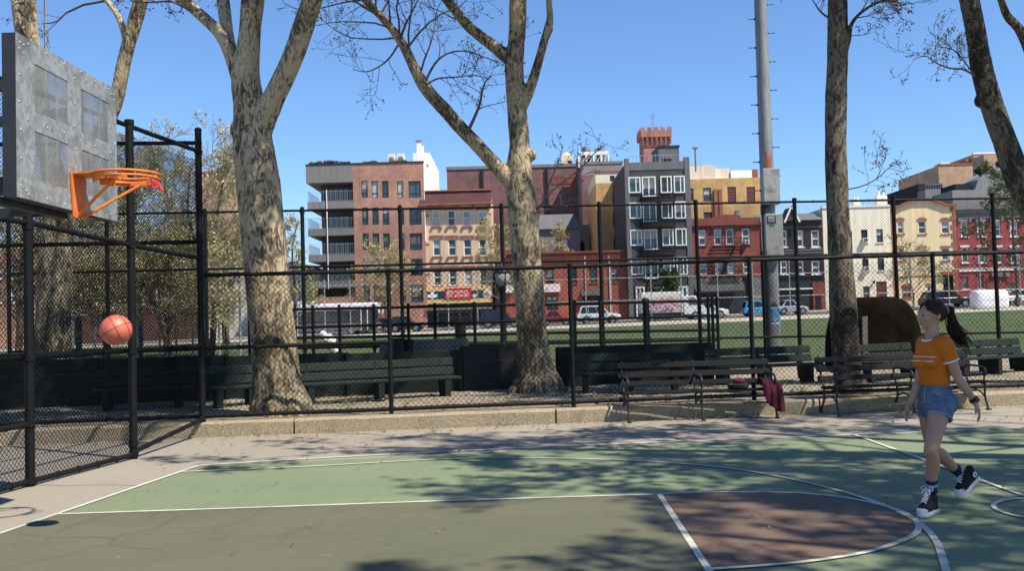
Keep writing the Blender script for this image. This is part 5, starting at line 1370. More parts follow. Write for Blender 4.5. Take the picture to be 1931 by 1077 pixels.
M['sign_yellow'] = mat('sign_yellow', (.72, .50, .20), .6, .12, 1.5); M['sign_navy'] = mat('sign_navy', (.018, .038, .085), .5, .3, 1.5); M['sign_red'] = mat('sign_red', (.50, .025, .03), .5, .12, 2); M['sign_white'] = plain('sign_white', (.80, .76, .76), .6)
zs0, zs1 = b.z(866, 572), b.z(866, 541)
sg = b.box('shop_sign', M['sign_yellow'], .05, b.W - .1, -.35, -.004, zs0, zs1)
zn0, zn1 = b.z(866, 563), b.z(866, 548.5); b.box('sign_band', M['sign_navy'], .12, b.W - .2, -.385, -.353, zn0, zn1, sg)
zr0, zr1 = b.z(864, 564.3), b.z(864, 543.8); ur0, ur1 = b.u(839.5, 554), b.u(889.5, 554); b.box('red_panel', M['sign_red'], ur0, ur1, -.43, -.387, zr0, zr1, sg)
mb = MB(); rg = random.Random(21)    # two lines of worn white lettering, as illegible as in the photo
def word(mb, u0, u1, z0, z1, v):
    u = u0
    while u < u1 - .05:
        w_ = rg.uniform(.13, .2)
        k = rg.randrange(5); t_ = .045
        mb.box(u, u + t_, v, v + .008, z0, z1)
        if k in (0, 1, 3): mb.box(u + t_, min(u1, u + w_), v, v + .008, z1 - .05, z1)
        if k in (0, 2, 3): mb.box(u + t_, min(u1, u + w_), v, v + .008, z0, z0 + .05)
        if k in (1, 4): mb.box(u + w_ - t_, u + w_, v, v + .008, z0 + .06, z1 - .06)
        if k in (2, 3): mb.box(u + t_, u + w_ - t_, v, v + .008, (z0 + z1) / 2 - .025, (z0 + z1) / 2 + .025)
        u += w_ + .05
ks = (ur1 - ur0) / 715
for (x0, x1, row_) in ((50, 250, 0), (280, 640, 0), (50, 225, 1), (255, 470, 1), (500, 640, 1)):
    h_ = zr1 - zr0; z1_ = zr1 - h_ * (.22 if row_ == 0 else .56); word(mb, ur0 + x0 * ks, ur0 + x1 * ks, z1_ - h_ * .26, z1_, -.440)
mb.build('sign_lettering', M['sign_white'], sg, local=True)
mb = MB(); h_ = zn1 - zn0; u_ = b.u(816, 556)
mb.box(u_ - .55, u_ + .55, -.395, -.387, zn0 + h_ * .22, zn0 + h_ * .62); mb.box(u_ - .17, u_ + .17, -.395, -.387, zn0 + h_ * .63, zn0 + h_ * .95); mb.box(u_ - .17, u_ + .17, -.395, -.387, zn0 + .05, zn0 + h_ * .21)
u_ = b.u(919, 555); mb.rings([((u_, -.396, zn0 + h_ * .5), V((.5, 0, 0)), V((0, 0, .45))), ((u_, -.387, zn0 + h_ * .5), V((.5, 0, 0)), V((0, 0, .45)))], 14)
u_ = b.u(896, 556); mb.box(u_ - .25, u_ + .1, -.395, -.387, zn0 + .08, zn0 + h_ * .5); mb.box(u_ + .11, u_ + .25, -.395, -.387, zn0 + h_ * .35, zn0 + h_ * .55)
mb.build('sign_motif', M['sign_white'], sg, local=True)
b.wall(M['shop_dark'], (), z1=zshop - .004, v0=.25, name='shopfront', depth=14)
mb = MB()
for k in range(7): u = lerp(.1, b.W - .1, k / 6); mb.box(u - .06, u + .06, .12, .247, 0, zshop - .01)
mb.box(.17, b.W - .17, .14, .247, zshop * .62, zshop * .62 + .1); mb.build('shopfront_frame', M['grey_trim'], b.t, local=True)
mb = MB(); mb.prism([(.1, -.35, zshop - .25), (b.W - .1, -.35, zshop - .25), (b.W - .1, -.9, zshop - .75), (.1, -.9, zshop - .75)], V((0, .05, .03))); mb.build('awning', M['awning_dark'], b.t, local=True)
# ---- maroon hall behind
b = Bld('maroon_hall', 'big windowless maroon brick hall behind the peach house', 846, 1095, 138, 317, 600, depth=40)
b.wall(M['brick_maroon'], ()); b.box('roof_coping', M['grey_trim'], -.1, b.W + .1, -.12, .5, b.H + .003, b.H + .45)
for px in (911, 1033): u = b.u(px, 380); mb = MB(); mb.bar((u, -.2, 2), (u, -.2, b.H), .18, 8); mb.build('downpipe', M['black_trim'], b.t, local=True)
b.box('faded_panel', M['brick_dull'], b.u(1040, 340), b.u(1085, 340), -.06, -.004, b.z(1060, 347), b.z(1060, 334))
b.box('roof_hut', M['brick_maroon'], b.u(1003, 305), b.u(1036, 305), 6, 12, b.H + .46, b.z(1020, 303)); 
b2 = Bld('mauve_hall', 'grey-mauve windowless block between the maroon hall and the charcoal house', 1099, 1178, 132, 309, 600, depth=30)
b2.wall(M['mauve_grey'], ()); b2.box('lower_cladding', M['brick_maroon'], b2.u(1098, 390), b2.u(1140, 390), -.08, -.004, b2.z(1110, 424), b2.z(1110, 330)); b2.box('roof_coping', M['grey_trim'], -.1, b2.W + .1, -.1, .4, b2.H + .003, b2.H + .35)
b2.box('dark_block', M['black_wall'], b2.u(1090, 440), b2.u(1132, 440), -1.2, -.09, 0, b2.z(1110, 425))  # near-black block standing out in front of the mauve wall
# rooftop plant on the halls
def tank_parts(t, w_, h):
    r_ = w_ / 2; mb = MB(); mb.rings([((0, 0, h * .45), V((r_, 0, 0)), V((0, r_, 0))), ((0, 0, h * .95), V((r_, 0, 0)), V((0, r_, 0))), ((0, 0, h), V((r_ * .5, 0, 0)), V((0, r_ * .5, 0)))], 18); f = mb.build('drum', M['pole_grey'], t, local=True, auto=.5)
    mb = MB()
    for k in range(4): a_ = math.pi / 4 + k * math.pi / 2; x, y = math.cos(a_) * r_ * .85, math.sin(a_) * r_ * .85; mb.box(x - .09, x + .09, y - .09, y + .09, 0, h * .449)
    mb.build('leg', M['black_trim'], t, local=True)
    mb = MB()
    for k in range(2): z = h * (.6 + .2 * k); mb.tube([(math.cos(2*math.pi*q/20) * r_ * 1.01, math.sin(2*math.pi*q/20) * r_ * 1.01, z) for q in range(21)], .06, 5, caps=False)
    mb.build('hoop_band', M['black_trim'], f, local=True)
roof_thing('cooling_tower', 'left one of the two grey drums on the roof of the maroon hall', 'cooling tower', b2, 1097, 1112, 276, 308, 6, tank_parts)
roof_thing('cooling_tower', 'right one of the two grey drums on the roof of the maroon hall', 'cooling tower', b2, 1125, 1140, 277, 308, 6, tank_parts)
def rack_parts(t, w_, h):
    mb = MB()
    for k in range(5):
        x = lerp(-w_/2, w_/2, k / 4); mb.box(x - .12, x + .12, -.5, -.3, 0, h)
        if k < 4: mb.beam((x, -.28, 0), (x + w_ / 4, -.28, h), .12, .12)
    mb.box(-w_/2, w_/2, -.52, -.3, h + .002, h + .5); mb.build('rack', M['white_trim'], t, local=True)
    mb = MB()
    for k in range(3): x = lerp(-w_ * .35, w_ * .35, k / 2); mb.box(x - 1.0, x + 1.0, .2, 1.6, 0, h * .8)
    mb.build('plant_unit', M['grey_mid'], t, local=True, bevel=.05)
roof_thing('roof_plant_rack', 'white steel rack with grey machines on the roof of the mauve block', 'roof machinery', b2, 1092, 1147, 292, 308, 3, rack_parts)
def hut_parts(t, w_, h):
    mb = MB(); mb.box(-w_/2, w_/2, 0, 2.5, 0, h * .8); f = mb.build('hut_wall', M['stucco_pale'], t, local=True)
    mb = MB(); mb.rings([((0, 1.25, h * .8 + .003), V((w_ * .5, 0, 0)), V((0, 1.2, 0))), ((0, 1.25, h), V((w_ * .2, 0, 0)), V((0, .4, 0)))], 12); mb.build('hut_roof', M['sign_yellow'], t, local=True)
    mb = MB(); mb.box(w_ * .05, w_ * .42, -.05, -.003, 0, h * .5); mb.build('doorway', M['black_trim'], f, local=True)
roof_thing('roof_hut', 'small cream hut on the roof left of the two grey drums', 'roof hut', b, 1059, 1080, 285, 313, 3, hut_parts)
# ---- grey shed in front of the hall
b = Bld('grey_shed', 'low dark grey shed with a pale roof behind the middle trunk and its golden tree', 998, 1096, 124, 432, 600, depth=8)
b.wall(M['grey_mid'], ()); mb = MB(); z1_ = b.z(1046, 398); mb.prism([(-.3, -.4, b.H + .003), (b.W + .3, -.4, b.H + .003), (b.W - .5, 4, z1_), (.5, 4, z1_)], V((0, .2, -.0))); mb.build('roof', M['grey_clad'], b.t, local=True)
o = b.rect(1062, 452, 1070, 466); b.box('vent_hood', M['white_trim'], o[0], o[1], -.2, -.004, o[2], o[3])
# ---- low red brick house
b = Bld('red_house', 'long low red brick house with a toothed cornice, right of the middle trunk', 938, 1186, 104, 476, 604, depth=14)
ops = [b.rect(x0, 507, x1, 534) for x0, x1 in ((962, 974), (1029, 1044), (1075, 1088), (1112, 1126), (1151, 1165))]
door = b.rect(1099, 561, 1139, 603); door = (door[0], door[1], .02, b.z(1119, 558))
ops2 = ops + [door, b.rect(1030, 558, 1052, 585)]
zz = sum(o[2] for o in ops) / 5; ze = sum(o[3] for o in ops) / 5; ops = [(o[0], o[1], zz, ze) for o in ops]; ops2[:5] = ops
b.wall(M['brick_red'], ops2)
for o in ops: b.window(o, M['black_trim'], 'glass', fw=.08, sash='h', sill=M['trim_brown'], lintel=(.08, .2), lm=M['brick_dull'])
b.window(ops2[6], M['black_trim'], 'glass', fw=.1, sash='v')
dr = b.box('garage_door', M['shop_dark'], door[0] + .003, door[1] - .003, .15, .2, door[2], door[3] - .003)
mb = MB(); mb.prism([(door[0] - .15, -.7, door[3] + .05), (door[1] + .15, -.7, door[3] + .05), (door[1] + .15, -.02, door[3] + .62), (door[0] - .15, -.02, door[3] + .62)], V((0, .02, .05))); mb.build('awning', M['awning_dark'], b.t, local=True)
mb = MB(); nd = 46
for k in range(nd): u = lerp(.1, b.W - .1, k / (nd - 1)); mb.box(u - .07, u + .07, -.16, -.003, b.H - 1.15, b.H - .42)
mb.build('dentils', M['brick_dull'], b.t, local=True); cornice(b, M['brick_dull'], b.H - .40, b.H + .05, .26)
M['sign_pink'] = mat('faded_pink_sign', (.74, .64, .62), .6, .16, 2.0)
o = b.rect(1022, 536, 1056, 551); sg = b.box('hanging_sign', M['sign_pink'], o[0], o[1], -.5, -.02, o[2], o[3])
mb = MB(); rg = random.Random(31)
for k in range(9): u = lerp(o[0] + .25, o[1] - .3, rg.random()); z = lerp(o[2] + .12, o[3] - .3, rg.random()); mb.box(u, u + rg.uniform(.06, .22), -.512, -.503, z, z + rg.uniform(.06, .2))
mb.build('sign_marks', mat('sign_mauve', (.42, .30, .33), .7, .2, 2), sg, local=True)
o = b.rect(954, 538, 968, 552); b.box('small_sign', M['sign_white'], o[0], o[1], -.4, -.02, o[2], o[3])
for px in (1104, 1150): u = b.u(px, 540); mb = MB(); mb.bar((u, -.1, .2), (u, -.1, b.H - .5), .05, 6); mb.build('downpipe', M['white_trim'], b.t, local=True)
b.box('pier', M['black_wall'], b.u(935, 560), b.u(940, 560), -.1, 2, 0, b.z(938, 480))
# ---- narrow yellow house behind
b = Bld('yellow_house', 'narrow yellow brick house front with a cream top, left of the charcoal house', 1127, 1182, 116, 325, 600, depth=12)
ops = [b.rect(*q) for q in ((1150, 331, 1159, 342), (1155, 363, 1166, 385), (1156, 401, 1168, 426), (1157, 448, 1169, 469))]
zc = b.z(1150, 345); b.wall(M['brick_yellow'], ops[1:], z1=zc); b.wall(M['stucco_pale'], ops[:1], z0=zc + .003)
for o in ops: b.window(o, M['black_trim'], 'glass', fw=.08, sash='h')
b.box('roof_coping', M['trim_brown'], -.1, b.W, -.1, .3, b.H + .003, b.H + .2)
# ---- charcoal house
b = Bld('charcoal_house', 'five-storey charcoal house with white-framed windows and dark balconies', 1183, 1304, 103.4, 307, 600, depth=16)
colx = [(1185, 1208), (1210.5, 1236.5), (1245.5, 1267), (1270.5, 1291.5)]; sh = [0, 1.5, 3, 4.6]; rw = [(332.5, 364, 371), (381, 412.5, 419), (432, 463.5, 471), (486, 518.5, 526)]
ops = []
for r_, (y0, y1, y2) in enumerate(rw):
    for c_, (x0, x1) in enumerate(colx): ops.append(b.rect(x0 + sh[r_], y0, x1 + sh[r_], y2 if c_ == 1 else y1))
for ci in range(4):
    a_ = sum(ops[r_ * 4 + ci][0] for r_ in range(4)) / 4; e_ = sum(ops[r_ * 4 + ci][1] for r_ in range(4)) / 4
    for r_ in range(4): ops[r_ * 4 + ci] = (a_, e_, *ops[r_ * 4 + ci][2:])
zt_ = [sum(ops[r_ * 4 + c][3] for c in range(4)) / 4 for r_ in range(4)]
ops = [(o[0], o[1], o[2], zt_[i // 4]) for i, o in enumerate(ops)]
gd = [(b.u(1199, 560), b.u(1216, 560), .02, b.z(1207, 541)), (b.u(1224, 560), b.u(1270, 560), .6, b.z(1247, 541)), (b.u(1279, 560), b.u(1297, 560), .02, b.z(1288, 540))]
b.wall(M['grey_dark'], ops + gd)
M['frame_white'] = plain('frame_white', (.70, .70, .68), .5)
for i, o in enumerate(ops):
    c_ = i % 4; kd = 'glass_green' if (i in (0, 4, 8, 12, 3, 11, 15)) else 'glass'
    b.window(o, M['frame_white'], kd, fw=.115, sash='s' if c_ in (0, 3) else ('v' if c_ == 1 else 's'), proud=.16, name='window' if c_ != 1 else 'balcony_door')
for o in gd: b.window(o, M['frame_white'], 'glass_green', fw=.15, sash='v', proud=.14, name='door' if o[2] < .1 else 'shop_window')
for y_ in (374, 421, 474):
    z = b.z(1240, y_); u0_, u1_ = b.u(1207, y_), b.u(1273, y_); cu = (u0_ + u1_) / 2; hw = (u1_ - u0_) / 2; mb = MB()
    n = 14; pts = [(cu + hw * math.cos(math.pi * k / n), -.002 - 1.1 * math.sin(math.pi * k / n) ** .6, z - .45) for k in range(n + 1)]
    mb.prism(pts, V((0, 0, .10))); f = mb.build('balcony', M['black_trim'], b.t, local=True)
    mb = MB()
    for zz_ in (.10, .42, .75): mb.tube([V(p) + V((0, .01, zz_ + .05)) for p in pts], .05, 5)
    for k in range(n + 1):
        p = V(pts[k]) + V((0, .01, .1)); mb.bar(p, p + V((0, 0, .7)), .03, 4)
        if k < n: mb.add([p, V(pts[k+1]) + V((0, .02, .1)), V(pts[k+1]) + V((0, .02, .55)), p + V((0, 0, .45))], [(0, 1, 2, 3)])
    mb.build('railing', M['black_iron'], f, local=True)
for u0_, u1_ in ((-.05, .42), (b.W - .5, b.W + .05)): b.box('corner_pier', M['grey_clad'], u0_, u1_, -.12, .5, 0.0, b.H + .55)
b.box('parapet', M['grey_clad'], .425, b.W - .505, -.05, .3, b.H - .75, b.H + .12)
railing(b.t, .5, b.W - .6, .4, 3, b.H + .01, .9, M['zinc_wire'], 'roof_railing', 14, .03, False)
b.box('entrance_panel', M['stucco_white'], b.u(1297.5, 552), b.W - .505, -.06, -.004, .1, b.z(1288, 538))
mb = MB(); mb.box(b.u(1222, 545), b.u(1272, 545), -.35, -.004, b.z(1247, 537), b.z(1247, 531)); mb.build('canopy', M['shop_dark'], b.t, local=True)
Yb = 112; t_ = Bld('roof_bulkhead', 'plain grey roof hut in front of the brick tower', 1242, 1281, Yb, 277, 320, depth=5, cat='roof hut')
t_.t.location.z = 0; zoff = t_.z0
b3 = t_; zb_ = P(1260, 306, 112).z - b3.z0
b3.t.location.z = b3.z0
b3.wall(M['grey_clad'], [b3.rect(1249, 299, 1267, 313)], z0=zb_ - 1.2); b3.box('roof_cap', M['black_trim'], -.1, b3.W + .1, -.1, 5.1, b3.H + .003, b3.H + .18)
o = b3.rect(1249, 299, 1267, 313); b3.window(o, M['black_trim'], 'glass', fw=.08, sash='v', name='door')
mb = MB(); mb.bar((b3.W + 1.9, 0, zb_ - 1.2), (b3.W + 1.9, 0, b3.z(1292, 279)), .10, 8); mb.box(b3.W + 1.6, b3.W + 2.2, -.15, .15, b3.z(1292, 281), b3.z(1292, 278)); mb.build('vent_pipe', M['grey_trim'], b3.t, local=True)
# ---- battlemented brick tower
b = Bld('brick_tower', 'square brick tower with battlements rising behind the charcoal house', 1218, 1268, 150, 250, 600, depth=4.6, cat='tower')
b.wall(M['brick_tower'], ())
mb = MB(); oz0, oz1 = b.z(1243, 258), b.z(1243, 246); o_ = .35
mb.box(-o_, b.W + o_, -o_, b.D + o_, oz0, oz1); mb.build('parapet', M['brick_tower'], b.t, local=True)
mb = MB(); nm = 5
for k in range(nm):
    u = lerp(-o_ + .35, b.W + o_ - .35, k / (nm - 1))
    for v_ in (-o_, b.D + o_ - .3): mb.prism([(u - .35, v_, oz1 + .003), (u + .35, v_, oz1 + .003), (u + .28, v_, oz1 + .62), (u, v_, oz1 + .45), (u - .28, v_, oz1 + .62)], V((0, .3, 0)))
for k in range(1, 4):
    v_ = lerp(-o_ + .3, b.D + o_ - .3, k / 4)
    for u in (-o_, b.W + o_ - .3): mb.box(u, u + .3, v_ - .3, v_ + .3, oz1 + .003, oz1 + .6)
mb.build('battlements', M['brick_tower'], b.t, local=True)
mb = MB(); nc = 7; z1_ = oz0 - .05; z0_ = b.z(1243, 272)
for k in range(nc):
    u = lerp(-.1, b.W + .1, k / (nc - 1))
    for j in range(3): mb.box(u - .16, u + .16, -.12 * (j + 1), -.003 if j == 0 else -.12 * j - .003, lerp(z0_, z1_, j / 3), z1_ - .003 * j)
mb.build('corbels', M['brick_tower'], b.t, local=True)
cornice(b, M['brick_dull'], oz0 - .28, oz0 - .02, .42); b.box('string_course', M['brick_dull'], -.08, b.W + .08, -.1, -.004, b.z(1243, 276.5), b.z(1243, 275))
mb = MB(); u = b.u(1235, 235); zt_ = b.z(1235, 212); mb.bar((u, 2, oz1), (u, 2, zt_), .05, 6)
for k, l_ in enumerate((.8, .6, .45)): mb.bar((u - l_, 2, zt_ - .25 * k), (u + l_ * .6, 2, zt_ - .25 * k + .25), .03, 4)
mb.build('antenna', M['grey_trim'], b.t, local=True)
# ---- yellow house behind the red one
b = Bld('yellow_house', 'broad yellow brick house with maroon shutters, rising behind the red house', 1296, 1442, 122, 336, 600, depth=14)
ops = [b.rect(*q) for q in ((1302, 355, 1308, 380), (1326, 354, 1341, 380), (1372, 352, 1388, 381), (1408, 352, 1424, 381), (1327, 400, 1343, 412))]
b.wall(M['brick_yellow'], ops)
for i, o in enumerate(ops):
    if i in (2, 3):
        mb = MB(); mb.box(o[0] + .003, o[1] - .003, .08, .2, o[2] + .003, o[3] - .003)
        for k in range(5): z = lerp(o[2], o[3], (k + .5) / 5); mb.box(o[0] + .06, o[1] - .06, .055, .079, z - .08, z + .08)
        mb.build('shutter', M['shutter_maroon'], b.t, local=True)
    else: b.window(o, M['shutter_maroon'], 'glass', fw=.1, sash='h')
for px in (1349.5, 1358.5): u = b.u(px, 380); b.box('brown_pipe', M['trim_brown'], u - .22, u + .22, -.25, -.004, 1, b.z(px, 357))
b.box('parapet', M['stucco_pale'], 0, b.u(1350, 325), .3, 3, b.H + .003, b.z(1325, 311)); b.box('parapet', M['stucco_pale'], b.u(1352, 325), b.u(1379, 325), 1, 3, b.H + .003, b.z(1365, 315)); b.box('parapet', M['stucco_white'], b.u(1381, 325), b.u(1421, 325), .8, 3, b.H + .003, b.z(1400, 319))
b.box('chimney', M['brick_red'], b.u(1421.5, 325), b.u(1432, 325), .8, 2.5, b.H + .003, b.z(1427, 317)); b.box('chimney', M['brick_red'], b.u(1374, 325), b.u(1382, 325), 3.1, 4.4, b.H + .003, b.z(1378, 316))
b.box('roof_hut', M['brick_maroon'], b.u(1300, 308), b.u(1336, 308), 4, 9, b.H + .003, b.z(1318, 302)); b.box('roof_hut', M['grey_trim'], b.u(1382, 316), b.u(1412, 316), 4, 8, b.H + .003, b.z(1397, 315)); b.box('chimney', M['trim_brown'], b.u(1366, 312), b.u(1374, 312), 5, 6, b.H + .003, b.z(1370, 308))
mb = MB(); c_ = b.rect(1382, 397, 1400, 408); mb.rings([(( (c_[0]+c_[1])/2, -.3, c_[2]), V(((c_[1]-c_[0])/2, 0, 0)), V((0, .3, 0))), (((c_[0]+c_[1])/2, -.3, c_[3]), V(((c_[1]-c_[0])*.3, 0, 0)), V((0, .2, 0)))], 12); mb.build('roof_vent', M['grey_trim'], b.t, local=True)
# ---- red house with fire escape
b = Bld('red_house', 'three-storey red brick house with a fire escape over a dark awning', 1305, 1437, 104.5, 414, 598, depth=13)
r1 = [(1317, 1331), (1346.5, 1361), (1369.5, 1384), (1399.5, 1414)]; ops = [b.rect(x0, 433, x1, 463) for x0, x1 in r1] + [b.rect(x0 + 1.7, 493, x1 + 1.7, 518) for x0, x1 in r1]
for ci in range(4):
    a_ = (ops[ci][0] + ops[4 + ci][0]) / 2; e_ = (ops[ci][1] + ops[4 + ci][1]) / 2
    for r_ in (0, 4): ops[r_ + ci] = (a_, e_, *ops[r_][2:])
zsh = b.z(1370, 524); b.wall(M['brick_dull'], ops, z0=zsh)
for i, o in enumerate(ops): b.window(o, M['white_trim'], 'curtain' if i in (5, 6) else 'glass', fw=.12, sash='h', sill=M['brick_dull'], lintel=(.12, .22), lm=M['black_trim'] if i < 4 else M['brick_dull'])
b.ac(1403, 453, 1411, 461)
mb = MB(); zt = b.H; poly = [(0, 0, zt + .003), (0, 0, zt + .18), (b.W * .3, 0, zt + .18), (b.W * .37, 0, zt + .55), (b.W * .62, 0, zt + .55), (b.W * .7, 0, zt + .18), (b.W, 0, zt + .18), (b.W, 0, zt + .003)]
mb.prism(poly, V((0, .4, 0))); mb.build('parapet', M['brick_dull'], b.t, local=True); cornice(b, M['brick_dull'], zt - .85, zt - .55, .28)
mb = MB(); mb.box(b.u(1340, 430), b.u(1392, 430), -.3, -.004, b.z(1366, 431.5), b.z(1366, 428)); mb.build('window_hood', M['black_trim'], b.t, local=True)
fz = [b.z(1366, 467.5), b.z(1366, 521)]; fu0, fu1 = b.u(1338, 468), b.u(1396, 468); mb = MB()
for z in fz:
    for k in range(8): v_ = -.1 - k * .14; mb.box(fu0, fu1, v_ - .03, v_ + .03, z - .03, z + .03)
    for h_ in (.5, 1.0): mb.beam((fu0, -1.15, z + h_), (fu1, -1.15, z + h_), .05, .05)
    for k in range(13): u = lerp(fu0, fu1, k / 12); mb.bar((u, -1.15, z), (u, -1.15, z + 1.0), .022, 4)
    for u in (fu0, fu1): mb.beam((u, -1.15, z + 1.0), (u, -.01, z + 1.0), .05, .05); mb.beam((u, -1.1, z), (u, -.02, z - .9), .06, .06)
for o_ in (0, .55):
    mb.beam((fu0 + 1.0, -.45 - o_, fz[1] + .05), (fu0 + 2.6, -.45 - o_, fz[0]), .06, .14)
for k in range(10): f = (k + .5) / 10; u = fu0 + 1.0 + 1.6 * f; mb.box(u - .1, u + .1, -1.0, -.45, lerp(fz[1], fz[0], f), lerp(fz[1], fz[0], f) + .03)
mb.build('fire_escape', M['black_iron'], b.t, local=True)
b.wall(M['shop_dark'], (), z1=zsh - .004, v0=.2, name='shopfront', depth=12)
mb = MB(); u0_, u1_ = b.u(1306, 538), b.u(1399, 538); mb.prism([(u0_, -.01, b.z(1350, 525)), (u1_, -.01, b.z(1350, 525)), (u1_, -1.6, b.z(1350, 550)), (u0_, -1.6, b.z(1350, 550))], V((0, .03, -.06))); mb.build('awning', M['awning_dark'], b.t, local=True)
mb = MB(); mb.box(u0_, u1_, -1.62, -1.58, b.z(1350, 553), b.z(1350, 550) - .07); mb.build('awning_valance', M['shop_dark'], b.t, local=True)
b.box('shop_pier', M['grey_trim'], b.W - 1.6, b.W - .02, .02, .19, .0, zsh - .01)
mb = MB(); u = b.W + .12; mb.bar((u, -.1, .2), (u, -.1, b.H), .09, 6); mb.build('downpipe', M['white_trim'], b.t, local=True)
# ---- dark sided house with gable
b = Bld('dark_house', 'small dark brown clapboard house with a white-trimmed gable', 1440, 1554, 106, 416, 594, depth=12)
r1 = [(1471, 1484), (1501, 1515), (1530, 1545)]; ops = [b.rect(x0, 434, x1, 466) for x0, x1 in r1] + [b.rect(x0 + .8, 492, x1 + .8, 517) for x0, x1 in r1]
zsh = b.z(1500, 523); b.wall(M['siding_dark'], ops, z0=zsh)
for i, o in enumerate(ops): b.window(o, M['white_trim'], 'glass', fw=.14, sash='h', sill=M['white_trim'])
mb = MB()
for k in range(34):
    z = lerp(zsh + .05, b.H - .1, k / 34)
    segs = [0.02]
    for o in ops:
        if o[2] - .15 < z < o[3] + .05: segs += [o[0] - .12, o[1] + .12]
    segs.append(b.W - .02)
    for i in range(0, len(segs), 2):
        if segs[i+1] > segs[i]: mb.box(segs[i], segs[i+1], -.035, -.003, z, z + .10)
mb.build('clapboards', M['siding_dark'], b.t, local=True)
zr_ = b.z(1500, 398); mb = MB(); mb.prism([(-.2, -.5, b.H + .003), (b.W, -.5, b.H + .003), (b.W, 3, zr_), (-.2, 3, zr_)], V((0, .25, .04))); mb.build('roof', M['grey_clad'], b.t, local=True)
gu, gw = b.u(1490, 405), 12.5 * b.k; g0, g1 = b.z(1490, 417), b.z(1490, 391)
mb = MB(); mb.prism([(gu - gw, -.55, g0), (gu + gw, -.55, g0), (gu, -.55, g1)], V((0, 2.6, 0))); mb.build('gable', M['siding_dark'], b.t, local=True)
mb = MB()
for s_ in (-1, 1): mb.beam((gu + s_ * (gw + .12), -.66, g0 - .2), (gu, -.66, g1 + .1), .12, .20, up=(s_ * .8, 0, .6))
mb.build('gable_trim', M['white_trim'], b.t, local=True)
for y_ in (428.5, 472, 477): z = b.z(1500, y_); b.box('trim_board', M['grey_trim'], .05, b.W - .05, -.10, -.004 - .035, z - .06, z + .06)
b.wall(M['shop_dark'], (), z1=zsh - .004, v0=.15, name='ground_floor', depth=11)
z = b.z(1500, 545); b.box('shop_sign_band', M['white_trim'], b.u(1465, 545), b.u(1532, 545), -.15, .146, z - .08, z + .08)
b.box('brick_pier', M['brick_dull'], b.u(1533, 560), b.W - .05, -.1, .146, 0, b.z(1543, 532)); b.box('doorway', M['black_wall'], b.u(1538, 570), b.u(1548, 570), -.16, -.104, 0, b.z(1543, 556))
# ---- cream stucco house
b = Bld('cream_house', 'plain cream-white stucco house behind the slender straight trunk', 1554, 1682, 107, 391, 588, depth=14)
ops = [b.rect(*q) for q in ((1596, 435, 1607, 460), (1624, 433, 1636, 457), (1653, 432, 1665, 457), (1597, 490, 1609, 513), (1626, 488, 1638, 511), (1656, 487, 1668, 510), (1628, 540, 1640, 561))]
ops[3] = (ops[0][0], ops[0][1], *ops[3][2:]); ops[4] = (ops[1][0], ops[1][1], *ops[4][2:]); ops[5] = (ops[2][0], ops[2][1], *ops[5][2:])
dr = b.rect(1653, 531, 1673, 582); dr = (dr[0], dr[1], .02, dr[3]); b.wall(M['stucco_cream'], ops + [dr])
for i, o in enumerate(ops): b.window(o, M['black_trim'] if i != 6 else M['shutter_maroon'], 'glass', fw=.08, sash='h', sill=M['stucco_cream'])
mb = MB(); mb.box(dr[0] + .003, dr[1] - .003, .1, .2, dr[2], dr[3] - .003)
for k in range(2):
    for j in range(3): mb.box(lerp(dr[0], dr[1], k / 2) + .12, lerp(dr[0], dr[1], (k + 1) / 2) - .12, .06, .099, lerp(dr[2], dr[3], j / 3) + .12, lerp(dr[2], dr[3], (j + 1) / 3) - .12)
mb.build('door', M['shutter_maroon'], b.t, local=True)
b.ac(1625, 449, 1635, 457); b.ac(1627, 503, 1637, 511)
b.box('roof_coping', M['white_trim'], -.05, b.W + .02, -.1, .4, b.H + .003, b.H + .2); mb = MB(); u = b.u(1647, 532); mb.ball((u, -.2, b.z(1647, 532)), (.14, 0, 0), (0, .14, 0), (0, 0, .18)); mb.build('wall_lamp', M['black_trim'], b.t, local=True)
for px0, px1, py in ((1608, 1620, 372), (1652, 1670, 361)): 
    def chim(t, w_, h):
        mb = MB(); mb.box(-w_/2, w_/2, -.4, .4, 0, h * .8); mb.build('stack', M['white_trim'], t, local=True)
        mb = MB()
        for s_ in (-1, 1): mb.rings([((s_ * w_ * .25, 0, z), V((r_, 0, 0)), V((0, r_, 0))) for z, r_ in ((h * .8 + .002, w_ * .18), (h, w_ * .15))], 10)
        mb.build('chimney_pots', M['white_trim'], t, local=True)
    roof_thing('chimney', 'pale chimney with two pots on the cream-white house, ' + ('nearer the slender trunk' if px0 < 1640 else 'nearer the yellow house'), 'chimney', b, px0, px1, py, 390, 7, chim)
# ---- yellow house with quoins
b = Bld('yellow_house', 'pale yellow house with brown quoins and arched windows', 1683, 1805, 107.6, 391, 582, depth=13)
r1 = [(1692, 1704), (1731.5, 1746), (1775, 1790)]; ops = [b.rect(x0, 416, x1, 441) for x0, x1 in r1] + [b.rect(x0 + .8, 467, x1 + .8, 491) for x0, x1 in r1]
ops += [b.rect(1701, 541, 1718, 562), b.rect(1748, 538, 1763, 556)]; dr = b.rect(1779, 518, 1799, 576); dr = (dr[0], dr[1], .02, dr[3])
b.wall(M['stucco_yellow'], ops + [dr])
for i, o in enumerate(ops): b.window(o, M['white_trim'] if i != 6 else M['trim_brown'], 'glass', fw=.11, sash='h' if i < 6 else 'v', sill=M['trim_brown'], lintel=(.1, .2), lm=M['trim_brown'], arch=(i < 3 or i == 6))
b.box('door', M['black_wall'], dr[0] + .003, dr[1] - .003, .15, .2, dr[2], dr[3] - .003)
mb = MB(); mb.box(dr[0] - .25, dr[1] + .25, -.4, -.004, dr[3] + .05, dr[3] + .35); mb.build('door_hood', M['trim_brown'], b.t, local=True)
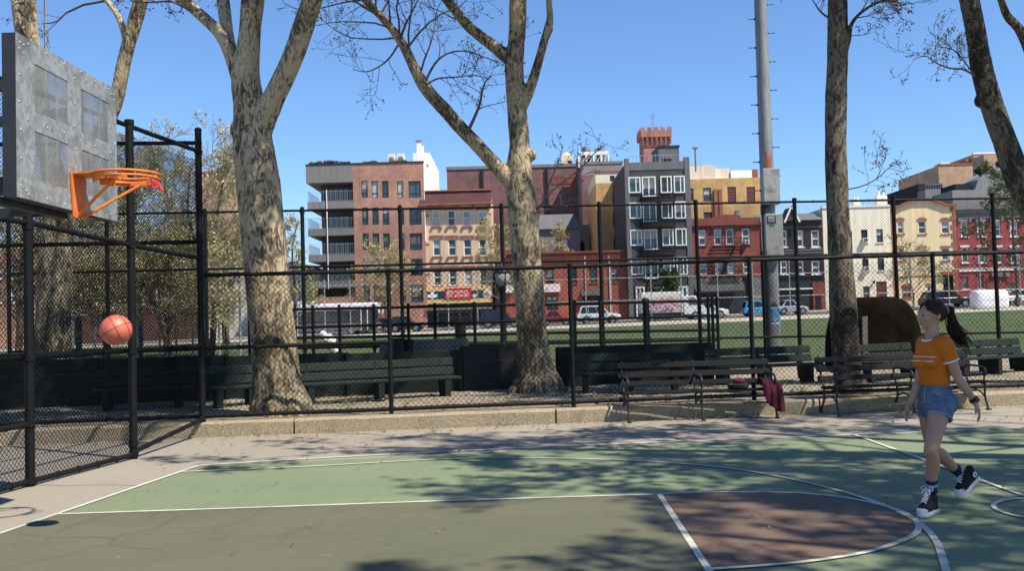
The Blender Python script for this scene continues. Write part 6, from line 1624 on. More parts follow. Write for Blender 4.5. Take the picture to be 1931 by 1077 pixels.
n = int(b.H / .5)
for side in (0, 1):
    mb = MB()
    for k in range(n):
        w_ = .55 if k % 2 else .32; z = k * .5
        if side: mb.box(b.W - w_, b.W + .03, -.07, -.003, z + .0, z + .5)
        else: mb.box(-.03, w_, -.07, -.003, z + .0, z + .5)
    mb.build('quoin_strip', M['trim_brown'], b.t, local=True)
zt = b.H; h_ = b.z(1740, 377) - zt; W_ = b.W
poly = [(0, 0, zt + .003), (0, 0, zt + .15), (W_ * .14, 0, zt + .15), (W_ * .2, 0, zt + h_ * .5), (W_ * .38, 0, zt + h_), (W_ * .62, 0, zt + h_), (W_ * .8, 0, zt + h_ * .45), (W_ * .86, 0, zt + .15), (W_, 0, zt + .15), (W_, 0, zt + .003)]
mb = MB(); mb.prism(poly, V((0, .4, 0))); mb.build('parapet', M['stucco_yellow'], b.t, local=True)
mb = MB(); tp = [(p[0], -.08, p[2] + .02) for p in poly[1:-1]]
for p, q in zip(tp[:-1], tp[1:]): mb.beam(p, q, .5, .22)
mb.build('parapet_coping', M['trim_brown'], b.t, local=True)
for y_ in (421, 508, 521): z = b.z(1742, y_); b.box('band_course', M['trim_brown'], .56, b.W - .56, -.045, -.004, z - .055, z + .055) if y_ != 421 else None
# ---- crimson house at the right edge
b = Bld('crimson_house', 'crimson brick house with a grey cornice at the right edge', 1807, 1975, 108.2, 410, 578, depth=13)
r1 = [(1812, 1825), (1843, 1857), (1874, 1887), (1904.5, 1919), (1934, 1948)]; ops = [b.rect(x0, 417, x1, 446) for x0, x1 in r1] + [b.rect(x0 + 1.4, 466, x1 + 1.4, 495.5) for x0, x1 in r1]
ops += [b.rect(1814.5, 522, 1826, 545), b.rect(1844, 519, 1855, 545), b.rect(1900, 533, 1921, 549), b.rect(1938, 520, 1950, 545)]
b.wall(M['brick_crimson'], ops)
for i, o in enumerate(ops): b.window(o, M['white_trim'] if i < 10 else M['grey_trim'], 'glass' if i % 3 else 'glass_green', fw=.12, sash='h' if i != 12 else 'v', sill=M['white_trim'], lintel=(.14, .2) , lm=M['white_trim'] if i < 10 else M['brick_crimson'])
z0_, z1_ = b.z(1880, 409), b.z(1880, 387); cornice(b, M['grey_trim'], z0_, z1_, .6, brackets=9)
z = b.z(1880, 509); b.box('band_course', M['white_trim'], .02, b.W - .02, -.12, -.004, z - .1, z + .1)
mb = MB()
for px in (1868, 1880, 1893): o = b.rect(px, 514, px + 9, 522); mb.box(o[0], o[1], -.3, -.004, o[2], o[3])
mb.build('wall_vents', M['grey_trim'], b.t, local=True)
b.box('shop_panel', M['brick_dull'], b.u(1860, 535), b.u(1896, 535), -.06, -.004, .1, b.z(1878, 524))
# ---- far blocks on the right skyline
b = Bld('tan_block', 'plain tan block with a flat roof on the right skyline', 1775, 1850, 172, 311, 560, depth=18); b.wall(M['brick_tan'], ()); b.box('roof_hut', M['white_trim'], b.u(1784, 306), b.u(1801, 306), 2, 5, b.H + .003, b.z(1792, 303)); b.box('roof_coping', M['trim_brown'], -.1, b.W + .1, -.1, .4, b.H + .003, b.H + .3)
b = Bld('tan_tower', 'taller tan block beside the flat-roofed one on the right skyline', 1842, 1892, 186, 290, 560, depth=16); b.wall(M['brick_tan'], ()); b.box('side_wing', M['trim_brown'], -1.1, -.004, 1, 14, 0, b.z(1838, 298)); b.box('roof_coping', M['white_trim'], -.1, b.W + .1, -.1, .4, b.H + .003, b.H + .35)
b = Bld('black_block', 'low black block left of the tan block on the right skyline', 1736, 1782, 160, 346, 560, depth=14); b.wall(M['black_wall'], ()); b.box('lower_roof', M['grey_mid'], -.2, b.W + .3, -3, -.01, 0, b.z(1760, 362))
railing(b.t, 0, b.W, -2.9, 0, b.z(1760, 362) + .01, .9, M['zinc_wire'], 'roof_railing', 10, .04, False)
b = Bld('grey_gable_block', 'dark grey block with a sloping roof at the right skyline', 1800, 1990, 150, 356, 560, depth=16); b.wall(M['grey_mid'], ())
mb = MB(); za, zb2 = b.z(1842, 338), b.z(1945, 290); mb.prism([(b.u(1838, 350), 0, b.H + .003), (b.W, 0, b.H + .003), (b.W, 0, zb2 + 1), (b.u(1945, 300), 0, zb2), (b.u(1845, 335), 0, za)], V((0, 10, 0))); mb.build('sloping_roof', M['grey_mid'], b.t, local=True)
b.box('dark_hut', M['black_wall'], b.u(1806, 350), b.u(1836, 350), 1, 6, b.H + .003, b.z(1820, 345)); b.box('upper_storey', M['brick_tan'], b.u(1920, 280), b.W, 11, 15, b.H + .003, b.z(1945, 268))
def bush(label, b, px, py, v, r_, seed):
    Yv = b.Y + v; p = P(px, py, Yv); t = thing('roof_plant', label, 'plant', (p.x, Yv, p.z - r_), 0, 'roof plants'); rg = random.Random(seed); mb = MB(); st = MB()
    for k in range(420):
        d = V((rg.gauss(0, 1), rg.gauss(0, 1), rg.gauss(0, 1))).normalized(); q = d * r_ * rg.uniform(.55, 1.05) * (1 + .25 * mnoise.noise(d * 2)) + V((0, 0, r_)); e_ = V((rg.gauss(0, 1), rg.gauss(0, 1), rg.gauss(0, 1))).normalized(); f = e_.orthogonal(); s_ = .2
        mb.add([q - e_ * s_, q + f * s_ * .6, q + e_ * s_, q - f * s_ * .6], [(0, 1, 2, 3)])
    for k in range(6): st.bar((0, 0, -r_ * .8), (rg.uniform(-.6, .6) * r_, rg.uniform(-.5, .5) * r_, r_ * rg.uniform(.8, 1.6)), .05, 5)
    mb.build('leaves', M['green_leaf'], t, local=True); st.build('stems', M['twig'], t, local=True)
bush('round bush on the roof in front of the tan block on the skyline', b, 1849, 320, 3, .9, 41); bush('small green bush on the skyline roof beside the leaning trunk', b, 1888, 308, 3, .8, 42)
# ---- blocks behind the left trees
b = Bld('brick_block', 'broad tan-red brick block behind the spring trees, left of the thick trunk', 368, 468, 128, 326, 610, depth=14); b.wall(mat('faded_brick', (.36, .22, .15), .9, .2, .5), (), ); b.box('roof_coping', M['trim_brown'], -.2, b.W + .2, -.2, .5, b.H + .003, b.H + .3)
def chim2(t, w_, h):
    mb = MB(); mb.box(-w_/2, w_/2, -.3, .3, 0, h); mb.build('stack', M['white_trim'], t, local=True); mb = MB(); mb.box(-w_*.6, w_*.6, -.4, .4, h + .002, h + .2); mb.build('cap', M['grey_trim'], t, local=True)
roof_thing('chimney', 'white chimney on the broad brick block behind the spring trees', 'chimney', b, 412, 418, 298, 320, 3, chim2)
b = Bld('red_house', 'low dull red brick row behind the floating ball and the far fence', 60, 352, 106, 512, 620, depth=12)
ops = []; 
for k in range(9): ops.append(b.rect(84 + 30 * k, 545, 97 + 30 * k, 575))
zz = sum(o[2] for o in ops) / 9; ze = sum(o[3] for o in ops) / 9; ops = [(o[0], o[1], zz, ze) for o in ops]
b.wall(brickmat('brown_brick', (.135, .070, .055), (.12, .08, .065), .2), ops)
for i, o in enumerate(ops): b.window(o, M['white_trim'], 'glass' if i % 2 else 'curtain', fw=.1, sash='h', sill=M['white_trim'])
cornice(b, M['brick_dull'], b.H - .3, b.H + .1, .3)
b = Bld('red_house', 'taller brick house at the far left edge behind the baseline fence', -60, 58, 104, 470, 620, depth=12)
ops = [b.rect(x, y, x + 14, y + 26) for y in (500, 545) for x in (-40, -10, 20)]
b.wall(M['brick_new'], ops)
for o in ops: b.window(o, M['white_trim'], 'glass', fw=.1, sash='h', sill=M['white_trim'])
b = Bld('pale_house', 'pale grey rendered house between the thick left trunk and the balcony block', 352, 572, 112, 500, 612, depth=12)
ops = [b.rect(x, 530, x + 13, 556) for x in (372, 400, 428, 500, 528, 552)]; b.wall(stucco('pale_render', (.52, .50, .47), .12), ops)
for i, o in enumerate(ops): b.window(o, M['grey_trim'], 'glass', fw=.1, sash='h', sill=M['white_trim'])
b.box('roof_coping', M['grey_trim'], -.1, b.W + .1, -.2, .4, b.H + .003, b.H + .25)
# ================================================================== vehicles on the far street
M['tyre'] = plain('tyre', (.015, .015, .016), .9); M['alloy'] = plain('alloy', (.35, .36, .37), .35, .6)
M['car_glass'] = glassmat('car_glass', (.018, .022, .026)); M['lamp_white'] = plain('lamp_white', (.6, .6, .58), .2); M['lamp_red'] = plain('lamp_red', (.30, .02, .02), .3)
def paint(name, col, metal=.1): return mat(name, col, .28, .06, 2, 0, metal, 0, .6)
def wheel(t, x, y, z, r, w_):
    mb = MB(); n = 22
    mb.rings([((x, y + s_ * w_ / 2, z), V((q, 0, 0)), V((0, 0, q))) for s_, q in ((-1, r * .80), (-.98, r * .97), (-.5, r), (.5, r), (.98, r * .97), (1, r * .80))], n); wl = mb.build('wheel', M['tyre'], t, local=True, auto=.6)
    mb = MB(); s_ = -1 if y < 0 else 1
    mb.rings([((x, y + s_ * (w_ / 2 + .004), z), V((r * .64, 0, 0)), V((0, 0, r * .64))), ((x, y + s_ * (w_ / 2 - .03), z), V((r * .55, 0, 0)), V((0, 0, r * .55)))], 18)
    for k in range(5): a = 2 * math.pi * k / 5; mb.beam((x, y + s_ * (w_ / 2 + .008), z), (x + math.cos(a) * r * .58, y + s_ * (w_ / 2 + .008), z + math.sin(a) * r * .58), .05, .03, up=(0, s_, 0))
    mb.build('rim', M['alloy'], wl, local=True)
def car(name, label, pxl, pxr, Y, pyb, kind, col, face=1, L=None, cat='car', group='vehicles on the far street'):
    """body is lofted across the width from a side profile; face=1 noses to the right"""
    c = P((pxl + pxr) / 2, pyb, Y); g = gz(c.x, Y) + .012; L = L or (pxr - pxl) * Y / FPX
    t = thing(name, label, cat, (c.x, Y, g), 0, group)
    if face < 0: t.rotation_euler = (0, 0, math.pi)
    W = {'suv': 1.9, 'sedan': 1.8, 'hatch': 1.75, 'pickup': 1.95}[kind]; H = {'suv': 1.72, 'sedan': 1.45, 'hatch': 1.52, 'pickup': 1.8}[kind]
    r = .36 if kind in ('suv', 'pickup') else .32; l = L / 2; zs = .95 if kind in ('suv', 'pickup') else .82; zb_ = .24
    prof = {'suv': [(-1, .55), (-.985, .95), (-.95, 1.0), (.50, 1.0), (.80, .95), (.965, .84), (1, .60)], 'sedan': [(-1, .6), (-.98, .95), (-.70, 1.02), (.42, 1.0), (.80, .93), (.965, .80), (1, .58)],
            'hatch': [(-1, .6), (-.99, .98), (-.93, 1.02), (.52, 1.0), (.84, .92), (.97, .78), (1, .58)], 'pickup': [(-1, .6), (-1, 1.0), (-.2, 1.0), (.45, 1.0), (.82, .97), (.97, .88), (1, .6)]}[kind]
    green = {'suv': [(-.93, 0), (-.80, .90), (-.70, 1), (.12, 1), (.20, .96), (.47, 0)], 'sedan': [(-.68, 0), (-.42, .92), (-.34, 1), (.02, 1), (.09, .95), (.40, 0)],
             'hatch': [(-.92, 0), (-.78, .92), (-.68, 1), (.02, 1), (.12, .95), (.50, 0)], 'pickup': [(-.18, 0), (-.14, .94), (-.08, 1), (.18, 1), (.25, .95), (.45, 0)]}[kind]
    body = [(p[0] * l, zb_ + .05 if False else zs * p[1] if p[1] > .9 else zs * p[1]) for p in prof]
    wx = (-.60 * l, .62 * l); arch = r * 1.18
    low = [(l * .985, .30)]
    for x in (wx[1], wx[0]):
        low += [(x + arch * math.cos(a), max(zb_, r + arch * math.sin(a))) for a in [math.pi * (k / 8) for k in range(9)]]
    low += [(-l * .985, .30)]
    outline = body + low
    mb = MB(); sec = [(-1, .955, .03), (-.97, 1, 0), (-.6, 1.0, -.02), (.6, 1.0, -.02), (.97, 1, 0), (1, .955, .03)]; n = len(outline); vs = []; fs = []
    for s_, k_, dz in sec:
        for (x, z) in outline: vs.append((x * (k_ if abs(s_) >= .97 else 1.0), s_ * W / 2, z - (dz if z > zs * .8 else -dz * .5)))
    for i in range(len(sec) - 1):
        for k in range(n): k2 = (k + 1) % n; fs.append((i*n+k, (i+1)*n+k, (i+1)*n+k2, i*n+k2))
    fs.append(tuple(range(n))); fs.append(tuple((len(sec)-1)*n + k for k in range(n-1, -1, -1)))
    mb.add(vs, fs)
    gr = [(p[0] * l, zs - .01 + (H - zs + .01) * p[1]) for p in green]; n2 = len(gr); vs = []; fs = []
    for s_, f_ in ((-1, 0), (-.86, 1), (.86, 1), (1, 0)): pass
    def gy(z): return W / 2 * lerp(.95, .74, (z - zs) / (H - zs))
    vs = [(x, -gy(z), z) for x, z in gr] + [(x, gy(z), z) for x, z in gr]
    fs = [tuple(range(n2)), tuple(range(2*n2-1, n2-1, -1))] + [(k, k + n2, k + 1 + n2, k + 1) for k in range(n2 - 1)]
    mb.add(vs, fs); bd = mb.build('body', col, t, local=True, auto=.5)
    gl = []
    zt_, zl = H - .09, zs + .02
    def xg(z, side):   # x on the greenhouse outline at height z
        seq = gr[:n2//2] if side < 0 else gr[n2//2:]
        pts = [p for p in gr]
        best = None
        for (x0, z0), (x1, z1) in zip(pts[:-1], pts[1:]):
            if min(z0, z1) <= z <= max(z0, z1) and abs(z1 - z0) > 1e-6:
                x = lerp(x0, x1, (z - z0) / (z1 - z0)); best = x if best is None else (min(best, x) if side < 0 else max(best, x))
        return best
    xa0, xa1, xb0, xb1 = xg(zl, -1) + .10, xg(zt_, -1) + .10, xg(zl, 1) - .12, xg(zt_, 1) - .10
    cuts = [0, .48, 1] if kind != 'suv' else [0, .30, .64, 1]
    for s_ in (-1, 1):
        for i in range(len(cuts) - 1):
            a, b_ = cuts[i], cuts[i + 1]; q = [(lerp(xa0, xb0, a) + (.012 if i else 0), zl), (lerp(xa0, xb0, b_) - .012, zl), (lerp(xa1, xb1, b_) - .012, zt_), (lerp(xa1, xb1, a) + (.012 if i else 0), zt_)]
            mb = MB(); mb.prism([(x, s_ * (gy(z) - .01), z) for x, z in q], V((0, s_ * .018, 0))); mb.build('side_window', M['car_glass'], t, local=True)
        mb = MB()
        for x in ([lerp(xa0, xb0, c_) for c_ in cuts[1:-1]] + [xb0 + .05]): mb.box(x - .008, x + .008, min(s_ * W / 2, s_ * (W / 2 + .004)), max(s_ * W / 2, s_ * (W / 2 + .004)), .36, zs - .04)
        for x in ([lerp(xa0, xb0, c_) + .12 for c_ in cuts[:-1]]): mb.box(x, x + .18, min(s_ * W / 2, s_ * (W / 2 + .03)), max(s_ * W / 2, s_ * (W / 2 + .03)), zs - .16, zs - .12)
        mb.build('door_seam', M['black_trim'], bd, local=True)
        mb = MB(); mb.obox((xb0 - .02, s_ * (W / 2 + .10), zs + .10), (.06, 0, 0), (0, .10, 0), (0, 0, .07)); mb.build('mirror', col, t, local=True, bevel=.02)
    for nm, (xA, zA), (xB, zB) in (('windscreen', (xg(zl, 1), zl), (xg(zt_, 1), zt_)), ('rear_window', (xg(zl, -1), zl), (xg(zt_, -1), zt_))):
        d = .012 if nm == 'windscreen' else -.012; mb = MB(); mb.add([(xA + d, -gy(zA) + .1, zA), (xA + d, gy(zA) - .1, zA), (xB + d, gy(zB) - .08, zB), (xB + d, -gy(zB) + .08, zB)], [(0, 1, 2, 3)]); mb.build(nm, M['car_glass'], t, local=True)
    for s_ in (-1, 1):
        mb = MB(); mb.obox((l * .955, s_ * W * .37, zs * .74), (.09, 0, .0), (0, .20, 0), (0, 0, .07)); mb.build('headlight', M['lamp_white'], t, local=True, bevel=.02)
        mb = MB(); mb.obox((-l * .975, s_ * W * .40, zs * .82), (.05, 0, .0), (0, .14, 0), (0, 0, .10)); mb.build('tail_light', M['lamp_red'], t, local=True, bevel=.02)
        for x in wx: wheel(t, x, s_ * (W / 2 - .10), r, r, .22)
    mb = MB(); mb.box(-l * .96, l * .96, -W * .42, W * .42, .20, .28); mb.build('underbody', M['black_trim'], t, local=True)
    return t
car('parked_car', 'white parked estate car with black windows before the low red house', 1088, 1169, 93, 607, 'suv', paint('car_white', (.72, .72, .72)))
car('parked_car', 'red parked car just right of the middle trunk', 1018, 1078, 92.5, 611, 'sedan', paint('car_red', (.33, .012, .022)))
car('parked_car', 'dark parked car between the lamp post and the middle trunk', 905, 985, 93, 612, 'suv', paint('car_dark', (.02, .022, .028)))
car('parked_car', 'white parked four-by-four with a black roofline between the mural truck and the blue car', 1288, 1371, 93, 600, 'suv', paint('car_pearl', (.66, .66, .65)))
car('parked_car', 'bright blue parked hatchback partly behind the floodlight pole', 1400, 1458, 94, 595, 'hatch', paint('car_blue', (.03, .33, .60)))
car('parked_car', 'silver parked sedan right of the floodlight pole', 1462, 1520, 94.5, 592, 'sedan', paint('car_silver', (.46, .47, .48), .4))
car('parked_car', 'black parked four-by-four before the yellow house, behind the person', 1738, 1830, 95, 577, 'suv', paint('car_black', (.010, .010, .012)))
car('parked_car', 'white parked sedan with dark windows at the right edge', 1893, 1975, 95, 577, 'sedan', paint('car_plain_white', (.70, .70, .69)))
car('parked_car', 'black parked car behind the pipe railing, right of the white-roofed bus', 735, 798, 92.5, 625, 'hatch', paint('car_ink', (.016, .016, .020)))
# small car under a white cover on the near side of the street
M['white_cover'] = mat('white_cover', (.88, .88, .88), .7, .02, 2)
cc = P(1866, 588, 84); g = gz(cc.x, 84); t = thing('covered_car', 'small vehicle wholly under a smooth white cover by the lawn edge', 'covered vehicle', (cc.x, 84, g), 0)
wd = 31.5 * 84 / FPX; ht = 35 * 84 / FPX; mb = MB(); rg_ = []
for f, k in ((0, .86), (.06, .96), (.2, 1), (.75, 1), (.9, .965), (.97, .9), (1, .76)): rg_.append((f, k))
n = 40; vs = []; fs = []
for f, k in rg_:
    for q in range(n):
        a = 2 * math.pi * q / n; x = math.copysign(abs(math.cos(a)) ** .4, math.cos(a)); y = math.copysign(abs(math.sin(a)) ** .4, math.sin(a)); w2 = 1 + .012 * math.sin(a * 9) * (1 - f)
        vs.append((x * wd * k * w2, y * .85 * k * w2, ht * f))
for i in range(len(rg_) - 1):
    for q in range(n): q2 = (q + 1) % n; fs.append((i*n+q, i*n+q2, (i+1)*n+q2, (i+1)*n+q))
fs.append(tuple((len(rg_)-1)*n + q for q in range(n))); mb.add(vs, fs); cv = mb.build('cover', M['white_cover'], t, local=True, auto=.9)
mb = MB(); z_ = ht * .46; mb.tube([(math.copysign(abs(math.cos(a)) ** .4, math.cos(a)) * wd * 1.003, math.copysign(abs(math.sin(a)) ** .4, math.sin(a)) * .853, z_) for a in [2 * math.pi * q / 60 for q in range(61)]], .012, 5, caps=False); mb.build('strap', M['grey_trim'], t, local=True)
for x in (-wd * .6, wd * .6):
    for y in (-.6, .6): wheel(t, x, y, .26, .26, .18)
# bus with a white roof
c = P(600, 628, 91.5); g = gz(c.x, 91.5) + .012; xr = P(716, 620, 91.5).x; xl = xr - 11.4; t = thing('city_bus', 'white-roofed bus with dark windows at the left, partly behind the thick trunk', 'bus', ((xl + xr) / 2, 91.5, g), 0); l = 5.7; W = 2.55; H = 3.05
M['bus_dark'] = mat('bus_dark', (.035, .038, .045), .4, .2, 1); M['bus_white'] = paint('bus_white', (.68, .68, .67))
mb = MB(); mb.box(-l, l, -W/2, W/2, .35, 1.15); mb.build('lower_body', M['grey_clad'], t, local=True, bevel=.06)
mb = MB(); mb.box(-l, l, -W/2 + .01, W/2 - .01, 1.155, 2.35); bd = mb.build('body', M['bus_dark'], t, local=True, bevel=.05)
mb = MB(); mb.rings([((0, 0, z), V((l * k, 0, 0)), V((0, W / 2 * k2, 0))) for z, k, k2 in ((2.56, 1, 1), (2.57, 1, 1))], 4) if False else mb.prism([(-l, -W/2, 2.355), (-l, -W/2, 2.85), (-l, -W/2 + .35, H), (-l, W/2 - .35, H), (-l, W/2, 2.85), (-l, W/2, 2.355)], V((2 * l, 0, 0))); mb.build('roof', M['bus_white'], t, local=True, bevel=.04)
mb = MB(); mb.box(-l * .5, -l * .05, -.8, .8, H + .003, H + .28); mb.build('roof_unit', M['bus_white'], t, local=True, bevel=.05)
for s_ in (-1, 1):
    for k in range(6):
        x0 = lerp(-l + .4, l - 1.9, k / 6); mb = MB(); mb.box(x0 + .06, x0 + 1.38, s_ * (W / 2) - .005, s_ * (W / 2) + .012, 1.32, 2.25); mb.build('side_window', M['car_glass'], t, local=True)
    mb = MB(); mb.box(l - 1.55, l - .35, min(s_ * (W/2), s_ * (W/2 + .014)), max(s_ * (W/2), s_ * (W/2 + .014)), .45, 2.4); d_ = mb.build('door', M['car_glass'], t, local=True)
    mb = MB()
    for x in (l - 1.55, l - .95, l - .35): mb.box(x - .04, x + .04, min(s_ * (W/2 + .015), s_ * (W/2 + .03)), max(s_ * (W/2 + .015), s_ * (W/2 + .03)), .42, 2.45)
    mb.build('door_frame', M['white_trim'], d_, local=True)
    for x in (-l + 2.4, l - 2.5): wheel(t, x, s_ * (W / 2 - .16), .48, .48, .30)
    mb = MB(); mb.obox((l + .16, s_ * (W / 2 + .08), 2.2), (.05, 0, 0), (0, .10, 0), (0, 0, .2)); mb.beam((l - .05, s_ * (W/2 - .1), 2.5), (l + .16, s_ * (W / 2 + .08), 2.4), .04, .04); mb.build('mirror', M['white_trim'], t, local=True)
mb = MB(); mb.box(l - .01, l + .015, -W/2 + .15, W/2 - .15, 1.25, 2.5); mb.build('windscreen', M['car_glass'], t, local=True)
mb = MB(); mb.box(l - .005, l + .02, -W/2 + .2, W/2 - .2, .62, .82); mb.build('headlight_bar', M['lamp_white'], t, local=True)
# red and white van ahead of the bus
c = P(703, 625, 93.5); car('parked_van', 'red and white vehicle just ahead of the white-roofed bus', 690, 728, 95.2, 622, 'hatch', paint('van_red', (.42, .05, .06)), -1, L=3.6, cat='van')
# box truck with a painted side
Y = 92.6; x0, x1 = P(1207, 575, Y).x, P(1284, 575, Y).x; g = gz(x0, Y) + .012; L = x1 - x0; t = thing('box_truck', 'white box truck with a coloured abstract mural on its side', 'truck', ((x0 + x1) / 2, Y, g), 0)
zb_, zt_ = P(1245, 590.5, Y - 1.2).z - g, P(1245, 551, Y - 1.2).z - g; l = L / 2
def mural():
    t_ = NT('mural'); co = t_.coord(); sx = t_.n('ShaderNodeSeparateXYZ'); t_.l(co, sx.inputs[0])
    n1 = t_.noise(co, 1.5, 6, .7, 1.4); n2 = t_.noise(co, 2.6, 5, .7, 1.0)
    c = t_.ramp(n1, [(.36, (.45, .09, .16)), (.43, (.55, .20, .28)), (.47, (.55, .50, .46)), (.54, (.06, .07, .10)), (.60, (.10, .10, .22)), (.66, (.5, .5, .48))], 'CONSTANT')
    c = t_.mix(t_.ramp(n2, [(.58, (0, 0, 0)), (.62, (.8,)*3)]), c, (.05, .14, .12))
    z = t_.n('ShaderNodeMath', operation='MULTIPLY_ADD'); t_.l(n2, z.inputs[0]); z.inputs[1].default_value = 1.5; t_.l(sx.outputs[2], z.inputs[2])
    c = t_.mix(t_.ramp(z.outputs[0], [(.0, (0, 0, 0)), (1, (1, 1, 1))]) if False else t_.ramp(t_mathdiv(t_, z.outputs[0], 5.0), [(.56, (0, 0, 0)), (.63, (1, 1, 1))]), c, (.62, .58, .52))
    return t_.set(c, .55, 0, .4)
def t_mathdiv(t_, v, k):
    m_ = t_.n('ShaderNodeMath', operation='DIVIDE'); t_.l(v, m_.inputs[0]); m_.inputs[1].default_value = k; return m_.outputs[0]
M['mural'] = mural()
mb = MB(); mb.box(-l, l, -1.2, 1.2, zb_, zt_); bx = mb.build('cargo_box', M['white_paint'], t, local=True, bevel=.03)
mb = MB(); mb.box(-l + .06, l - .06, -1.215, -1.202, zb_ + .06, zt_ - .06); mb.build('mural_panel', M['mural'], bx, local=True)
mb = MB(); mb.box(-l, l + 1.3, -.9, .9, .45, zb_ - .003); mb.box(-l + .6, l - .9, -1.15, -.95, .35, zb_ - .1); mb.build('chassis', M['black_trim'], t, local=True)
mb = MB(); mb.prism([(l + .12, -1.05, .55), (l + 2.1, -1.05, .55), (l + 2.15, -1.05, 1.25), (l + 1.75, -1.05, 1.45), (l + 1.25, -1.05, 2.35), (l + .12, -1.05, 2.35)], V((0, 2.1, 0))); cab = mb.build('cab', M['bus_white'], t, local=True, bevel=.05)
for s_ in (-1, 1):
    mb = MB(); mb.prism([(l + .55, s_ * 1.05, 1.45), (l + 1.5, s_ * 1.05, 1.45), (l + 1.15, s_ * 1.05, 2.2), (l + .55, s_ * 1.05, 2.2)], V((0, s_ * .012, 0))); mb.build('side_window', M['car_glass'], t, local=True)
    mb = MB(); mb.obox((l + 2.13, s_ * .8, .95), (.03, 0, 0), (0, .16, 0), (0, 0, .1)); mb.build('headlight', M['lamp_white'], t, local=True)
    for x in (-l + 1.0, l + 1.2): wheel(t, x, s_ * .95, .42, .42, .28)
mb = MB(); mb.add([(l + 1.77, -.9, 1.47), (l + 1.77, .9, 1.47), (l + 1.29, .9, 2.28), (l + 1.29, -.9, 2.28)], [(0, 1, 2, 3)]); mb.build('windscreen', M['car_glass'], t, local=True)
# ================================================================== people
def skinmat(name, col):
    t = NT(name); co = t.coord()
    c = t.ramp(t.noise(co, 9, 5, .6), [(.3, sc(col, .90)), (.7, sc(col, 1.08))])
    c = t.mix(.35, c, t.ramp(t.noise(co, 30, 4, .6), [(.35, (col[0] * 1.1, col[1] * .8, col[2] * .75)), (.65, col)]))
    t.b.inputs['Subsurface Weight'].default_value = .12; t.b.inputs['Subsurface Radius'].default_value = (.01, .004, .002)
    t.bump(t.noise(co, 90, 3, .6), .08, .002)
    return t.set(c, .5, 0, .4)
M['skin'] = skinmat('skin', (.43, .245, .165))
def clothmat(name, col, scale=60, wr=9, st=.5):
    t = NT(name); co = t.coord()
    c = t.ramp(t.noise(co, wr, 5, .6), [(.3, sc(col, .88)), (.7, sc(col, 1.1))])
    c = t.mix(.25, c, t.ramp(t.noise(co, scale * 5, 3, .7), [(.3, sc(col, .7)), (.7, sc(col, 1.35))]))
    t.bump(t.noise(t.coord((1, 1, .6)), wr * 1.6, 4, .5, .5), st, .02)
    return t.set(c, .85, 0, .25)
M['orange_jersey'] = clothmat('orange_jersey', (.56, .145, .011)); M['white_rib'] = clothmat('white_rib', (.74, .72, .70), 60, 9, .2)
def denimmat():
    t = NT('denim'); co = t.coord()
    c = t.ramp(t.noise(co, 7, 6, .65), [(.28, (.045, .075, .125)), (.5, (.085, .135, .205)), (.72, (.20, .27, .36))])
    w_ = t.n('ShaderNodeTexWave', wave_type='BANDS', bands_direction='Z'); w_.inputs['Scale'].default_value = 9; w_.inputs['Distortion'].default_value = 9; w_.inputs['Detail'].default_value = 3; w_.inputs['Detail Scale'].default_value = 1.4
    t.l(co, w_.inputs['Vector']); c = t.mix(t.ramp(w_.outputs['Fac'], [(.70, (0, 0, 0)), (.98, (.28,)*3)]), c, (.24, .31, .40))
    c = t.mix(.3, c, t.ramp(t.noise(co, 260, 2, .7), [(.3, (.03, .05, .09)), (.7, (.22, .28, .36))]))
    t.bump(w_.outputs['Fac'], .35, .012)
    return t.set(c, .85, 0, .2)
M['denim'] = denimmat(); M['denim_pale'] = clothmat('denim_hem', (.24, .31, .39), 80, 12, .3)
M['canvas_black'] = clothmat('black_canvas', (.014, .014, .016), 60, 12, .3); M['sole_white'] = mat('sole_white', (.68, .66, .62), .6, .08, 12); M['sock_navy'] = clothmat('navy_sock', (.022, .018, .055), 90, 20, .3); M['sock_stripe'] = plain('sock_stripe', (.34, .34, .42), .9)
def hairmat():
    t = NT('brown_hair'); co = t.coord()
    c = t.ramp(t.noise(t.coord((1, 1, 1)), 40, 4, .7), [(.3, (.017, .0095, .007)), (.7, (.058, .031, .020))])
    return t.set(c, .7, 0, .12)
M['hair'] = hairmat(); M['band_grey'] = plain('hair_band', (.22, .22, .24), .7); M['strap_black'] = plain('black_strap', (.010, .010, .011), .5); M['eye_dark'] = plain('eye_dark', (.02, .012, .01), .2); M['lip'] = plain('lip', (.36, .13, .12), .5)
PY = 7.33
from mathutils.bvhtree import BVHTree
def J(px, py, dY): return P(px, py, PY + dY)
Hd = V((-.945, -.327, 0)); Lf = V((.327, -.945, 0)); UP = V((0, 0, 1))      # heading and her left
person = thing('person', 'walking person with a dark ponytail, orange ringer tee, denim shorts and black high-tops', 'person', (J(1765, 955, 0).x, PY, 0))
hipL, hipR = J(1778, 762, -.07), J(1753, 760, .09)
kneL, kneR = J(1756, 850, -.20), J(1757, 846, .10)
ankL, ankR = J(1757, 922, -.12), J(1811, 893, .24)
shL, shR = J(1781, 651, -.14), J(1744, 648, .12)
elL, elR = J(1808, 716, -.15), J(1733, 722, .10)
wrL, wrR = J(1838, 757, -.16), J(1716, 762, .04)
neck, chin = J(1758, 634, .0), J(1742, 618, -.03)
mb = MB()
def limb(pts, n=14): mb.tube([p for p, r in dense(pts, 5)], [r for p, r in dense(pts, 5)], n)
mid = lambda a, b, t, off=V((0, 0, 0)): lerp(a, b, t) + off
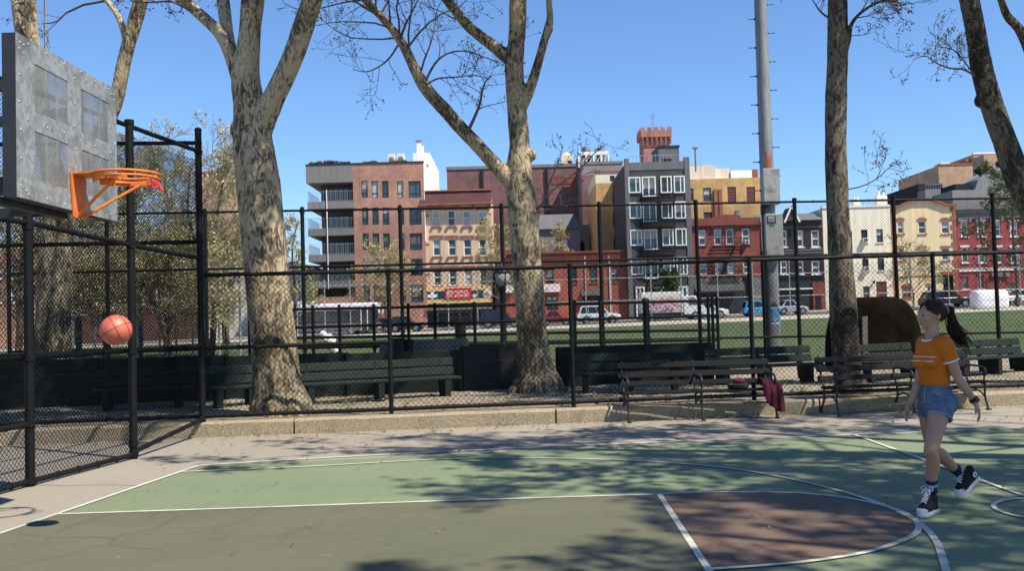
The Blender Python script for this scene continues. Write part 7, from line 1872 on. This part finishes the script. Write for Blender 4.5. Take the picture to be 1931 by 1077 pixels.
# legs
for h, k, a, s_ in ((hipL, kneL, ankL, 1), (hipR, kneR, ankR, -1)):
    sd = (k - h).normalized(); shn = (a - k).normalized(); bkw = -Hd
    limb([(mid(h, k, -.12), .076), (mid(h, k, .05), .082), (mid(h, k, .30, Hd * .012), .076), (mid(h, k, .62, Hd * .008), .062), (mid(h, k, .88), .053), (k + Hd * .006, .050), (mid(k, a, .10), .047), (mid(k, a, .26, bkw * .014), .052), (mid(k, a, .42, bkw * .012), .049), (mid(k, a, .66), .041), (mid(k, a, .90), .033), (a, .034), (mid(k, a, 1.12), .034)])
    mb.ball(k + Hd * .026 , Hd * .030, Lf * .030, UP * .036)
# pelvis, belly, chest
hc = (hipL + hipR) / 2
def ring(c, a, b, hd=Hd, lf=Lf): return (c, lf * a, hd * b)
wst = J(1764, 722, .0); rib = J(1760, 690, .0); chs = J(1759, 668, .0); shc = (shL + shR) / 2
mb.rings([ring(hc - UP * .075, .12, .080), ring(hc - UP * .02, .142, .100), ring(hc + UP * .04, .138, .098), ring(lerp(hc, wst, .6), .120, .086), ring(wst, .113, .081), ring(lerp(wst, rib, .5), .116, .083), ring(rib, .128, .090), ring(chs, .142, .094), ring(shc - UP * .02, .152, .077), ring(shc + UP * .02, .120, .062), ring(neck - UP * .015, .062, .055)], 24)
for s_ in (-1, 1): mb.ball(rib + UP * .035 + Hd * .068 + Lf * (.062 * s_), Lf * .055, Hd * .052, UP * .056)
for h in (hipL, hipR): mb.ball(h - Hd * .045 + UP * .005, Lf * .068, Hd * .068, UP * .082)
# shoulders and arms
for sh, el_, wr, in ((shL, elL, wrL), (shR, elR, wrR)):
    limb([(lerp(shc + UP * .005, sh, .55), .060), (lerp(shc, sh, .85) + UP * .004, .058), (sh - UP * .008, .054), (mid(sh, el_, .25), .047), (mid(sh, el_, .6), .040), (mid(sh, el_, .92), .035), (el_, .035), (mid(el_, wr, .18), .038), (mid(el_, wr, .45), .033), (mid(el_, wr, .8), .025), (wr, .0235), (mid(el_, wr, 1.06), .024)], 12)
# hands with five fingers
def hand(wr, d, palm_n, thumb_side, curl):
    d = d.normalized(); pn = (palm_n - d * palm_n.dot(d)).normalized(); sd = d.cross(pn).normalized() * thumb_side
    mb.rings([(wr, sd * .024, pn * .019), (wr + d * .03, sd * .033, pn * .018), (wr + d * .065, sd * .039, pn * .015), (wr + d * .088, sd * .037, pn * .012)], 12)
    for k, (off, L) in enumerate(((.029, .070), (.010, .078), (-.009, .072), (-.027, .058))):
        b0 = wr + d * (.082 - abs(k - 1.2) * .004) + sd * off; pts = [b0]; dd = d + sd * off * 1.2
        for j, f in enumerate((.45, .32, .23)):
            dd = (dd.normalized() + pn * curl * (.55 if j else .3)).normalized(); pts.append(pts[-1] + dd * L * f)
        mb.tube(smooth_path(pts, 3), [lerp(.0092, .0068, i / 9) for i in range(10)], 8); mb.ball(pts[-1], sd * .0068, pn * .0068, dd * .009, 8, 5)
    b0 = wr + d * .022 + sd * .026; t1 = b0 + (d * .7 + sd * .75 + pn * .25).normalized() * .034; t2 = t1 + (d * .95 + sd * .25 + pn * .35).normalized() * .028; t3 = t2 + (d + pn * .4).normalized() * .022
    mb.tube(smooth_path([wr + d * .008 + sd * .012, b0, t1, t2, t3], 3), [.0155] * 3 + [.013] * 3 + [.0105] * 3 + [.009] * 3 + [.0075], 8); mb.ball(t3, sd * .0075, pn * .0075, d * .009, 8, 5)
hand(wrL, J(1850, 786, -.19) - wrL, Hd * .7 - Lf * .7, -1, .75)
hand(wrR, J(1703, 791, .0) - wrR, -Hd * .6 + Lf * .75, 1, .65)
# neck and head
HH = V((-.99, -.07, -.13)).normalized(); HL = V((.07, -.99, 0)).normalized(); up2 = HL.cross(HH).normalized(); up2 = up2 if up2.z > 0 else -up2
hcn = J(1757, 594, .0)          # centre of the skull
limb([(neck - UP * .05, .062), (neck + UP * .005 , .052), (lerp(neck, hcn, .45), .048), (lerp(neck, hcn, .8), .050)])
def hp_(f, l_, u): return hcn + HH * f + HL * l_ + up2 * u
mb.ball(hp_(-.012, 0, .018), HH * .093, HL * .072, up2 * .088, 22, 14)
mb.rings([(hp_(.038, 0, .055), HL * .060, HH * .048), (hp_(.044, 0, .02), HL * .061, HH * .050), (hp_(.046, 0, -.02), HL * .058, HH * .048), (hp_(.046, 0, -.055), HL * .050, HH * .044), (hp_(.054, 0, -.082), HL * .036, HH * .036), (hp_(.062, 0, -.098), HL * .022, HH * .022)], 20)
mb.rings([(hp_(.0, 0, -.02), HL * .062, HH * .05), (hp_(.005, 0, -.055), HL * .054, HH * .05), (hp_(.025, 0, -.085), HL * .040, HH * .042)], 16)
mb.tube([hp_(.090, 0, .018), hp_(.100, 0, -.004), hp_(.112, 0, -.022), hp_(.108, 0, -.030)], [.010, .012, .0145, .010], 10)
for s_ in (-1, 1): mb.ball(hp_(.098, .012 * s_, -.026), HH * .012, HL * .010, up2 * .009, 8, 6); mb.ball(hp_(.070, .034 * s_, -.022), HH * .020, HL * .022, up2 * .022); mb.ball(hp_(.082, .026 * s_, .030), HH * .014, HL * .022, up2 * .008)
mb.ball(hp_(.096, 0, -.050), HH * .010, HL * .022, up2 * .006, 10, 6); mb.ball(hp_(.093, 0, -.060), HH * .010, HL * .019, up2 * .007, 10, 6); mb.ball(hp_(.080, 0, -.088), HH * .018, HL * .020, up2 * .014, 10, 7)
for s_ in (-1, 1):
    e0 = hp_(-.012, .070 * s_, -.012); mb.ball(e0, HH * .017, HL * .009, up2 * .028, 12, 8); mb.ball(e0 + HL * (.008 * s_) - HH * .008, HH * .010, HL * .006, up2 * .026, 10, 7); mb.ball(e0 - up2 * .024 + HH * .004, HH * .008, HL * .007, up2 * .009, 8, 5)
body = mb.build('body', M['skin'], person); remesh(body, .0052, 3, .5)
# face details
for s_ in (-1, 1):
    mb = MB(); mb.ball(hp_(.082, .029 * s_, .010), HH * .009, HL * .013, up2 * .007, 10, 7); mb.build('eye', M['eye_dark'], person, smooth=True)
    mb = MB(); mb.tube([hp_(.088, .012 * s_, .031), hp_(.090, .030 * s_, .036), hp_(.078, .047 * s_, .029)], [.003, .004, .002], 6); mb.build('eyebrow', M['hair'], person, smooth=True)
mb = MB(); mb.ball(hp_(.1015, 0, -.051), HH * .006, HL * .019, up2 * .0055, 10, 6); mb.ball(hp_(.0985, 0, -.060), HH * .006, HL * .017, up2 * .006, 10, 6); mb.build('lips', M['lip'], person, smooth=True)
# hair: cap swept back, then a long ponytail blown behind
mb = MB(); nu, nv = 40, 16; vs = []; fs = []
for j in range(nv + 1):
    for i in range(nu + 1):
        a = lerp(-2.45, 2.45, i / nu)             # around the head, 0 = back
        front = abs(a) / 2.45
        lowz = lerp(-1.0, .42, max(0, (front - .52) / .48) ** .8) if front > .52 else lerp(-1.05, -1.0, front)
        th = lerp(math.pi / 2 * .99, math.asin(max(-.98, min(.98, lowz * .8))), j / nv)
        rr = 1 + .012 * math.sin(i * 2.1) * (j / nv)
        vs.append(hp_(-.016 - math.cos(a) * math.cos(th) * .101 * rr, math.sin(a) * math.cos(th) * .0825 * rr, .020 + math.sin(th) * .097 * rr))
for j in range(nv):
    for i in range(nu): k = j * (nu + 1) + i; fs.append((k, k + 1, k + nu + 2, k + nu + 1))
mb.add(vs, fs)
# hairline strands drawn back over the cap
rg = random.Random(77)
for k in range(120):
    a0 = rg.uniform(-1, 1); h0 = rg.uniform(.02, .085); pts = []
    for q in range(7):
        f = q / 6; ang = lerp(1.35 * math.copysign(1, a0) if abs(a0) > .3 else a0 * 4, 0, f); r_ = 1.035
        x = -.016 + lerp(.075, -.10, f); wdt = math.sqrt(max(0, 1 - ((x + .016) / .104) ** 2))
        l_ = a0 * .082 * wdt * r_ * lerp(1, .35, f ** 2); zz = .02 + math.sqrt(max(.0, 1 - ((x + .016) / .104) ** 2 - (l_ / .086) ** 2)) * .099 * r_
        zz = lerp(zz, lerp(zz, .02, .75), f ** 1.5); pts.append(hp_(x, l_, zz))
    mb.tube(pts, [.0022, .003, .003, .003, .003, .0026, .002], 4)
hair = mb.build('hair', M['hair'], person, smooth=True)
pb = hp_(-.118, .006, .018)
mb = MB(); mb.tube([pb + up2 * (.026 * math.cos(a)) + HL * (.026 * math.sin(a)) for a in [2 * math.pi * k / 16 for k in range(17)]], .008, 6, caps=False); mb.build('hair_band', M['band_grey'], hair, smooth=True)
mb = MB(); tip = J(1818, 652, -.02)
for k in range(170):
    o = V((rg.gauss(0, 1), rg.gauss(0, 1), rg.gauss(0, 1))) * .008; sp = V((rg.gauss(0, .020), rg.gauss(0, .030), rg.gauss(0, .022))); f_ = rg.uniform(.55, 1.05) if k > 60 else rg.uniform(.9, 1.12)
    path = [pb + HH * .02 + o * .6, pb - HH * .03 + UP * .008 + o, lerp(pb, J(1795, 604, 0), .8) + sp * .5 + o, J(1798, 622, .0) + sp * 1.0, lerp(J(1801, 625, 0), tip, .55) + sp * 1.3 + V((rg.gauss(0, .012), 0, rg.gauss(0, .012))), tip + sp * 1.35 + V((rg.gauss(0, .022), 0, rg.gauss(0, .015)))]
    pts = smooth_path(path, 4); n = max(4, int(len(pts) * f_)); pts = pts[:n]
    if len(pts) < 4: continue
    mb.tube(pts, [lerp(.0055, .0012, (i / len(pts)) ** 1.4) for i in range(len(pts))], 4)
mb.build('ponytail', M['hair'], person, smooth=True)
# tee: body with sleeves
mb = MB(); hem = J(1763, 725, 0)
E_ = .010
mb.rings([ring(hem - UP * .0, .113 + E_ + .005, .082 + E_ + .005), ring(lerp(hem, rib, .5), .116 + E_, .085 + E_), ring(rib, .129 + E_, .092 + E_), ring(chs, .143 + E_, .096 + E_), ring(shc - UP * .02, .154 + E_, .080 + E_), ring(shc + UP * .022, .128 + E_, .066 + E_), ring(neck - UP * .022, .076, .068)], 28)
for s_ in (-1, 1): mb.ball(rib + UP * .035 + Hd * .070 + Lf * (.062 * s_), Lf * .062, Hd * .057, UP * .063)
mb.ball(rib + UP * .02 + Hd * .078, Lf * .05, Hd * .042, UP * .055)
for sh, el_ in ((shL, elL), (shR, elR)):
    limb([(lerp(shc + UP * .004, sh, .5), .072), (lerp(shc, sh, .85) + UP * .004, .070), (sh - UP * .006, .067), (mid(sh, el_, .22), .062), (mid(sh, el_, .46), .056)], 16)
tee = mb.build('tee_shirt', M['orange_jersey'], person); remesh(tee, .006, 4, .5)
def rib_ring(c, ax, ra, rb, th, nm, m_, parent, tilt=V((0, 0, 0))):
    a = ax.orthogonal().normalized() if ra == rb else None
    A, B_ = (a, ax.cross(a)) if a is not None else (Lf, Hd)
    mb = MB(); pts = [c + A * (ra * math.cos(t)) + B_ * (rb * math.sin(t)) + tilt * math.sin(t) for t in [2 * math.pi * k / 28 for k in range(29)]]
    mb.tube(pts, th, 8, caps=False); return mb.build(nm, m_, parent, smooth=True)
for sh, el_ in ((shL, elL), (shR, elR)):
    d = (el_ - sh).normalized(); rib_ring(mid(sh, el_, .465), d, .0545, .0545, .0075, 'cuff', M['white_rib'], tee)
rib_ring(neck - UP * .018 + Hd * .006, UP, .072, .066, .0085, 'collar', M['white_rib'], tee, UP * -.016)
mb = MB()   # two thin white lines across the chest, following the front
bv = BVHTree.FromPolygons([tee.matrix_basis @ v.co for v in tee.data.vertices], [tuple(p.vertices) for p in tee.data.polygons]); pinv = RM[person.name].inverted()
for dz in (.074, .040):
    pts = []
    for k in range(25):
        t = lerp(-1, 1, k / 24); o_ = pinv @ (rib + UP * dz + Lf * (.112 * t) + Hd * .4); h_ = bv.ray_cast(o_, -Hd)
        if h_[0] is not None: pts.append(RM[person.name] @ (h_[0] + Hd * .0012))
    if len(pts) > 3: mb.tube(pts, .0032, 6)
mb.build('chest_stripe', M['white_rib'], tee, smooth=True)
# denim shorts
mb = MB(); wb = J(1765, 727, 0)
mb.rings([ring(wb, .114 + .012, .082 + .012), ring(lerp(wb, hc, .45), .126 + .011, .090 + .011), ring(hc + UP * .02, .141 + .011, .100 + .011), ring(hc - UP * .05, .138 + .010, .096 + .010), ring(hc - UP * .10, .12, .085)], 28)
for h, k in ((hipL, kneL), (hipR, kneR)):
    limb([(mid(h, k, -.10), .082), (mid(h, k, .06), .089), (mid(h, k, .24), .090), (mid(h, k, .285), .092)], 18); mb.ball(h - Hd * .047 + UP * .005, Lf * .078, Hd * .078, UP * .09)
shorts = mb.build('denim_shorts', M['denim'], person); remesh(shorts, .0065, 4, .5)
for h, k in ((hipL, kneL), (hipR, kneR)):
    d = (k - h).normalized(); rib_ring(mid(h, k, .288), d, .088, .088, .007, 'hem', M['denim_pale'], shorts)
rib_ring(wb - UP * .012, UP, .126, .093, .008, 'waistband', M['denim'], shorts)
mb = MB()
for s_ in (-1, 1): mb.tube(smooth_path([wb + Lf * (.070 * s_) + Hd * .088 - UP * .02, wb + Lf * (.095 * s_) + Hd * .086 - UP * .06, wb + Lf * (.132 * s_) + Hd * .05 - UP * .075], 4), .0028, 5)
mb.tube([wb + Hd * .097 - UP * .01, wb + Hd * .113 - UP * .07, wb + Hd * .114 - UP * .13], .0035, 5); mb.build('pocket_seam', M['denim_pale'], shorts, smooth=True)
mb = MB(); mb.ball(wb + Hd * .103 - UP * .012, Lf * .008, Hd * .005, UP * .008, 10, 6); mb.build('button', M['alloy'], shorts, smooth=True)
# wrist band
d = (wrL - elL).normalized(); c = wrL - d * .012; a = d.orthogonal().normalized(); mb = MB(); mb.rings([(c - d * .016, a * .030, d.cross(a) * .030), (c - d * .014, a * .0325, d.cross(a) * .0325), (c + d * .014, a * .0315, d.cross(a) * .0315), (c + d * .016, a * .029, d.cross(a) * .029)], 20)
wb_ = mb.build('wrist_watch', M['strap_black'], person, auto=.8); mb = MB(); q = c + Lf * .031 + UP * .006; mb.obox(q, d * .019, Lf.cross(d).normalized() * .017, Lf * .007); mb.build('watch_face', M['strap_black'], wb_, bevel=.004)
# socks and shoes
def shoe(ank, f, u, label, left):
    f = f.normalized(); u = (u - f * u.dot(f)).normalized(); s_ = f.cross(u)           # s_ points to the wearer's right
    heel = ank - u * .085 - f * .052; sh = thing_part('shoe', label)
    def q(x, y, z): return heel + f * x + s_ * y + u * z
    out = [(0, .0, .030), (.02, .0, .036), (.06, .002, .036), (.12, .002, .036), (.17, 0, .045), (.21, -.002, .045), (.245, -.004, .036), (.265, -.006, .020), (.272, -.008, .006)]
    mb = MB(); L_ = [q(x, y * (1 if left else -1) - w_, 0) for x, y, w_ in out]; R_ = [q(x, y * (1 if left else -1) + w_, 0) for x, y, w_ in out]; mb.prism(L_ + R_[::-1], u * .030); so = mb.build('sole', M['sole_white'], sh, bevel=.006)
    mb = MB(); lo = [(.010, .030, .028), (.05, .034, .034), (.10, .034, .052), (.15, .040, .052), (.19, .043, .045), (.225, .040, .036), (.255, .026, .022)]
    rg = []
    for (x, w_, h) in lo: rg.append((q(x, 0, .030 + h * .42), s_ * w_, u * h))
    mb.rings(rg, 18)
    ax = (ank + u * .045) - q(.055, 0, .03)
    mb.rings([(q(.055, 0, .03), s_ * .034, f * .052), (lerp(q(.055, 0, .03), ank, .5) + f * .004, s_ * .035, f * .052), (ank - u * .005, s_ * .036, f * .045), (ank + u * .030, s_ * .038, f * .045), (ank + u * .045, s_ * .038, f * .044)], 20)
    mb.tube([q(.19, 0, .07), q(.13, 0, .095), q(.10, 0, .135)], [.025, .030, .030], 12)
    up_ = mb.build('upper', M['canvas_black'], sh); remesh(up_, .004, 4, .5)
    mb = MB(); mb.rings([(q(.218, 0, .045), s_ * .042, u * .030), (q(.240, 0, .043), s_ * .036, u * .026), (q(.262, 0, .040), s_ * .022, u * .018), (q(.272, 0, .036), s_ * .008, u * .008)], 16); mb.build('toe_cap', M['sole_white'], sh, smooth=True)
    mb = MB()
    for k in range(7):
        a = lerp(q(.20, 0, .098), q(.108, 0, .178), k / 6); w_ = .022
        mb.tube(smooth_path([a - s_ * w_ - u * .006, a + u * .008 + f * .004, a + s_ * w_ - u * .006], 3), .0036, 6)
        if k < 6: b_ = lerp(q(.20, 0, .098), q(.108, 0, .178), (k + 1) / 6); mb.tube([a - s_ * w_ - u * .004, (a + b_) / 2 + u * .006 + f * .004, b_ + s_ * w_ - u * .004], .003, 6)
    top = q(.106, 0, .182)
    for s2 in (-1, 1): mb.tube(smooth_path([top, top + f * .02 + s_ * (.03 * s2) + u * .022, top + f * .025 + s_ * (.045 * s2) + u * .0, top + f * .01 + s_ * (.02 * s2) - u * .01], 4), .003, 6); mb.tube(smooth_path([top, top + f * .03 + s_ * (.02 * s2), top + f * .045 + s_ * (.03 * s2) - u * .03], 3), .003, 6)
    mb.build('laces', M['white_rib'], sh, smooth=True)
    mb = MB(); ls = 1 if left else -1; c0 = ank - u * .012 + s_ * (.0372 * ls) - f * .004   # medial side
    n = s_ * ls; mb.rings([(c0 - n * .002, f * .022, u * .022), (c0 + n * .0025, f * .022, u * .022)], 22); pa = mb.build('ankle_patch', M['sole_white'], sh)
    mb = MB(); st = []
    for k in range(10): r_ = .0135 if k % 2 == 0 else .006; a = math.pi / 2 + math.pi * k / 5; st.append(c0 + n * .003 + f * (r_ * math.cos(a)) + u * (r_ * math.sin(a)))
    mb.prism(st, n * .001); mb.build('patch_star', M['sock_navy'], sh)
    return sh
def thing_part(nm, label=None):
    o = bpy.data.objects.new(nm, None); COL.objects.link(o); o.parent = person; RM[o.name] = RM[person.name]; o.empty_display_size = .05; return o
for k, a in ((kneL, ankL), (kneR, ankR)):
    d = (a - k).normalized(); mb = MB(); x = d.orthogonal().normalized(); y = d.cross(x); L = (a - k).length
    mb.rings([(lerp(k, a, f), x * r_, y * r_) for f, r_ in ((.765, .043), (.78, .0445), (.9, .0405), (1.0, .041), (1.10, .041))], 20); so = mb.build('sock', M['sock_navy'], person, smooth=True)
    if k is kneL:
        for f in (.875, .905): mb = MB(); c = lerp(k, a, f); mb.rings([(c - d * .005, x * .0425, y * .0425), (c + d * .005, x * .0423, y * .0423)], 20, caps=False); mb.build('sock_stripe', M['sock_stripe'], so, smooth=True)
fL = V((-.74, -.67, 0)).normalized(); shoe(V((ankL.x, ankL.y, .088)) + fL * .0, fL, UP, 'front shoe', True)
heelR, toeR = J(1843, 903, .30), J(1803, 944, .17); fR = (toeR - heelR).normalized(); uR = (kneR - ankR).normalized()
uR = (uR - fR * uR.dot(fR)).normalized(); shoe(heelR + fR * .052 + uR * .085, fR, uR, 'rear shoe', False)
# ------------------------------------------------------------------ person in white bending on the lawn side
by = 27.0; p0 = P(629, 672, by); g = gz(p0.x, by); bp = thing('person', 'distant person in a white top bending forward beyond the long board wall', 'person', (p0.x, by, g))
hip, shd, hd = P(631, 660, by), P(618, 634, by), P(609, 633, by)
mb = MB()
for s_ in (-1, 1):
    o = V((0, .10 * s_, 0)); kn = V((hip.x - .03 - .10 * s_, by + .1 * s_, lerp(g, hip.z, .52))); an = V((hip.x + .04, by + .1 * s_, g + .06))
    limb([(hip + o, .085), (lerp(hip + o, kn, .5), .075), (kn, .055), (lerp(kn, an, .4), .052), (an, .036)], 10); limb([(an, .04), (an + V((-.14, 0, -.03)), .035)], 8)
    el_ = shd + V((-.04, .17 * s_, -.20)); wr = el_ + V((-.14, 0, -.06)); limb([(shd + V((0, .16 * s_, 0)), .052), (el_, .038), (wr, .028), (wr + V((-.07, 0, -.04)), .03)], 8)
    for k in range(4): mb.tube([wr + V((-.06, .012 * (k - 1.5), -.03)), wr + V((-.12, .015 * (k - 1.5), -.07))], .009, 5)
ax = (shd - hip).normalized().cross(V((0, 1, 0)))
mb.rings([(lerp(hip, shd, f), V((0, b_, 0)), ax * a_) for f, a_, b_ in ((-.1, .10, .14), (.2, .11, .15), (.6, .12, .17), (.95, .09, .17), (1.1, .05, .06))], 14)
mb.ball(hd, (.10, 0, 0), (0, .078, 0), (0, 0, .115)); mb.ball(hd + V((-.095, 0, -.02)), (.02, 0, 0), (0, .015, 0), (0, 0, .025)); limb([(shd, .055), (hd - V((-.02, 0, .06)), .05)], 8)
o = mb.build('body', M['skin'], bp); remesh(o, .014, 2)
mb = MB()
mb.rings([(lerp(hip, shd, f), V((0, b_, 0)), ax * a_) for f, a_, b_ in ((-.22, .15, .17), (.0, .16, .18), (.3, .15, .185), (.65, .155, .205), (.95, .13, .20), (1.1, .07, .09))], 16)
for s_ in (-1, 1): limb([(shd + V((0, .13 * s_, 0)), .085), (shd + V((-.03, .17 * s_, -.14)), .068)], 10)
o = mb.build('white_top', M['white_rib'], bp); remesh(o, .016, 2)
mb = MB(); mb.ball(hip - V((-.02, 0, .10)), (.12, 0, 0), (0, .16, 0), (0, 0, .10))
for s_ in (-1, 1):
    kn = V((hip.x - .03 - .10 * s_, by + .1 * s_, lerp(g, hip.z, .52))); an = V((hip.x + .04, by + .1 * s_, g + .10)); limb([(hip + V((.02, .09 * s_, -.1)), .10), (kn, .078), (an, .06)], 10)
o = mb.build('dark_trousers', M['canvas_black'], bp); remesh(o, .016, 2)
mb = MB(); mb.ball(hd + V((.01, 0, .03)), (.11, 0, 0), (0, .09, 0), (0, 0, .105)); mb.build('white_cap', M['white_rib'], bp, smooth=True)
# ================================================================== camera, sun and sky
cam = bpy.data.cameras.new('camera'); co_ = bpy.data.objects.new('camera', cam); COL.objects.link(co_)
cam.sensor_fit = 'HORIZONTAL'; cam.sensor_width = 36; cam.lens = FPX / IW * 36; cam.clip_end = 3000; cam.clip_start = 0.05
m4 = Matrix(((CR.x, CU.x, -FW.x, 0), (CR.y, CU.y, -FW.y, 0), (CR.z, CU.z, -FW.z, CZ), (0, 0, 0, 1)))
co_.matrix_world = m4
scene.camera = co_
SUN = V((0.86, -0.60, 1.535)).normalized()
el = math.asin(SUN.z)
sl = bpy.data.lights.new('sun', 'SUN'); sl.energy = 5.0; sl.angle = math.radians(0.7); sl.color = (1.0, 0.925, 0.80)
so = bpy.data.objects.new('sun', sl); COL.objects.link(so)
so.rotation_euler = SUN.to_track_quat('Z', 'Y').to_euler(); so.location = (20, -10, 40)
w = bpy.data.worlds.new('World'); scene.world = w; w.use_nodes = True
nt = w.node_tree; bg = nt.nodes['Background']
sk = nt.nodes.new('ShaderNodeTexSky'); sk.sky_type = 'NISHITA'; sk.sun_disc = False
sk.sun_elevation = el; sk.sun_rotation = math.atan2(SUN.x, SUN.y)
sk.air_density = 1.0; sk.dust_density = 0.0; sk.ozone_density = 10.0; sk.altitude = 20
hs = nt.nodes.new('ShaderNodeHueSaturation'); hs.inputs['Saturation'].default_value = 1.0
nt.links.new(sk.outputs[0], hs.inputs['Color']); nt.links.new(hs.outputs[0], bg.inputs[0]); bg.inputs[1].default_value = 0.112
scene.render.engine = 'CYCLES'
scene.view_settings.view_transform = 'Standard'; scene.view_settings.look = 'None'
scene.view_settings.exposure = 0.72; scene.view_settings.gamma = 1.0
scene.cycles.max_bounces = 6; scene.cycles.transparent_max_bounces = 8
